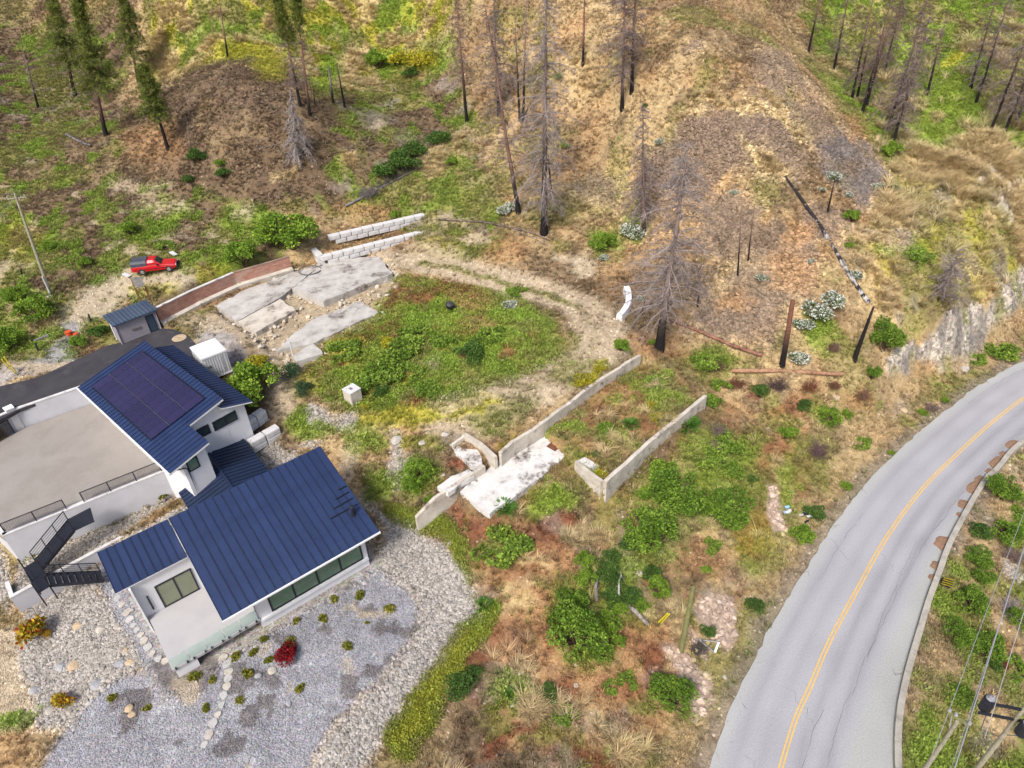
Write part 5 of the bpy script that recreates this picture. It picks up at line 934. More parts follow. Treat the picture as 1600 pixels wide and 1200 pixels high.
for a, q in (((24,584),(3,562)), ((27,583),(6,558))): b = at(*a); MB().tube([b, un(*q, b[2]+2.1)], .06, 6).build('guy_guard', M['yellow'], gt)
pa, pb, pc_ = un(1091, 1003, -8.2), un(1122, 1013, -8.2), un(1117, 1022, -8.4)
o = thing('road_sign_back', at(1118, 1024), 'fallen metal sign frame lying on the slope between the pink rocks', 'sign'); za = at(1091,1003,.25); zb = at(1121,1012,.7); zc = at(1116,1023,.25)
for p, q in ((za, zb), (za, zc), (zb, zc)): MB().tube([p, q], .035, 6).build('frame_tube', M['wire'], o)
MB().bar(zb, zc, .16, .03).build('sign_plate', M['wire'], o)
# hazard marker by the barrier
c = at(1473, 921); t = thing('hazard_marker', c, 'small yellow and black striped hazard marker behind the road barrier', 'sign'); MB().bar(c-[0, 0, .2], c+[0, 0, 1.0], .07).build('post', M['wood'], t)
cx = c+[0, -.06, .95]; ud = np.array([.8, -.6, 0]); nd_ = np.array([-.6, -.8, 0]); MB().box(cx, ud, nd_, [0, 0, 1], (.34, .02, .5)).build('plate', M['black'], t)
for i in range(4): z = -.42+i*.25; MB().add([cx+ud*-.33+nd_*.025+[0, 0, z], cx+ud*.33+nd_*.025+[0, 0, z+.12], cx+ud*.33+nd_*.025+[0, 0, z+.24], cx+ud*-.33+nd_*.025+[0, 0, z+.12]], [(0, 1, 2, 3), (3, 2, 1, 0)]).build('stripe', M['yellow'], t)
# power line at the lower edge, seen from above
def line_pole():
    tp = un(1497, 1126, .5); b = np.array([tp[0], tp[1], HT(*tp[:2])]); t = thing('utility_pole', b, 'utility pole below the road carrying pale wires on a short crossarm', 'utility pole')
    MB().tube([b-[0, 0, .5], tp-[0, 0, .1]], [.16, .10], 10).build('pole', M['poleg'], t); a, c = un(1482, 1113, .6), un(1513, 1133, .6); MB().bar(a, c, .14, .12).build('crossarm', M['pole'], t)
    for p in (a, (a*2+c)/3, c): MB().lathe(p+[0, 0, .06], [(.06, 0), (.11, .1), (.07, .24)], 8).build('insulator', M['wire'], t)
    MB().bar(tp-[0, 0, 1.4], (a*.8+c*.2)-[0, 0, .1], .05).build('brace', M['wire'], t)
    tp2 = un(1604, 1102, -1.0); b2 = np.array([tp2[0], tp2[1], HT(*tp2[:2])]); t2 = thing('utility_pole', b2, 'utility pole with a bank of black transformers below the road', 'utility pole'); MB().tube([b2-[0, 0, .5], tp2], [.17, .11], 10).build('pole', M['poleg'], t2)
    for z in (-.5, -1.6): MB().bar(tp2+[-1.9, .5, z], tp2+[1.9, -.5, z], .12, .16).build('crossarm', M['black'], t2)
    for x, y in ((-1.15, .95), (.1, -.6), (1.1, -.3)):
        q = tp2+[x, y, -1.5]; cn = MB().lathe(q, [(.3, -.55), (.34, -.5), (.34, .5), (.28, .6)], 14).build('transformer', M['black'], t2); MB().lathe(q+[0, 0, .6], [(.26, .002), (.2, .08), (.02, .1)], 14).build('transformer_lid', M['wire'], cn)
        for k in (-.12, .12): MB().lathe(q+[k, 0, .64], [(.04, 0), (.06, .1), (.03, .3)], 6).build('bushing', M['wire'], cn)
    MB().tube([tp2+[-1.1, .9, -1], tp2+[-1.4, .2, -3], tp2+[-.2, 0, -3.6]], .03, 5).build('cable_loop', M['wired'], t2); MB().tube([tp2+[.9, -.3, -1], tp2+[.8, -.5, -2.6], tp2+[.1, 0, -3.4]], .03, 5).build('cable_loop', M['wired'], t2)
    for st, en, lb, r in [(a, (1608,782), 'outermost pale wire of the roadside power line', .018), (c, (1602,852), 'twisted pale cable in the middle of the roadside power line', .035), (c+[-.12, .05, .1], (1606,846), 'thin wire running beside the twisted roadside cable', .014), (tp2+[-1.5, .4, .1], (1600,960), 'pale wire crossing above the transformer bank', .018)]:
        e0 = un(*en, 2.0); dr = (e0-st); e = st+dr*1.9; bk = st-dr*.45
        P = [st+(bk-st)*s for s in np.linspace(1, 0, 5)][:-1]+[st+(e-st)*s+[0, 0, -.9*s*(1-s)] for s in np.linspace(0, 1, 14)]
        setp(MB().tube(P, r, 5, False).build('power_line', M['wire']), lb, 'cable')
line_pole()
# ---------------------------------------------------------------- stones: boulders, stepping stones
def rock_mesh(seed, sub=2, flat=.7, jag=.35, mat='stone', name='boulder', smooth=False):
    bm = bmesh.new(); bmesh.ops.create_icosphere(bm, subdivisions=sub, radius=1); r = random.Random(seed); pl = [(Vector((r.gauss(0, 1), r.gauss(0, 1), r.gauss(0, 1))).normalized(), r.uniform(.55, .9)) for _ in range(9)]
    for v in bm.verts:
        for n_, d in pl:
            k = v.co.dot(n_)-d
            if k > 0: v.co -= n_*k*.9
        v.co *= 1+r.uniform(-.06, .06)*jag*2; v.co.z *= flat
    me = bpy.data.meshes.new(name); bm.to_mesh(me); bm.free(); me.materials.append(M[mat] if isinstance(mat, str) else mat); return me
for i, (px, py, rp, mat, lb) in enumerate([
 (157,980,9,'stone','rounded white boulder in the middle of the river stones'), (146,977,6,'stoneg','grey boulder lying against the rounded white one'), (97,1039,10,'stoneg','pale grey angular boulder beside the tan slab stone'), (118,1034,13,'stonet','tan slab stone in the river stones, beside the pale grey one'),
 (190,1032,11,'stoneg','slanting dark grey boulder next to the stepping stones'), (203,1031,9,'stonet','tan boulder leaning on the slanting dark grey one'), (196,1014,6,'stonet','small cream stone above the pair of leaning boulders'), (152,1064,12,'stoneg','flat bluish grey boulder at the edge of the blue gravel'), (163,1061,6,'stone','small pale stone touching the flat bluish grey boulder'), (55,1076,9,'stoneg','grey boulder on the sandy edge of the river stones'), (79,1107,9,'stone','pale boulder by the bottom corner of the river stones'),
 (122,975,9,'stonet','low tan boulder half sunk in the river stones'), (202,1104,8,'stonet','upper of two cream stones on the slate gravel patch'), (206,1114,7,'stonet','lower of two cream stones on the slate gravel patch'), (426,1044,9,'stone','white boulder beside the red-leaved shrub'), (404,1054,6,'stoneg','greenish flat stone by the slate patch next to the red shrub'), (452,1096,6,'stoneg','small greenish stone alone on the blue gravel'),
 (620,684,11,'stone','pale concrete lump topped with a bluish slab, on the slope behind the house'), (695,676,7,'stone','broken white stone above the back of the lower ruin'), (660,690,8,'stone','grey rubble lump on the slope between house and ruin'), (693,741,4,'stone','small white ball of stone beside the narrow slab piece'), (703,846,6,'stone','lower white boulder on the edge of the river stones'), (706,835,4,'stone','smaller white stone above the boulder at the river stones'), (627,796,4,'stone','white stone near the roof corner of the house'),
 (900,1069,5,'stone','white stone in the orange grass below the big bushes'), (1132,1057,4,'stone','white stone beside the road verge'), (1087,1127,4,'stone','white stone at the foot of the pink rock'), (1410,638,8,'stonet','tan rock outcrop on the slope above the road bend'), (1507,573,10,'stone','loose white block at the foot of the rock cut'), (1305,618,9,'stonet','weathered rock poking from the slope below the tan log'), (800,1100,5,'stone','pale stone among straw tufts at the bottom of the slope'), (1000,893,7,'stone','white jagged rock between the dark green bushes')]):
    g = at(px, py+rp*.5); s = rp/(F_PX/((g-CAMP)@FW)); o = inst('boulder', rock_mesh(100+i, 2, random.Random(i).uniform(.5, .75), .35, mat), g+[0, 0, s*.12], None, (0, 0, i*1.7), (s*1.05, s*.85, s*.9)); setp(o, lb, 'boulder')
def stepping(name, pts, sizes, seed):
    g0 = at(*pts[0]); t = thing(name, g0, None, None); t['kind'] = 'structure'; r = random.Random(seed)
    for i, (px, py) in enumerate(pts):
        g = at(px, py); s = sizes*r.uniform(.8, 1.2); k = 7; pl = [g[:2]+np.array([math.cos(a), math.sin(a)])*s*r.uniform(.75, 1.15) for a in [2*math.pi*j/k+r.uniform(-.2, .2) for j in range(k)]]
        MB().prism(pl, g[2]-.1, g[2]+.10).build('stepping_stone', M['flag' if r.random() < .7 else 'stone'], t, bevel=.015)
stepping('stone_path', [(172,897),(178,910),(180,922),(184,935),(191,946),(199,957),(203,968),(208,978),(214,985),(221,993),(226,1002),(232,1012),(238,1022),(247,1030),(258,1034)], .30, 1)
stepping('garden_path', [(349,1028),(354,1039),(358,1050),(357,1061),(355,1073),(350,1087),(346,1102),(340,1117),(334,1131),(328,1147),(320,1164)], .30, 2)
# ---------------------------------------------------------------- vegetation: fast all-quad meshes
class QM:
    def __init__(s): s.V = []; s.F = []; s.C = []; s.n = 0
    def quads(s, V, F, C): s.V.append(V); s.F.append(F+s.n); s.C.append(np.broadcast_to(C, (len(V), 3))); s.n += len(V)
    def sticks(s, a, b, ra, rb, col, colb=None): # three-sided tapering twigs, one per row
        a, b = np.asarray(a, float).reshape(-1, 3), np.asarray(b, float).reshape(-1, 3); n = len(a); d = b-a; d /= np.linalg.norm(d, axis=1)[:, None]+1e-9
        ref = np.where(np.abs(d[:, 2:3]) < .9, [[0, 0, 1.]], [[1., 0, 0]]); x = np.cross(ref, d); x /= np.linalg.norm(x, axis=1)[:, None]+1e-9; y = np.cross(d, x)
        ra = np.broadcast_to(ra, (n,))[:, None]; rb = np.broadcast_to(rb, (n,))[:, None]; V = np.empty((n, 6, 3))
        for k in range(3):
            w = x*math.cos(2.0944*k)+y*math.sin(2.0944*k); V[:, k] = a+w*ra; V[:, 3+k] = b+w*rb
        F = np.array([(0, 1, 4, 3), (1, 2, 5, 4), (2, 0, 3, 5)])[None]+(np.arange(n)*6)[:, None, None]
        c = np.broadcast_to(col, (n, 3)); cb = c if colb is None else np.broadcast_to(colb, (n, 3)); C = np.empty((n, 6, 3)); C[:, :3] = c[:, None]; C[:, 3:] = cb[:, None]
        s.quads(V.reshape(-1, 3), F.reshape(-1, 4), C.reshape(-1, 3))
    def tube(s, P, R, C, n=8):
        P = np.asarray(P, float); m = len(P); t = np.gradient(P, axis=0); t /= np.linalg.norm(t, axis=1)[:, None]; ref = np.array([1., 0, 0]) if abs(t[0, 0]) < .8 else np.array([0, 1., 0]); x = np.cross(ref, t); x /= np.linalg.norm(x, axis=1)[:, None]; y = np.cross(t, x)
        a = np.arange(n)*2*math.pi/n; V = P[:, None]+(x[:, None]*np.cos(a)[None, :, None]+y[:, None]*np.sin(a)[None, :, None])*np.broadcast_to(R, (m,))[:, None, None]
        i, k = np.meshgrid(np.arange(m-1), np.arange(n), indexing='ij'); F = np.stack([i*n+k, i*n+(k+1) % n, (i+1)*n+(k+1) % n, (i+1)*n+k], -1).reshape(-1, 4)
        s.quads(V.reshape(-1, 3), F, np.repeat(np.broadcast_to(C, (m, 3)), n, 0))
    def leaves(s, p, d, w, L, W, col, fold=.25): # folded leaf of two faces: p base, d direction, w side
        n = len(p); L = np.broadcast_to(L, (n,))[:, None]; W = np.broadcast_to(W, (n,))[:, None]; u = np.cross(d, w)
        V = np.stack([p, p+d*L*.5+w*W*.5+u*W*fold, p+d*L, p+d*L*.5-w*W*.5+u*W*fold], 1)
        F = np.array([(0, 1, 2, 3)])[None]+(np.arange(n)*4)[:, None, None]; s.quads(V.reshape(-1, 3), F.reshape(-1, 4), np.repeat(np.broadcast_to(col, (n, 3)), 4, 0))
    def mesh(s, name, mat, off=(0, 0, 0)):
        V = (np.concatenate(s.V)-np.asarray(off)).astype(np.float32); F = np.concatenate(s.F).astype(np.int32); me = bpy.data.meshes.new(name)
        me.vertices.add(len(V)); me.vertices.foreach_set('co', V.ravel()); me.loops.add(F.size); me.loops.foreach_set('vertex_index', F.ravel()); me.polygons.add(len(F)); me.polygons.foreach_set('loop_start', (np.arange(len(F))*4).astype(np.int32)); me.update(calc_edges=True)
        c = np.ones((len(V), 4), np.float32); c[:, :3] = np.concatenate(s.C); me.color_attributes.new('Col', 'FLOAT_COLOR', 'POINT').data.foreach_set('color', c.ravel()); me.materials.append(mat); return me
def unit(v): return v/(np.linalg.norm(v, axis=-1, keepdims=True)+1e-9)
LEAF = vmat('leaf', 'Col', .2, 3, .7, .35); BARK = vmat('bark', 'Col', .35, 5, .95); TWIG = vmat('dead_twig', 'Col', .2, 4, .95, spec=.1)

# ---------------------------------------------------------------- shrubs
def shrub_parts(seed, n=900, leaf=.2, cols=((96,140,44),(128,164,60)), lobes=7, tall=.9, spread=1., kind='bush', flower=None):
    """a unit shrub (radius about 1): stems that carry lobes of leaves"""
    r = np.random.default_rng(seed); q = QM(); st = QM(); cc = np.array([lin(*c) for c in cols])
    if kind == 'spiky':                          # rosette of long leaves
        m = 90; az = r.uniform(0, 6.28, m); el = r.uniform(.25, 1.3, m); d = np.stack([np.cos(az)*np.cos(el), np.sin(az)*np.cos(el), np.sin(el)], -1); p = d*.12; w = unit(np.cross(d, [[0, 0, 1.]])); t = r.random((m, 1))
        q.leaves(p, d, w, r.uniform(.7, 1.1, m), .15, cc[0]*(1-t)+cc[1]*t); e = p+d*.9; d2 = unit(d*[[1, 1, .2]]); q.leaves(e-d*.2, d2, w, .35, .1, cc[0]*(1-t)+cc[1]*t)
        st.sticks([[0, 0, -.1]], [[0, 0, .25]], .06, .05, lin(110,96,70)); return q, st
    L = unit(r.normal(size=(lobes, 3)))*[[.62*spread, .62*spread, .42*tall]]*r.uniform(.6, 1.35, (lobes, 1)); L[:, 2] = np.abs(L[:, 2])*1.1+.35*tall; R_ = r.uniform(.55, 1.25, lobes)*1.32/lobes**.5*(.8+.2*spread)
    k = r.choice(lobes, n, p=R_**2/(R_**2).sum()); d = unit(r.normal(size=(n, 3))); d[:, 2] = np.abs(d[:, 2])*.9-.25*r.random(n); d = unit(d); rad = R_[k]*r.uniform(.45, 1.08, n)**.6; p = L[k]+d*rad[:, None]*[[1, 1, .85*tall+.1]]
    ld = unit(d+r.normal(size=(n, 3))*.75); w = unit(np.cross(ld, r.normal(size=(n, 3)))); tone = r.random((lobes, 1))[k]*.7+r.random((n, 1))*.3; c = (cc[0]*(1-tone)+cc[1]*tone)*r.uniform(.62, 1.35, (n, 1)); c = c*(1+(r.random((n, 1)) > .9)*np.array([[.7, .5, .3]]))
    q.leaves(p-ld*leaf*.4, ld, w, leaf*r.uniform(.7, 1.4, n), leaf*r.uniform(.45, .8, n), c)
    if flower is not None:
        m = int(n*(.6 if flower[2] > 100 else .12)); j = r.choice(n, m); q.leaves(p[j]+d[j]*.07, ld[j], w[j], leaf*.9, leaf*.8, lin(*flower)*r.uniform(.8, 1.1, (m, 1)))
    sh = r.integers(0, n, 60); a = L[k[sh]]*.6+r.normal(size=(60, 3))*.06; b = p[sh]*1.06
    st.sticks(np.tile([[0, 0, -.12]], (lobes, 1))+r.normal(size=(lobes, 3))*[[.06, .06, 0]], L, .035, .02, lin(104,90,70)); st.sticks(a, b, .014, .006, lin(112,98,78)); return q, st
SHR = {}
def shrub_kind(key, nvar, **k):
    SHR[key] = []
    for i in range(nvar):
        q, s_ = shrub_parts(hash(key) % 7 if False else sum(map(ord, key))+i, **k); SHR[key].append((q.mesh('foliage', LEAF), s_.mesh('stem', BARK)))
shrub_kind('bright', 3, n=3800, leaf=.10, cols=((104,144,40),(168,198,80)), lobes=22, tall=1.25); shrub_kind('big', 3, n=4600, leaf=.075, cols=((84,124,36),(150,182,72)), lobes=26, tall=1.25)
shrub_kind('dark', 3, n=2000, leaf=.11, cols=((68,104,46),(112,146,66)), lobes=14); shrub_kind('blue', 2, n=1500, leaf=.12, cols=((62,96,62),(88,118,80)), lobes=6, tall=1.1)
shrub_kind('low', 3, n=1500, leaf=.16, cols=((108,144,50),(158,184,78)), lobes=14, tall=.6, spread=1.2); shrub_kind('yellow', 2, n=1200, leaf=.14, cols=((166,168,44),(206,194,60)), lobes=6, tall=.7)
shrub_kind('white', 3, n=1100, leaf=.16, cols=((112,136,84),(150,162,118)), lobes=6, tall=.8, flower=(246,248,240)); shrub_kind('spiky', 2, cols=((70,120,40),(116,160,66)), kind='spiky')
shrub_kind('tuft', 3, n=260, leaf=.5, cols=((112,122,44),(160,158,66)), lobes=4, tall=.7); shrub_kind('redleaf', 1, n=900, leaf=.2, cols=((112,20,30),(168,36,44)), lobes=7, tall=.8); shrub_kind('autumn', 2, n=420, leaf=.22, cols=((196,196,52),(206,150,60)), lobes=7, tall=1.3, spread=.75, flower=(186,70,40))
SH = []                                          # filled below: kind, x, y, radius in survey pixels, label, group, name
def shrub(kind, px, py, rp, label, group='green shrubs on the slopes', name='shrub', k=[0], sq=1.):
    g = at(px, py+rp*.45); s = rp*(1.24 if rp > 10 else 1.08)/(F_PX/((g-CAMP)@FW)); k[0] += 1; v = SHR[kind][k[0] % len(SHR[kind])]
    t = thing(name, g-np.array([0, 0, .05]), label, {'weed_tuft': 'plant'}.get(name, 'shrub'), group, rz=k[0]*2.4); t.scale = (s*1.02, s*1.02, s*sq*random.uniform(.85, 1.05)); inst('foliage', v[0], (0, 0, 0), t)
    if rp > 9: inst('stem', v[1], (0, 0, 0), t)
    return t
G1, G2, G3, G4, G5 = 'green shrubs around the ruins', 'shrubs on the bank above the road', 'white-flowered shrubs on the burnt hill', 'shrubs beyond the road barrier', 'small plants in the gravel garden'
for a in [
 ('bright',455,370,38,'large bright green bush at the corner of the lower block wall',G1), ('bright',381,404,25,'round bright green bush hanging over the red brick wall',G1), ('bright',400,610,40,'big bright green bush beside the gable of the garage',G1), ('yellow',407,566,17,'low yellow-green bush between the container and the big garage bush',G1), ('blue',459,581,14,'round bluish green bush on the dirt strip, upper of two',G1), ('blue',475,609,13,'narrow bluish green bush on the dirt strip, lower of two',G1),
 ('big',1052,770,42,'large leafy bush below the corner of the enclosure wall, middle of the thicket',G2), ('big',1016,832,44,'large leafy bush at the lower end of the thicket below the enclosure wall',G2), ('big',1136,798,36,'large round bush at the road end of the thicket',G2), ('big',1098,788,26,'medium bush wedged inside the thicket between two larger ones',G2), ('bright',1035,740,22,'pale green bush at the top of the thicket below the enclosure wall',G2), ('bright',1005,770,14,'small bush at the upper edge of the thicket, closest to the enclosure corner',G2), ('dark',985,850,18,'dark bush hugging the lower edge of the thicket',G2),
 ('big',900,985,46,'biggest bush on the slope, closest to the river stones',G2), ('big',897,938,24,'bush growing on the upper side of the biggest slope bush',G2), ('bright',950,975,20,'leafy bush beside the biggest slope bush, near the grey dead log',G2), ('big',940,1018,18,'low bush at the lower side of the biggest slope bush',G2), ('bright',966,1002,11,'small round bush in orange grass below the grey dead log',G2), ('big',1050,1085,34,'round bright bush alone near the lower pink rock',G2),
 ('bright',914,876,15,'small yellowish bush above the cluster of dark bushes',G2), ('bright',915,905,16,'leafy bush at the side of the dark bush cluster facing the house',G2), ('dark',948,885,18,'tall dark bush at the top of the dark bush cluster',G2), ('dark',955,868,13,'bush tip above the dark bush cluster',G2), ('dark',960,905,15,'dark bush in the heart of the dark bush cluster',G2), ('dark',952,930,18,'rounded dark bush between two grey dead branches',G2), ('dark',983,930,19,'dark bush with a white dead branch at its side',G2), ('dark',1018,892,14,'dark bush touching the white jagged rock',G2), ('bright',1028,918,16,'leafy bush below the white jagged rock',G2), ('bright',1000,945,12,'small bush above the grey dead log',G2), ('bright',965,950,14,'bush at the lower end of the dark bush cluster',G2),
 ('bright',656,738,19,'leafy bush above the gravel rise behind the lower ruin',G1), ('bright',645,760,16,'bush just below the leafy one behind the lower ruin',G1), ('bright',671,780,10,'small bush at the leaning wall of the lower ruin',G1), ('spiky',787,790,17,'spiky green plant at the near edge of the white floor',G1), ('low',785,848,30,'wide leafy low bush on the red slope below the white floor',G1), ('low',815,845,16,'leafy bush tip at the end of the wide low bush',G1), ('low',785,878,10,'small leafy plant below the wide low bush',G1),
 ('low',540,545,20,'yellowish leafy bush beside the square concrete footing',G1), ('low',595,575,26,'leafy bush in the middle of the overgrown oval',G1), ('low',622,545,22,'leafy bush in the oval above the middle one',G1), ('low',640,580,20,'leafy bush in the oval beside the middle one',G1), ('low',666,604,18,'dark leafy bush at the lower rim of the oval',G1), ('dark',596,610,12,'small dark bush beyond the concrete cube in the oval',G1), ('low',655,520,22,'leafy bush in the oval between the kettle and the sunken slab',G1), ('low',690,530,18,'leafy bush below the black kettle',G1), ('dark',735,550,22,'dark leafy strip bush on the far half of the oval',G1), ('low',765,520,18,'leafy bush in the far half of the oval, nearer the track',G1), ('white',795,478,11,'white-flecked bush at the upper rim of the oval',G3), ('low',808,455,12,'green bush where the oval meets the upper track',G1), ('yellow',602,535,12,'yellow flowering weed in the oval beside the sunken slab',G1), ('low',570,600,14,'leafy weed bush next to the concrete cube',G1), ('yellow',570,632,8,'small yellow weed at the foot of the concrete cube',G1),
 ('bright',970,542,12,'round bush at the far end of the long ruined wall',G1), ('bright',1018,535,7,'little bush at the foot of the big grey dead conifer',G1), ('yellow',912,592,14,'yellow flowering bush leaning on the long ruined wall',G1), ('yellow',938,577,10,'smaller yellow bush further along the long ruined wall',G1), ('spiky',985,660,12,'spiky green plant in the middle of the walled enclosure',G1), ('spiky',1074,660,17,'fountain-like grass clump outside the enclosure wall',G1), ('low',1027,595,13,'green weed bush inside the enclosure near its far end',G1), ('low',945,665,12,'grey-green weed inside the enclosure',G1), ('dark',932,708,8,'small dark weed inside the enclosure near the return wall',G1), ('yellow',938,736,9,'yellowish bush in the near corner of the enclosure',G1), ('yellow',1025,650,9,'yellow weed beside the enclosure wall',G1), ('yellow',1018,632,8,'small yellow weed near the centre of the enclosure',G1),
 ('low',1105,560,18,'bush on the slope below the big grey dead conifer',G2), ('low',1108,625,14,'bush at the far end of the enclosure wall',G2), ('low',1125,600,12,'bush by the end of the tan fallen log',G2), ('dark',1186,612,15,'dark round bush below the tan fallen log',G2), ('dark',1255,632,12,'dark bush on the slope between the log and the road',G2), ('bright',1292,653,16,'bright bush on the slope above the road bend',G2), ('bright',1322,648,10,'small bright bush next to the tan rock above the bend',G2), ('bright',1229,677,13,'paired small bush on the slope, above the brown brush pile',G2), ('low',1135,690,20,'spreading bush on the slope beyond the enclosure wall',G2), ('low',1105,715,18,'grey-green bush between the enclosure wall and the thicket',G2), ('low',1145,730,16,'bush above the road end of the thicket',G2), ('dark',1175,748,10,'small dark bush near the narrow pink rock strip',G2), ('low',1345,690,12,'weedy bush at the verge below the road bend',G2), ('bright',1320,760,10,'round green bush at the verge of the inner road edge',G2), ('dark',1275,800,16,'dark bush on the verge above the litter',G2), ('bright',1252,838,18,'bush at the verge below the litter',G2), ('bright',1103,890,9,'little round bush in the bare slope below the thicket',G2), ('low',1110,850,12,'bush under the road end of the thicket',G2), ('dark',1105,985,12,'bush between the two lower pink rocks',G2), ('dark',1180,945,14,'dark bush on the verge beside the larger pink rock',G2), ('low',980,1060,12,'low bush uphill of the round bright bush',G2), ('low',955,1068,11,'small weed bush in the orange slope near the frame bottom',G2), ('low',880,1115,16,'bush at the bottom of the slope among straw tufts',G2), ('dark',855,1080,16,'grey-green weed bush beside the big straw tuft',G2), ('dark',718,1070,24,'grey-green bush against the yellow-green strip',G2), ('dark',740,1050,14,'smaller grey bush beside the yellow-green strip',G2), ('spiky',795,1080,10,'pale spiky plant on the straw slope',G2), ('spiky',757,942,12,'bright tufted plant on the rim of the river stones',G2),
 ('big',1380,530,28,'green bush under the leaning black snag by the rock cut',G2), ('big',1360,585,13,'small bush at the near end of the rock cut',G2), ('bright',1440,645,8,'small bush on the verge near the tan outcrop',G2), ('bright',1475,625,7,'small bush right at the road edge by the bend',G2), ('low',1560,545,20,'verge bush below the far part of the rock cut',G2), ('low',1525,560,12,'verge bush at the foot of the rock cut',G2), ('bright',1391,708,6,'tiny bush at the road edge halfway along the bend',G2),
 ('dark',605,268,20,'dark green bush at the lower end of the row in the gully',G1), ('dark',628,253,24,'dark green bush in the middle of the row in the gully',G1), ('dark',648,236,20,'dark green bush at the upper end of the row in the gully',G1), ('dark',687,217,18,'round dark bush standing apart from the row in the gully',G1), ('bright',706,255,10,'grass-green bush near the round dark one in the gully',G1), ('bright',617,337,9,'small green bush on the upper block wall',G1), ('bright',588,409,6,'tiny green bush at the end of the largest slab',G1), ('bright',872,122,8,'little bright green bush behind the tallest black-based tree',G2), ('dark',643,115,12,'leafy bush on the yellow-flowering patch at the skyline',G1), ('yellow',660,92,20,'yellow-flowering bush near the top of the gully',G1), ('yellow',620,95,18,'second yellow-flowering bush near the top of the gully',G1), ('bright',590,100,16,'bright bush below the skyline beside the dry straw',G1),
 ('bright',60,490,26,'large green bush beside the dirt path, near the lone pole',G1), ('bright',15,535,22,'bright green bush at the picture edge above the driveway',G1), ('bright',30,465,18,'green bush beyond the straw patch near the lone pole',G1), ('dark',155,520,14,'bush between the shed and the dark post',G1), ('bright',125,535,12,'bush beside the gravel path above the driveway',G1), ('dark',308,245,14,'bush at the foot of the thin dead trunk on the brown mound',G1), ('dark',350,272,12,'bush low on the brown mound',G1), ('bright',345,258,9,'smaller bush above the low mound bush',G1), ('dark',295,280,10,'bush on the mound side toward the meadow',G1), ('bright',240,420,9,'grass clump beside the wheel of the pickup',G1), ('bright',205,360,14,'bright weed bush in the meadow above the pickup',G1), ('bright',135,412,11,'weed bush in the meadow near the lone pole',G1), ('bright',80,385,10,'weed bush in the meadow just uphill of the lone pole',G1), ('low',260,380,11,'weed bush in the meadow behind the pickup',G1),
 ('white',1268,484,20,'largest white-flowered shrub, above the green patch on the burnt hill',G3), ('white',1297,468,17,'white-flowered shrub touching the largest one on its uphill side',G3), ('white',1254,508,13,'white-flowered shrub below the largest one',G3), ('white',1243,560,15,'white-flowered shrub at the foot of the broken reddish snag',G3), ('white',985,362,17,'white-flowered shrub beyond the big grey dead conifer',G3), ('white',944,402,9,'small white-flowered shrub above the track bend',G3), ('white',1000,467,9,'white-flowered shrub by the curved white barrier',G3), ('white',1189,434,10,'white-flowered shrub near the two thin snags',G3), ('white',1300,276,13,'white-flowered shrub at the grey scree, above the short snag',G3), ('white',1284,296,8,'small white-flowered shrub beside the short snag',G3), ('white',1326,305,8,'white-flowered shrub below the short snag on the scree',G3), ('white',1370,290,9,'white-flowered shrub at the lower rim of the scree',G3), ('white',1266,407,8,'white-flowered shrub uphill of the long charred log',G3), ('white',1336,430,11,'white-flowered shrub on the downhill side of the long charred log',G3), ('white',792,325,12,'white-flowered shrub at the foot of the reddish leaning trunk',G3), ('white',1031,220,9,'white-flowered shrub high on the rocky hill',G3), ('white',1147,300,7,'tiny white-flowered shrub in the dark rock patch',G3), ('bright',1328,342,12,'round green bush at the tip of the scree',G3), ('bright',1390,240,14,'green bush at the lower end of the right gully',G3), ('blue',1393,295,9,'little conical blue-green bush in the straw slope',G3), ('bright',1325,385,8,'small bush beside the long charred log',G3), ('low',1425,395,20,'green bush on the straw slope above the rock cut',G3), ('bright',940,380,18,'green bush above the track bend',G3), ('low',885,225,8,'sage bush on the tan slope',G3), ('dark',1008,165,6,'tiny dark bush near the pair of standing dead trees',G3),
 ('big',1560,765,24,'green bush just outside the road barrier at the upper bend',G4), ('big',1575,835,26,'green bush under the roadside power line, upper part',G4), ('big',1528,872,20,'green bush outside the barrier above the stone heap',G4), ('big',1530,902,16,'green bush next to the stone heap',G4), ('big',1515,940,26,'green bush outside the barrier below the hazard marker',G4), ('big',1500,990,24,'green bush outside the barrier in the middle of its run',G4), ('big',1535,1010,26,'green bush under the twisted cable',G4), ('big',1590,965,20,'green bush at the picture edge under the pale wire',G4), ('low',1500,1080,18,'grassy bush near the pole with the short crossarm',G4), ('dark',1552,1035,14,'reddish dry bush above the transformer bank',G4), ('low',1585,1040,16,'weedy bush behind the transformers',G4), ('dark',1530,830,16,'dark bush between barrier and power line',G4), ('low',1590,800,12,'low bush in the far corner beyond the barrier',G4),
]: shrub(*a)
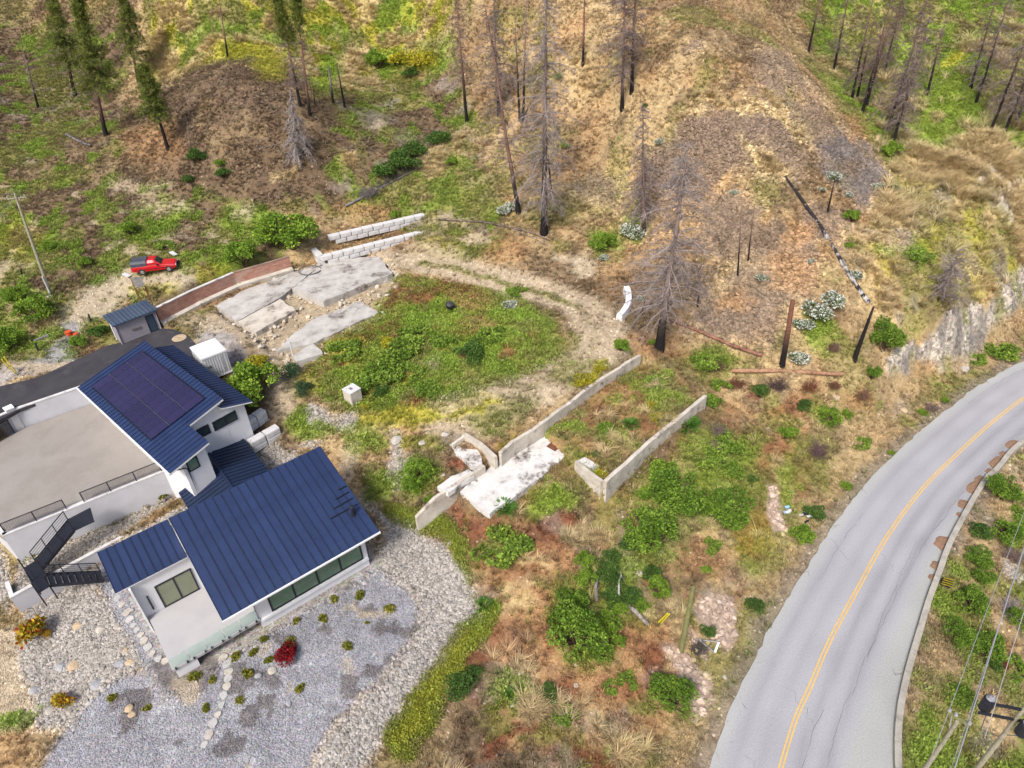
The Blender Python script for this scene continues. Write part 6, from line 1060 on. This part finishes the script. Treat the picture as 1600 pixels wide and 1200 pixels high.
for i, (px, py, r_, lb) in enumerate([(302,1058,8,'yellow-green tuft planted by the deck corner'), (332,1059,6,'dim tuft in the slate patch in front of the deck'), (369,1026,7,'tuft planted beside the top of the garden stepping stones'), (397,1020,6,'tuft planted below the downspout by the deck'), (385,1050,8,'pale tuft planted at the side of the garden stepping stones'), (376,1092,6,'small tuft downhill of the garden stepping stones'), (325,1105,6,'tuft planted near the cream gravel patch'), (229,1106,6,'tuft beside the two cream stones'), (178,1088,6,'lone pale tuft at the edge of the river stones'), (416,996,6,'dark tuft planted along the house wall, first from the deck'), (463,971,6,'tuft planted along the house wall, second from the deck'), (454,1000,7,'bright tuft uphill of the red-leaved shrub'), (421,1027,6,'tuft between the deck and the red-leaved shrub'), (507,966,7,'tuft on the cream gravel below the window wall'), (521,934,6,'tuft under the middle of the window wall'), (560,927,7,'tuft below the end of the window wall'), (575,972,4,'smallest tuft in the centre of the blue gravel'), (607,949,7,'tuft planted closest to the outer river stones'), (540,1009,7,'tuft alone in the middle of the blue gravel'), (470,1072,7,'tuft planted low on the blue gravel'), (205,777,5,'weed tuft at the foot of the tall terrace wall, stairs end'), (254,778,6,'weed tuft at the foot of the tall terrace wall, garage end'), (178,818,4,'tiny weed in the gravel strip below the terrace wall')]):
    shrub('tuft', px, py, r_, lb, G5, 'weed_tuft')
shrub('redleaf', 450, 1024, 16, 'red-leaved shrub planted in the blue gravel', G5); shrub('autumn', 58, 985, 22, 'slender shrub with yellow and red leaves in the river stones', G5, sq=1.3); shrub('autumn', 76, 990, 9, 'small red-leaved sprig beside the slender autumn shrub', G5); shrub('autumn', 107, 1092, 16, 'yellow and rust shrub at the lower edge of the river stones', G5, sq=1.2)

# ---------------------------------------------------------------- trees
def dead_conifer(seed, H, r0, nb=110, blen=.16, start=.25, char=.25, grey=.5, twigs=7, lean=(0, 0), droop=.5, top_r=.12, shape=1., live=0, fuzz=1.):
    """burnt conifer: charred base, reddish to grey trunk, drooping dead branches with twigs; live > 0 keeps needles in the upper part"""
    r = np.random.default_rng(seed); tr = QM(); br = QM(); nd_q = QM(); z = np.linspace(0, 1, 14); wob = np.cumsum(r.normal(size=(14, 2))*.006*H/4, axis=0)
    P = np.c_[lean[0]*z*H+wob[:, 0], lean[1]*z*H+wob[:, 1], z*H-.4*(z == 0)]; R_ = r0*(1-z*(1-top_r)); R_[0] *= 1.35; black, redb, gry = lin(38,34,34,.6), lin(136,94,78,.7), lin(150,140,136,.7)
    t = np.clip((z-char*.6)/(char*.8+1e-6), 0, 1)[:, None]; up = redb*(1-grey)+gry*grey; tr.tube(P, R_, (black*(1-t)+up*t)*r.uniform(.85, 1.15, (14, 1)), 8)
    h = start+(1-start)*np.sort(r.random(nb)); az = r.uniform(0, 6.28, nb); base = np.stack([np.interp(h, z, P[:, i]) for i in range(3)], -1)
    prof = np.clip((1-h)*1.25, .08, 1)**shape*np.clip((h-start)/.12+.45, 0, 1); ln = blen*H*prof*np.where(r.random(nb) < .3, r.uniform(.15, .5, nb), r.uniform(.6, 1.15, nb)); d0 = np.stack([np.cos(az), np.sin(az), r.uniform(-.1, .5, nb)], -1); d0 = unit(d0); pts = [base]; d = d0.copy(); sg = 5
    bc = (lin(128,108,100,.72)*(1-grey)+lin(176,166,164,.74)*grey)*r.uniform(.75, 1.2, (nb, 1)); b0 = np.clip(ln*.017, .018, .08)
    for k in range(sg):
        d = unit(d+np.array([0, 0, -droop*.32])+r.normal(size=(nb, 3))*.10); pts.append(pts[-1]+d*(ln/sg)[:, None])
        br.sticks(pts[-2], pts[-1], b0*(1-k/sg*.8), b0*(1-(k+1)/sg*.8), bc)
    for k in range(1, sg+1):
        m = max(1, int(twigs*fuzz)); ii = np.repeat(np.arange(nb), m); f = r.random(len(ii))[:, None]; p = pts[k-1][ii]*(1-f)+pts[k][ii]*f; dd = unit(pts[k][ii]-pts[k-1][ii]); tw = unit(dd*.7+r.normal(size=p.shape)*.62+[[0, 0, -.18*droop]]); tl = (ln[ii]*r.uniform(.10, .26, len(ii)))[:, None]
        e = p+tw*tl; br.sticks(p, e, .016, .008, bc[ii]*r.uniform(.85, 1.15, (len(ii), 1)))
    if live:
        s = h > live; ids = np.where(s)[0]
        for k in range(2, sg+1):
            m = 4; ii = np.repeat(ids, m); p = pts[k][ii]+r.normal(size=(len(ii), 3))*.28; c = np.repeat(p, 12, 0); dd = unit(r.normal(size=c.shape)+[[0, 0, .25]]); w = unit(np.cross(dd, r.normal(size=c.shape))); tone = np.repeat(r.random((len(ii), 1)), 12, 0); nd_q.leaves(c, dd, w, .34, .06, (lin(96,112,46)*(1-tone)+lin(152,160,78)*tone)*r.uniform(.8, 1.2, (len(c), 1)))
    return tr, br, (nd_q if live else None)
def conifer(base, top, label, seed=None, group='burnt conifers on the slopes', H=None, name='dead_conifer', **k):
    b = at(*base); tp = top_for(b, *top)
    if H is None: H = max(2.0, (tp[2]-b[2]))
    # sideways lean that the photograph shows beyond the perspective of a plumb tree
    s = F_PX/((b-CAMP)@FW); u = pj(b+np.array([0, 0, H])); want = top[0]-base[0]; dx = (want-(u[0]-base[0])*(base[1]-top[1])/max(1, base[1]-u[1]))/s if H else 0; dx = max(-.16*H, min(.16*H, dx))
    tr, br, nq = dead_conifer(seed or int(base[0]*7+base[1]), H, lean=(dx/H, 0), **k); t = thing(name, b, label, 'tree', group)
    inst('trunk', tr.mesh('trunk', BARK), (0, 0, 0), t)
    if len(br.V): inst('dead_branches' if not nq else 'branches', br.mesh('branches', TWIG), (0, 0, 0), t)
    if nq: inst('needles', nq.mesh('needles', LEAF), (0, 0, 0), t)
    return t
conifer((850,366), (850,20), 'tallest dead conifer, with a jet black base, rising behind the track', H=27, r0=.42, nb=230, blen=.19, start=.14, char=.42, grey=.7, twigs=9, droop=.7, shape=.4)
conifer((861,310), (856,225), 'short black trunk standing right behind the tallest dead conifer', r0=.2, nb=40, blen=.2, start=.3, char=.8, grey=.6, twigs=4)
conifer((810,334), (768,40), 'leaning dead pine with a reddish trunk and black foot beside the tallest one', H=24, r0=.30, nb=120, blen=.15, shape=.5, start=.22, char=.22, grey=.25, twigs=7)
conifer((730,193), (717,40), 'dead pine with reddish upper trunk and black foot above the gully', H=17, r0=.26, nb=80, blen=.18, shape=.5, start=.35, char=.4, grey=.2, twigs=6)
conifer((779,180), (774,40), 'dead brown pine behind the leaning reddish one', H=16, r0=.24, nb=150, blen=.24, shape=.5, start=.2, char=.25, grey=.35, twigs=8)
conifer((812,188), (806,60), 'thin dead trunk, one of a close pair behind the tallest tree', H=14, r0=.18, nb=50, blen=.14, start=.3, char=.6, grey=.5, twigs=5)
conifer((817,190), (822,50), 'taller of a close pair of dead trunks behind the tallest tree', H=16, r0=.2, nb=80, blen=.15, start=.25, char=.5, grey=.6, twigs=6)
conifer((911,102), (913,20), 'reddish dead pine with a black foot near the skyline', H=12, r0=.2, nb=30, blen=.14, start=.5, char=.25, grey=.1, twigs=5)
conifer((972,171), (971,20), 'dead conifer with grey spreading branches, lower of two on the tan slope', H=19, r0=.24, nb=170, blen=.22, shape=.5, start=.18, char=.15, grey=.4, twigs=8)
conifer((987,144), (990,20), 'dead conifer with a dark trunk, upper of two on the tan slope', H=17, r0=.24, nb=90, blen=.17, shape=.5, start=.25, char=.3, grey=.25, twigs=6)
conifer((1030,546), (1070,265), 'big grey dead conifer with a dense skirt of drooping twigs and a black foot', H=21, r0=.46, nb=200, blen=.26, start=.17, char=.2, grey=.72, twigs=8, droop=.55, shape=.38)
conifer((1007,362), (1005,190), 'brownish dead conifer behind the big grey one', H=15, r0=.24, nb=170, blen=.24, shape=.6, start=.1, char=.1, grey=.45, twigs=8, droop=.6)
conifer((1003,492), (1013,440), 'thin charred sapling beside the curved white barrier', r0=.09, nb=14, blen=.25, start=.3, char=.6, grey=.2, twigs=3)
conifer((468,247), (452,138), 'small pale grey dead conifer with a dense cone of twigs on the brown mound', r0=.18, nb=170, blen=.34, start=.04, char=.05, grey=.95, twigs=9, droop=1.0, shape=.9)
conifer((469,166), (440,40), 'pine with a dark leaning trunk and green needles on the brown mound', H=14, r0=.22, nb=90, blen=.22, start=.2, char=.3, grey=.3, twigs=6, live=.62, name='pine_tree', group='living pines'); conifer((484,181), (470,40), 'pine with a reddish trunk beside the leaning one on the brown mound', H=15, r0=.22, nb=80, blen=.18, start=.25, char=.2, grey=.15, twigs=6, live=.7, name='pine_tree', group='living pines')
conifer((492,165), (488,130), 'thin burnt stem next to the two mound pines', r0=.1, nb=10, blen=.2, start=.4, char=.9, grey=.2, twigs=3)
conifer((521,163), (513,104), 'broken black and white burnt trunk on the mound, first of a pair', r0=.2, nb=6, blen=.08, start=.5, char=.45, grey=.9, twigs=2, top_r=.7); conifer((539,168), (526,100), 'leaning burnt trunk on the mound, second of a pair', r0=.18, nb=8, blen=.1, start=.4, char=.7, grey=.4, twigs=2, top_r=.4)
conifer((263,234), (222,105), 'green pine with a charred trunk on the side of the brown mound', r0=.26, nb=110, blen=.26, start=.38, char=.9, grey=.3, twigs=5, live=.42, name='pine_tree', group='living pines', shape=.6); conifer((299,240), (290,180), 'thin dead sapling on the brown mound', r0=.09, nb=30, blen=.16, start=.15, char=.2, grey=.6, twigs=4)
conifer((166,212), (140,40), 'tall dark green pine at the far edge of the meadow', H=19, r0=.3, nb=150, blen=.22, start=.25, char=.2, grey=.3, twigs=4, live=.3, name='pine_tree', group='living pines'); conifer((118,150), (95,30), 'dark green pine deeper in the far meadow', H=17, r0=.28, nb=130, blen=.22, start=.2, char=.2, grey=.3, twigs=4, live=.25, name='pine_tree', group='living pines'); conifer((216,128), (205,30), 'green pine behind the brown mound', H=15, r0=.24, nb=120, blen=.22, start=.2, char=.2, grey=.3, twigs=4, live=.25, name='pine_tree', group='living pines'); conifer((60,170), (32,60), 'grey burnt snag in the far meadow', r0=.18, nb=40, blen=.15, start=.2, char=.4, grey=.6, twigs=4)
conifer((356,91), (350,20), 'single dark trunk on the crest of the brown mound', H=10, r0=.18, nb=20, blen=.15, start=.5, char=.3, grey=.3, twigs=4)
for i, (b, t, H, n_, g_, lb) in enumerate([((1545,211),(1612,40),19,110,.5,'leaning burnt conifer with a black trunk at the edge of the bright green gully'), ((1568,213),(1615,90),15,110,.4,'brown twiggy conifer just beside the leaning burnt one'), ((1524,163),(1562,40),16,120,.6,'burnt conifer with a grey broom of twigs above the bright green gully'), ((1516,140),(1540,40),13,70,.4,'dark trunk behind the grey-broomed conifer'), ((1302,111),(1316,30),13,60,.3,'black trunk at the head of the gully, nearest the rocky hill'), ((1263,80),(1275,20),10,30,.3,'black trunk on the skyline of the rocky hill'), ((1330,157),(1350,50),15,60,.3,'black trunk in the gully, first of a row of four'), ((1338,159),(1358,60),12,30,.3,'thin black stem in the gully, second of a row of four'), ((1347,175),(1372,70),15,90,.2,'burnt trunk with rusty twigs in the gully, third of a row of four'), ((1353,166),(1380,80),14,90,.2,'burnt trunk in the gully, last of a row of four'), ((1386,206),(1425,80),17,170,.4,'dense brown dead conifer leaning at the lower end of the gully'), ((1396,224),(1418,130),12,190,.6,'dense greyish brown dead conifer touching the leaning one'), ((1412,170),(1440,70),13,130,.5,'dead conifer with sparse green in the middle of the gully'), ((1448,150),(1468,60),11,60,.5,'slim grey snag rising from the bright green gully'), ((1588,190),(1625,80),14,120,.3,'brown dead conifer at the picture edge above the straw slope'), ((1380,120),(1400,30),13,150,.25,'rusty brown dead conifer in the upper gully')]):
    conifer(b, t, lb, H=H, r0=.2, nb=int(n_*1.05), blen=.22, shape=.6, start=.16, char=.5, grey=g_*.6, twigs=7, droop=.7, seed=500+i, fuzz=.8)
conifer((1153,434), (1161,312), 'thin bent snag on the burnt hill, darker of two', r0=.11, nb=16, blen=.07, start=.3, char=.5, grey=.3, twigs=2); conifer((1168,411), (1181,312), 'thin snag with a reddish stem, upper of two', r0=.1, nb=18, blen=.09, start=.3, char=.5, grey=.15, twigs=2)
conifer((1293,333), (1304,284), 'short charred snag on the grey scree', r0=.12, nb=3, blen=.05, start=.5, char=.9, grey=.3, twigs=1, top_r=.6); conifer((1222,570), (1240,468), 'broken snag with a splintered orange top and reddish bark', r0=.3, nb=5, blen=.05, start=.3, char=.45, grey=.0, twigs=1, top_r=.75); conifer((1335,562), (1365,480), 'charred black snag leaning beside the rock cut', r0=.26, nb=10, blen=.12, start=.2, char=1.3, grey=.3, twigs=3, top_r=.4)
conifer((1465,470), (1500,390), 'grey twiggy dead bush-like tree on the straw slope above the rock cut', r0=.1, nb=130, blen=.4, start=.05, char=.1, grey=.55, twigs=8, droop=.3, shape=.5)
conifer((1090,480), (1100,380), 'faint dead sapling behind the big grey conifer', r0=.1, nb=40, blen=.2, start=.2, char=.2, grey=.5, twigs=4)
def brush(px, py, rp, label, col=(150,130,122)):
    g = at(px, py); s = rp/(F_PX/((g-CAMP)@FW)); r = np.random.default_rng(px); q = QM(); n = 240; az = r.uniform(0, 6.28, n); d = unit(np.stack([np.cos(az), np.sin(az), r.uniform(.2, 1.6, n)], -1)); a = r.normal(size=(n, 3))*[[.35*s, .35*s, .02]]; e = a+d*s*r.uniform(.5, 1.0, (n, 1)); q.sticks(a, e, .02, .008, lin(*col)*r.uniform(.7, 1.2, (n, 1)))
    j = np.repeat(np.arange(n), 3); f = r.random((len(j), 1)); p = a[j]*(1-f)+e[j]*f; q.sticks(p, p+unit(d[j]+r.normal(size=p.shape)*.7)*s*.3, .01, .005, lin(*col)*r.uniform(.7, 1.2, (len(j), 1))); o = inst('dead_brush', q.mesh('dead_brush', TWIG), g); setp(o, label, 'dead brush', 'heaps of dead brush')
for a in [(1273,706,20,'purplish dead brush heap on the slope above the road',(132,108,106)), (1118,675,14,'grey dead brush outside the enclosure wall'), (1115,700,12,'dead twigs under the spreading bush on the slope'), (1560,1040,12,'red dry brush above the transformer bank',(140,60,56)), (1580,870,16,'grey dead brush under the roadside power line'), (1575,955,22,'large grey dead brush below the road',(170,160,156)), (1215,605,16,'dark dead brush under the tan fallen log',(110,92,88)), (1120,575,14,'brown dead brush under the reddish fallen log',(140,108,90)), (1590,200,18,'brown dead brush near the picture edge above the straw slope',(140,110,90)), (830,1105,24,'big pale straw-coloured dead clump at the bottom of the slope',(214,190,150)), (1455,640,10,'dead brush at the verge by the bend'), (575,305,18,'grey dead brush lying along the fallen grey conifer',(150,142,140)), (1345,620,14,'brown dead brush below the rock cut',(150,116,96)), (1090,1015,14,'dark dead brush between the pink rocks',(110,104,96)), (1150,602,15,'reddish slash heap under the near end of the tan fallen log',(140,100,80)), (1262,606,15,'reddish slash heap under the middle of the tan fallen log',(150,104,80)), (1302,604,11,'small slash heap at the far end of the tan fallen log',(140,104,86)), (1300,545,12,'dead brush by the leaning black snag',(140,112,100))]: brush(*a)
# fallen logs
def log(pts, r0, r1, cols, label, nb=12, bl=.9, seed=1, up=.25, patch=None):
    r = np.random.default_rng(seed); P0 = [at(*p) for p in pts]; P = []
    for a, b in zip(P0[:-1], P0[1:]): P += [a+(b-a)*s for s in np.linspace(0, 1, 9)[:-1]]
    P = np.array(P+[P0[-1]]); P[:, 2] = np.maximum(P[:, 2], np.convolve(np.pad(P[:, 2], 2, 'edge'), np.ones(5)/5, 'valid'))+up; n = len(P); P = np.stack([np.interp(np.linspace(0, n-1, n*4), np.arange(n), P[:, i]) for i in range(3)], -1); n = len(P); R_ = np.linspace(r0, r1, n); c0, c1 = lin(*cols[0], .62), lin(*cols[1], .62); ia, ka = np.meshgrid(np.arange(n), np.arange(8), indexing='ij'); m = np.clip((fbm(ia/2.2, np.abs(ka-4)*.9, seed, 3)+(.5-ia/n)*(.5 if nb == 8 and bl > 1.5 else 0)-.5-(.21 if nb == 8 and bl > 1.5 else 0))*9+.5, 0, 1).reshape(-1, 1)
    t = thing('fallen_log', P[0]-[0, 0, up], label, 'log', 'fallen logs'); q = QM(); q.tube(P-P[0]+[0, 0, up], R_, c0, 8); q.C[-1] = c0*(1-m)+c1*m; inst('trunk', q.mesh('trunk', BARK), (0, 0, 0), t)
    if nb:
        q = QM(); i = r.integers(n//5, n-2, nb); d = unit(r.normal(size=(nb, 3))+[[0, 0, .6]]); a = P[i]-P[0]+[0, 0, up]; e = a+d*bl*r.uniform(.4, 1.2, (nb, 1)); q.sticks(a, e, .03, .012, c1*.8+.02); j = np.repeat(np.arange(nb), 4); p = a[j]+(e-a)[j]*r.random((len(j), 1)); q.sticks(p, p+unit(d[j]+r.normal(size=p.shape)*.7)*bl*.4, .015, .008, c1*.8+.02); inst('dead_branches', q.mesh('dead_branches', TWIG), (0, 0, 0), t)
log([(1356,480),(1318,420),(1280,355),(1248,310),(1226,279)], .30, .12, ((52,50,52),(206,202,200)), 'long charred log with white peeled patches lying down the burnt hill', 8, 1.6, 3)
log([(1045,504),(1095,523),(1145,545),(1190,560)], .14, .22, ((168,124,104),(140,100,84)), 'reddish fallen log beside the big grey dead conifer', 30, 1.0, 4, .35)
log([(1143,584),(1200,584),(1260,586),(1314,590)], .22, .2, ((196,156,126),(176,132,104)), 'tan fallen log lying across the top of the road bank', 22, 1.0, 5, .35)
log([(686,345),(760,350),(830,366),(858,379)], .16, .08, ((92,80,76),(150,132,118)), 'long thin fallen trunk behind the end of the block walls', 14, 1.2, 6)
log([(800,360),(830,372),(856,386)], .07, .04, ((176,160,140),(150,132,118)), 'pale bare branch lying in front of the tallest dead conifer', 10, 1.0, 7, .15)
log([(540,325),(590,298),(625,280),(660,262)], .2, .05, ((150,146,146),(128,122,122)), 'grey fallen conifer with matted twigs behind the upper block wall', 120, 1.3, 8, .2)
log([(105,213),(122,222),(143,231)], .2, .14, ((60,56,58),(150,146,146)), 'burnt fallen log in the far meadow', 5, .8, 9)
log([(975,948),(990,957),(1012,980)], .2, .16, ((176,168,160),(140,130,124)), 'grey dead log below the dark bush cluster', 6, .6, 10, .3); log([(932,945),(930,925),(934,905)], .16, .10, ((160,150,148),(130,120,118)), 'grey dead branch between two dark bushes on the slope', 6, .6, 11, .5); log([(966,938),(966,918),(970,908)], .10, .06, ((214,208,200),(190,182,174)), 'white dead branch beside the dark bush', 4, .5, 12, .7)
log([(714,480),(728,495),(742,512)], .06, .04, ((170,156,130),(150,132,112)), 'thin pale stick lying beside the black kettle', 5, .8, 13, .1); log([(1160,438),(1180,455),(1205,470)], .10, .06, ((90,80,76),(150,132,118)), 'small dark fallen stem below the two thin snags', 6, .8, 14, .1); log([(1180,500),(1200,530),(1212,548)], .08, .05, ((130,112,104),(110,96,90)), 'small fallen stem beside the broken orange-topped snag', 8, .8, 15, .1); log([(400,235),(440,225),(470,222)], .05, .03, ((150,138,130),(120,108,100)), 'thin fallen branch on the brown mound', 6, .6, 16, .1)
# ---------------------------------------------------------------- ground cover that nobody could count
def gn_scatter(name, pts, scl, rot, tint, protos, kind='stuff'):
    me = bpy.data.meshes.new(name); n = len(pts); me.vertices.add(n); me.vertices.foreach_set('co', np.asarray(pts, np.float32).ravel())
    for nm, ty, arr, key in (('scl', 'FLOAT', scl, 'value'), ('rot', 'FLOAT_VECTOR', rot, 'vector'), ('tint', 'FLOAT_COLOR', np.c_[tint, np.ones(n)], 'color'), ('pick', 'INT', np.arange(n) % len(protos), 'value')):
        a = me.attributes.new(nm, ty, 'POINT'); a.data.foreach_set(key, np.asarray(arr, np.int32 if ty == 'INT' else np.float32).ravel())
    o = bpy.data.objects.new(name, me); COL.objects.link(o); setp(o, kind=kind); g = bpy.data.node_groups.new(name, 'GeometryNodeTree'); g.interface.new_socket('Geometry', in_out='INPUT', socket_type='NodeSocketGeometry'); g.interface.new_socket('Geometry', in_out='OUTPUT', socket_type='NodeSocketGeometry')
    gi, go = g.nodes.new('NodeGroupInput'), g.nodes.new('NodeGroupOutput'); ip = g.nodes.new('GeometryNodeInstanceOnPoints'); gg = g.nodes.new('GeometryNodeGeometryToInstance')
    for i, pm in enumerate(protos[::-1]):
        po = bpy.data.objects.new(pm.name+'_source', pm); oi = g.nodes.new('GeometryNodeObjectInfo'); oi.inputs['Object'].default_value = po; oi.inputs['As Instance'].default_value = False; g.links.new(oi.outputs['Geometry'], gg.inputs[0])
    def na(nm, ty): x = g.nodes.new('GeometryNodeInputNamedAttribute'); x.data_type = ty; x.inputs[0].default_value = nm; return x.outputs[0]
    g.links.new(gi.outputs[0], ip.inputs['Points']); g.links.new(gg.outputs[0], ip.inputs['Instance']); ip.inputs['Pick Instance'].default_value = True; g.links.new(na('pick', 'INT'), ip.inputs['Instance Index']); g.links.new(na('rot', 'FLOAT_VECTOR'), ip.inputs['Rotation']); g.links.new(na('scl', 'FLOAT'), ip.inputs['Scale']); g.links.new(ip.outputs[0], go.inputs[0])
    m = o.modifiers.new('scatter', 'NODES'); m.node_group = g; return o
IL = vmat('blade', 'tint', .15, 6, .8, .3, True); IS = vmat('stone', 'tint', .25, 5, .95, 0, True, .2); IT = vmat('litter', 'tint', .2, 5, .95, 0, True, .1)
def tuft_mesh(seed, nbl=16, h=.42, spread=.22, w=.03, bend=.5, lie=0):
    r = np.random.default_rng(seed); q = QM(); az = r.uniform(0, 6.28, nbl); o = np.stack([np.cos(az), np.sin(az), 0*az], -1); p = o*spread*r.uniform(0, .8, (nbl, 1)); s = np.cross(o, [[0, 0, 1.]]); hh = h*r.uniform(.55, 1.15, (nbl, 1)); lean = o*(bend*r.uniform(.3, 1.2, (nbl, 1)))+np.array([[lie, 0, 0]])
    m = p+np.array([0, 0, .55])*hh+lean*hh*.3; e = p+np.array([0, 0, .95-abs(lie)*.35])*hh+lean*hh*1.0; W = w*r.uniform(.6, 1.3, (nbl, 1)); V = np.stack([p-s*W, p+s*W, m+s*W*.8, m-s*W*.8, e+s*W*.15, e-s*W*.15], 1)
    F = np.array([(0, 1, 2, 3), (3, 2, 4, 5)])[None]+(np.arange(nbl)*6)[:, None, None]; q.quads(V.reshape(-1, 3), F.reshape(-1, 4), (1, 1, 1)); return q.mesh('grass_tuft', IL)
def weed_mesh(seed, n=26, R_=.3, leaf=.13):
    r = np.random.default_rng(seed); q = QM(); d = unit(r.normal(size=(n, 3))); d[:, 2] = np.abs(d[:, 2])*.8; p = d*R_*r.uniform(.2, 1, (n, 1)); ld = unit(d+r.normal(size=(n, 3))*.6+[[0, 0, .2]]); w = unit(np.cross(ld, r.normal(size=(n, 3)))); q.leaves(p, ld, w, leaf*r.uniform(.7, 1.4, n), leaf*.6, (1, 1, 1)); return q.mesh('weed', IL)
def litter_mesh(seed, n=9):
    r = np.random.default_rng(seed); q = QM(); a = r.normal(size=(n, 3))*[[.3, .3, .02]]+[[0, 0, .05]]; az = r.uniform(0, 6.28, n); e = a+np.stack([np.cos(az), np.sin(az), r.uniform(-.05, .25, n)], -1)*r.uniform(.25, .7, (n, 1)); q.sticks(a, e, .014, .007, (1, 1, 1)); return q.mesh('twig_litter', IT)
VALID = np.ones(GX.shape, bool)
for poly in (HOUSE, GARAGE, TERR, DRIVE): VALID &= poly_sd(poly, GX, GY) > .15
VALID &= rsd > .05
CLEAR = VALID.copy()
for poly in (SLAB, RUIN[:]): CLEAR &= poly_sd(poly, GX, GY) > -.2
PXY = pj(np.stack([GX, GY, GZ], -1)); SEEN = (PXY[..., 2] > 5) & (PXY[..., 0] > -90) & (PXY[..., 0] < 1690) & (PXY[..., 1] > -60) & (PXY[..., 1] < 1290)
CELL = np.gradient(gx)[None, :]*np.gradient(gy)[:, None]
def sample(dens, n, seed):                       # n points with density per square metre proportional to dens
    r = np.random.default_rng(seed); w = np.where(SEEN, np.clip(dens, 0, None), 0)*CELL; w = (w/w.sum()).ravel(); i = r.choice(w.size, n, p=w); j, k = np.divmod(i, GX.shape[1]); x = gx[k]+(r.random(n)-.5)*np.gradient(gx)[k]; y = gy[j]+(r.random(n)-.5)*np.gradient(gy)[j]
    return np.stack([x, y, hts(x, y)], -1), COLS.reshape(-1, 3)[i], r
def scatter(name, dens, n, seed, protos, s0, s1, gain=(.8, 1.45), tilt=.15, push=None, sink=.02, flat=None):
    P, c, r = sample(dens, n, seed); P[:, 2] -= sink; k = r.uniform(*gain, (n, 1)); c = c*k
    if push is not None: t = r.random((n, 1))*push[1]; c = c*(1-t)+np.array(push[0])*t
    R_ = np.stack([r.normal(size=n)*tilt, r.normal(size=n)*tilt, r.uniform(0, 6.28, n)], -1); gn_scatter(name, P, r.uniform(s0, s1, n)**1.0, R_, c, protos)
W_ = lambda *k: sum(WT[MI[x]] for x in k)
CL = CLEAR*1.0; near = np.clip(30/np.maximum(PXY[..., 2], 20), .25, 1.2)
scatter('dry_grass', CL*(W_('straw','tan','orange','brown')*.9+W_('olive','yellow','red','dirt')*.7+W_('talus')*.12+W_('dust')*.04)*(.35+1.3*(fbm(GX/1.6,GY/1.6,201) > .47)), 105000, 1, [tuft_mesh(i, 14, .34, .2, .022, .7) for i in range(5)], .5, 1.25, (.6, 1.7))
scatter('green_grass', CL*(W_('green','bright','yellow','leaf')*1.0+W_('olive')*.6)*(.3+1.3*(fbm(GX/1.4,GY/1.4,202) > .48)), 52000, 2, [tuft_mesh(20+i, 14, .36, .2, .026, .6) for i in range(4)], .5, 1.3, (.7, 1.7), push=(lin(156,176,64), .5))
scatter('straw_clumps', CL*W_('straw')**2*(fbm(GX/2.2,GY/2.2,203) > .46), 6500, 3, [tuft_mesh(40+i, 34, .95, .3, .03, 1.0, .35) for i in range(4)], .4, 1.05, (1.0, 1.6), push=(lin(228,206,160), .8))
OVM = poly_sd(OVAL, qx, qy) < 0
scatter('tall_straw_grass', CL*W_('straw')*((qx > 1370) & (qy < 480))*(fbm(GX/1.8,GY/1.8,207) > .5), 1500, 14, [tuft_mesh(60+i, 40, 1.2, .3, .03, 1.0, .3) for i in range(3)], .7, 1.35, (1.0, 1.5), push=(lin(236,214,168), .85))
scatter('leafy_weeds', CL*(W_('green','leaf')*1.0+W_('bright')*.9+W_('olive')*.16+OVM*.5)*(.1+(fbm(GX/2.6,GY/2.6,204) > .5))*(1+1.2*OVM), 34000, 4, [weed_mesh(i) for i in range(4)], .6, 1.7, (.8, 1.9), push=(lin(160,190,74), .75))
scatter('yellow_groundcover', CL*(W_('bright')+W_('yellow'))*((qx > 590) & (qx < 770) & (qy > 790)), 6500, 5, [weed_mesh(20+i, 30, .28, .1) for i in range(3)], .7, 1.6, (.9, 1.4), push=(lin(186,186,58), .6))
scatter('sparse_sagebrush', CL*(W_('brown','dirt','tan','grey','olive')*.6+W_('orange','red')*.5)*(fbm(GX/3.3,GY/3.3,205) > .5), 5200, 6, [weed_mesh(40+i, 34, .34, .11) for i in range(3)], .5, 1.3, (.8, 1.2), push=(lin(128,138,84), .85))
scatter('twig_litter', CL*(W_('brown','dirt')*.5+W_('orange','tan','talus','dark','grey')), 10000, 7, [litter_mesh(i) for i in range(4)], .5, 1.3, (.6, 1.5), push=(lin(170,158,148), .4))
STN = [rock_mesh(300+i, 1, .6, .5, IS, 'scree_stone') for i in range(5)]; PEB = [rock_mesh(320+i, 1, .65, .3, IS, 'river_stone') for i in range(5)]
scatter('scree', CL*(W_('talus')*1.0+W_('slate')*.8*(qy < 330)+W_('pink')*.12+W_('dark')*.15), 30000, 8, STN, .10, .38, (.7, 1.6), .5, sink=-.01)
scatter('loose_stones', CL*(W_('dust','grey','cream')*.4+W_('brown','tan','dirt')*.22), 9000, 9, STN, .05, .18, (.9, 1.7), .5, push=(lin(214,206,196), .4), sink=0)
scatter('river_stones', VALID*W_('river'), 26000, 10, PEB, .07, .22, (.5, 1.6), .5, push=(lin(200,186,172), .35), sink=-.02)
scatter('crushed_gravel', CL*W_('blue','slate','cream')*(qy > 760), 24000, 11, PEB[:3], .035, .085, (.7, 1.5), .5, sink=-.01)
scatter('concrete_rubble', VALID*(poly_sd(RUIN, GX, GY) < .6), 420, 12, STN, .1, .4, (.9, 1.3), .5, push=(lin(206,198,188), .9), sink=-.15)
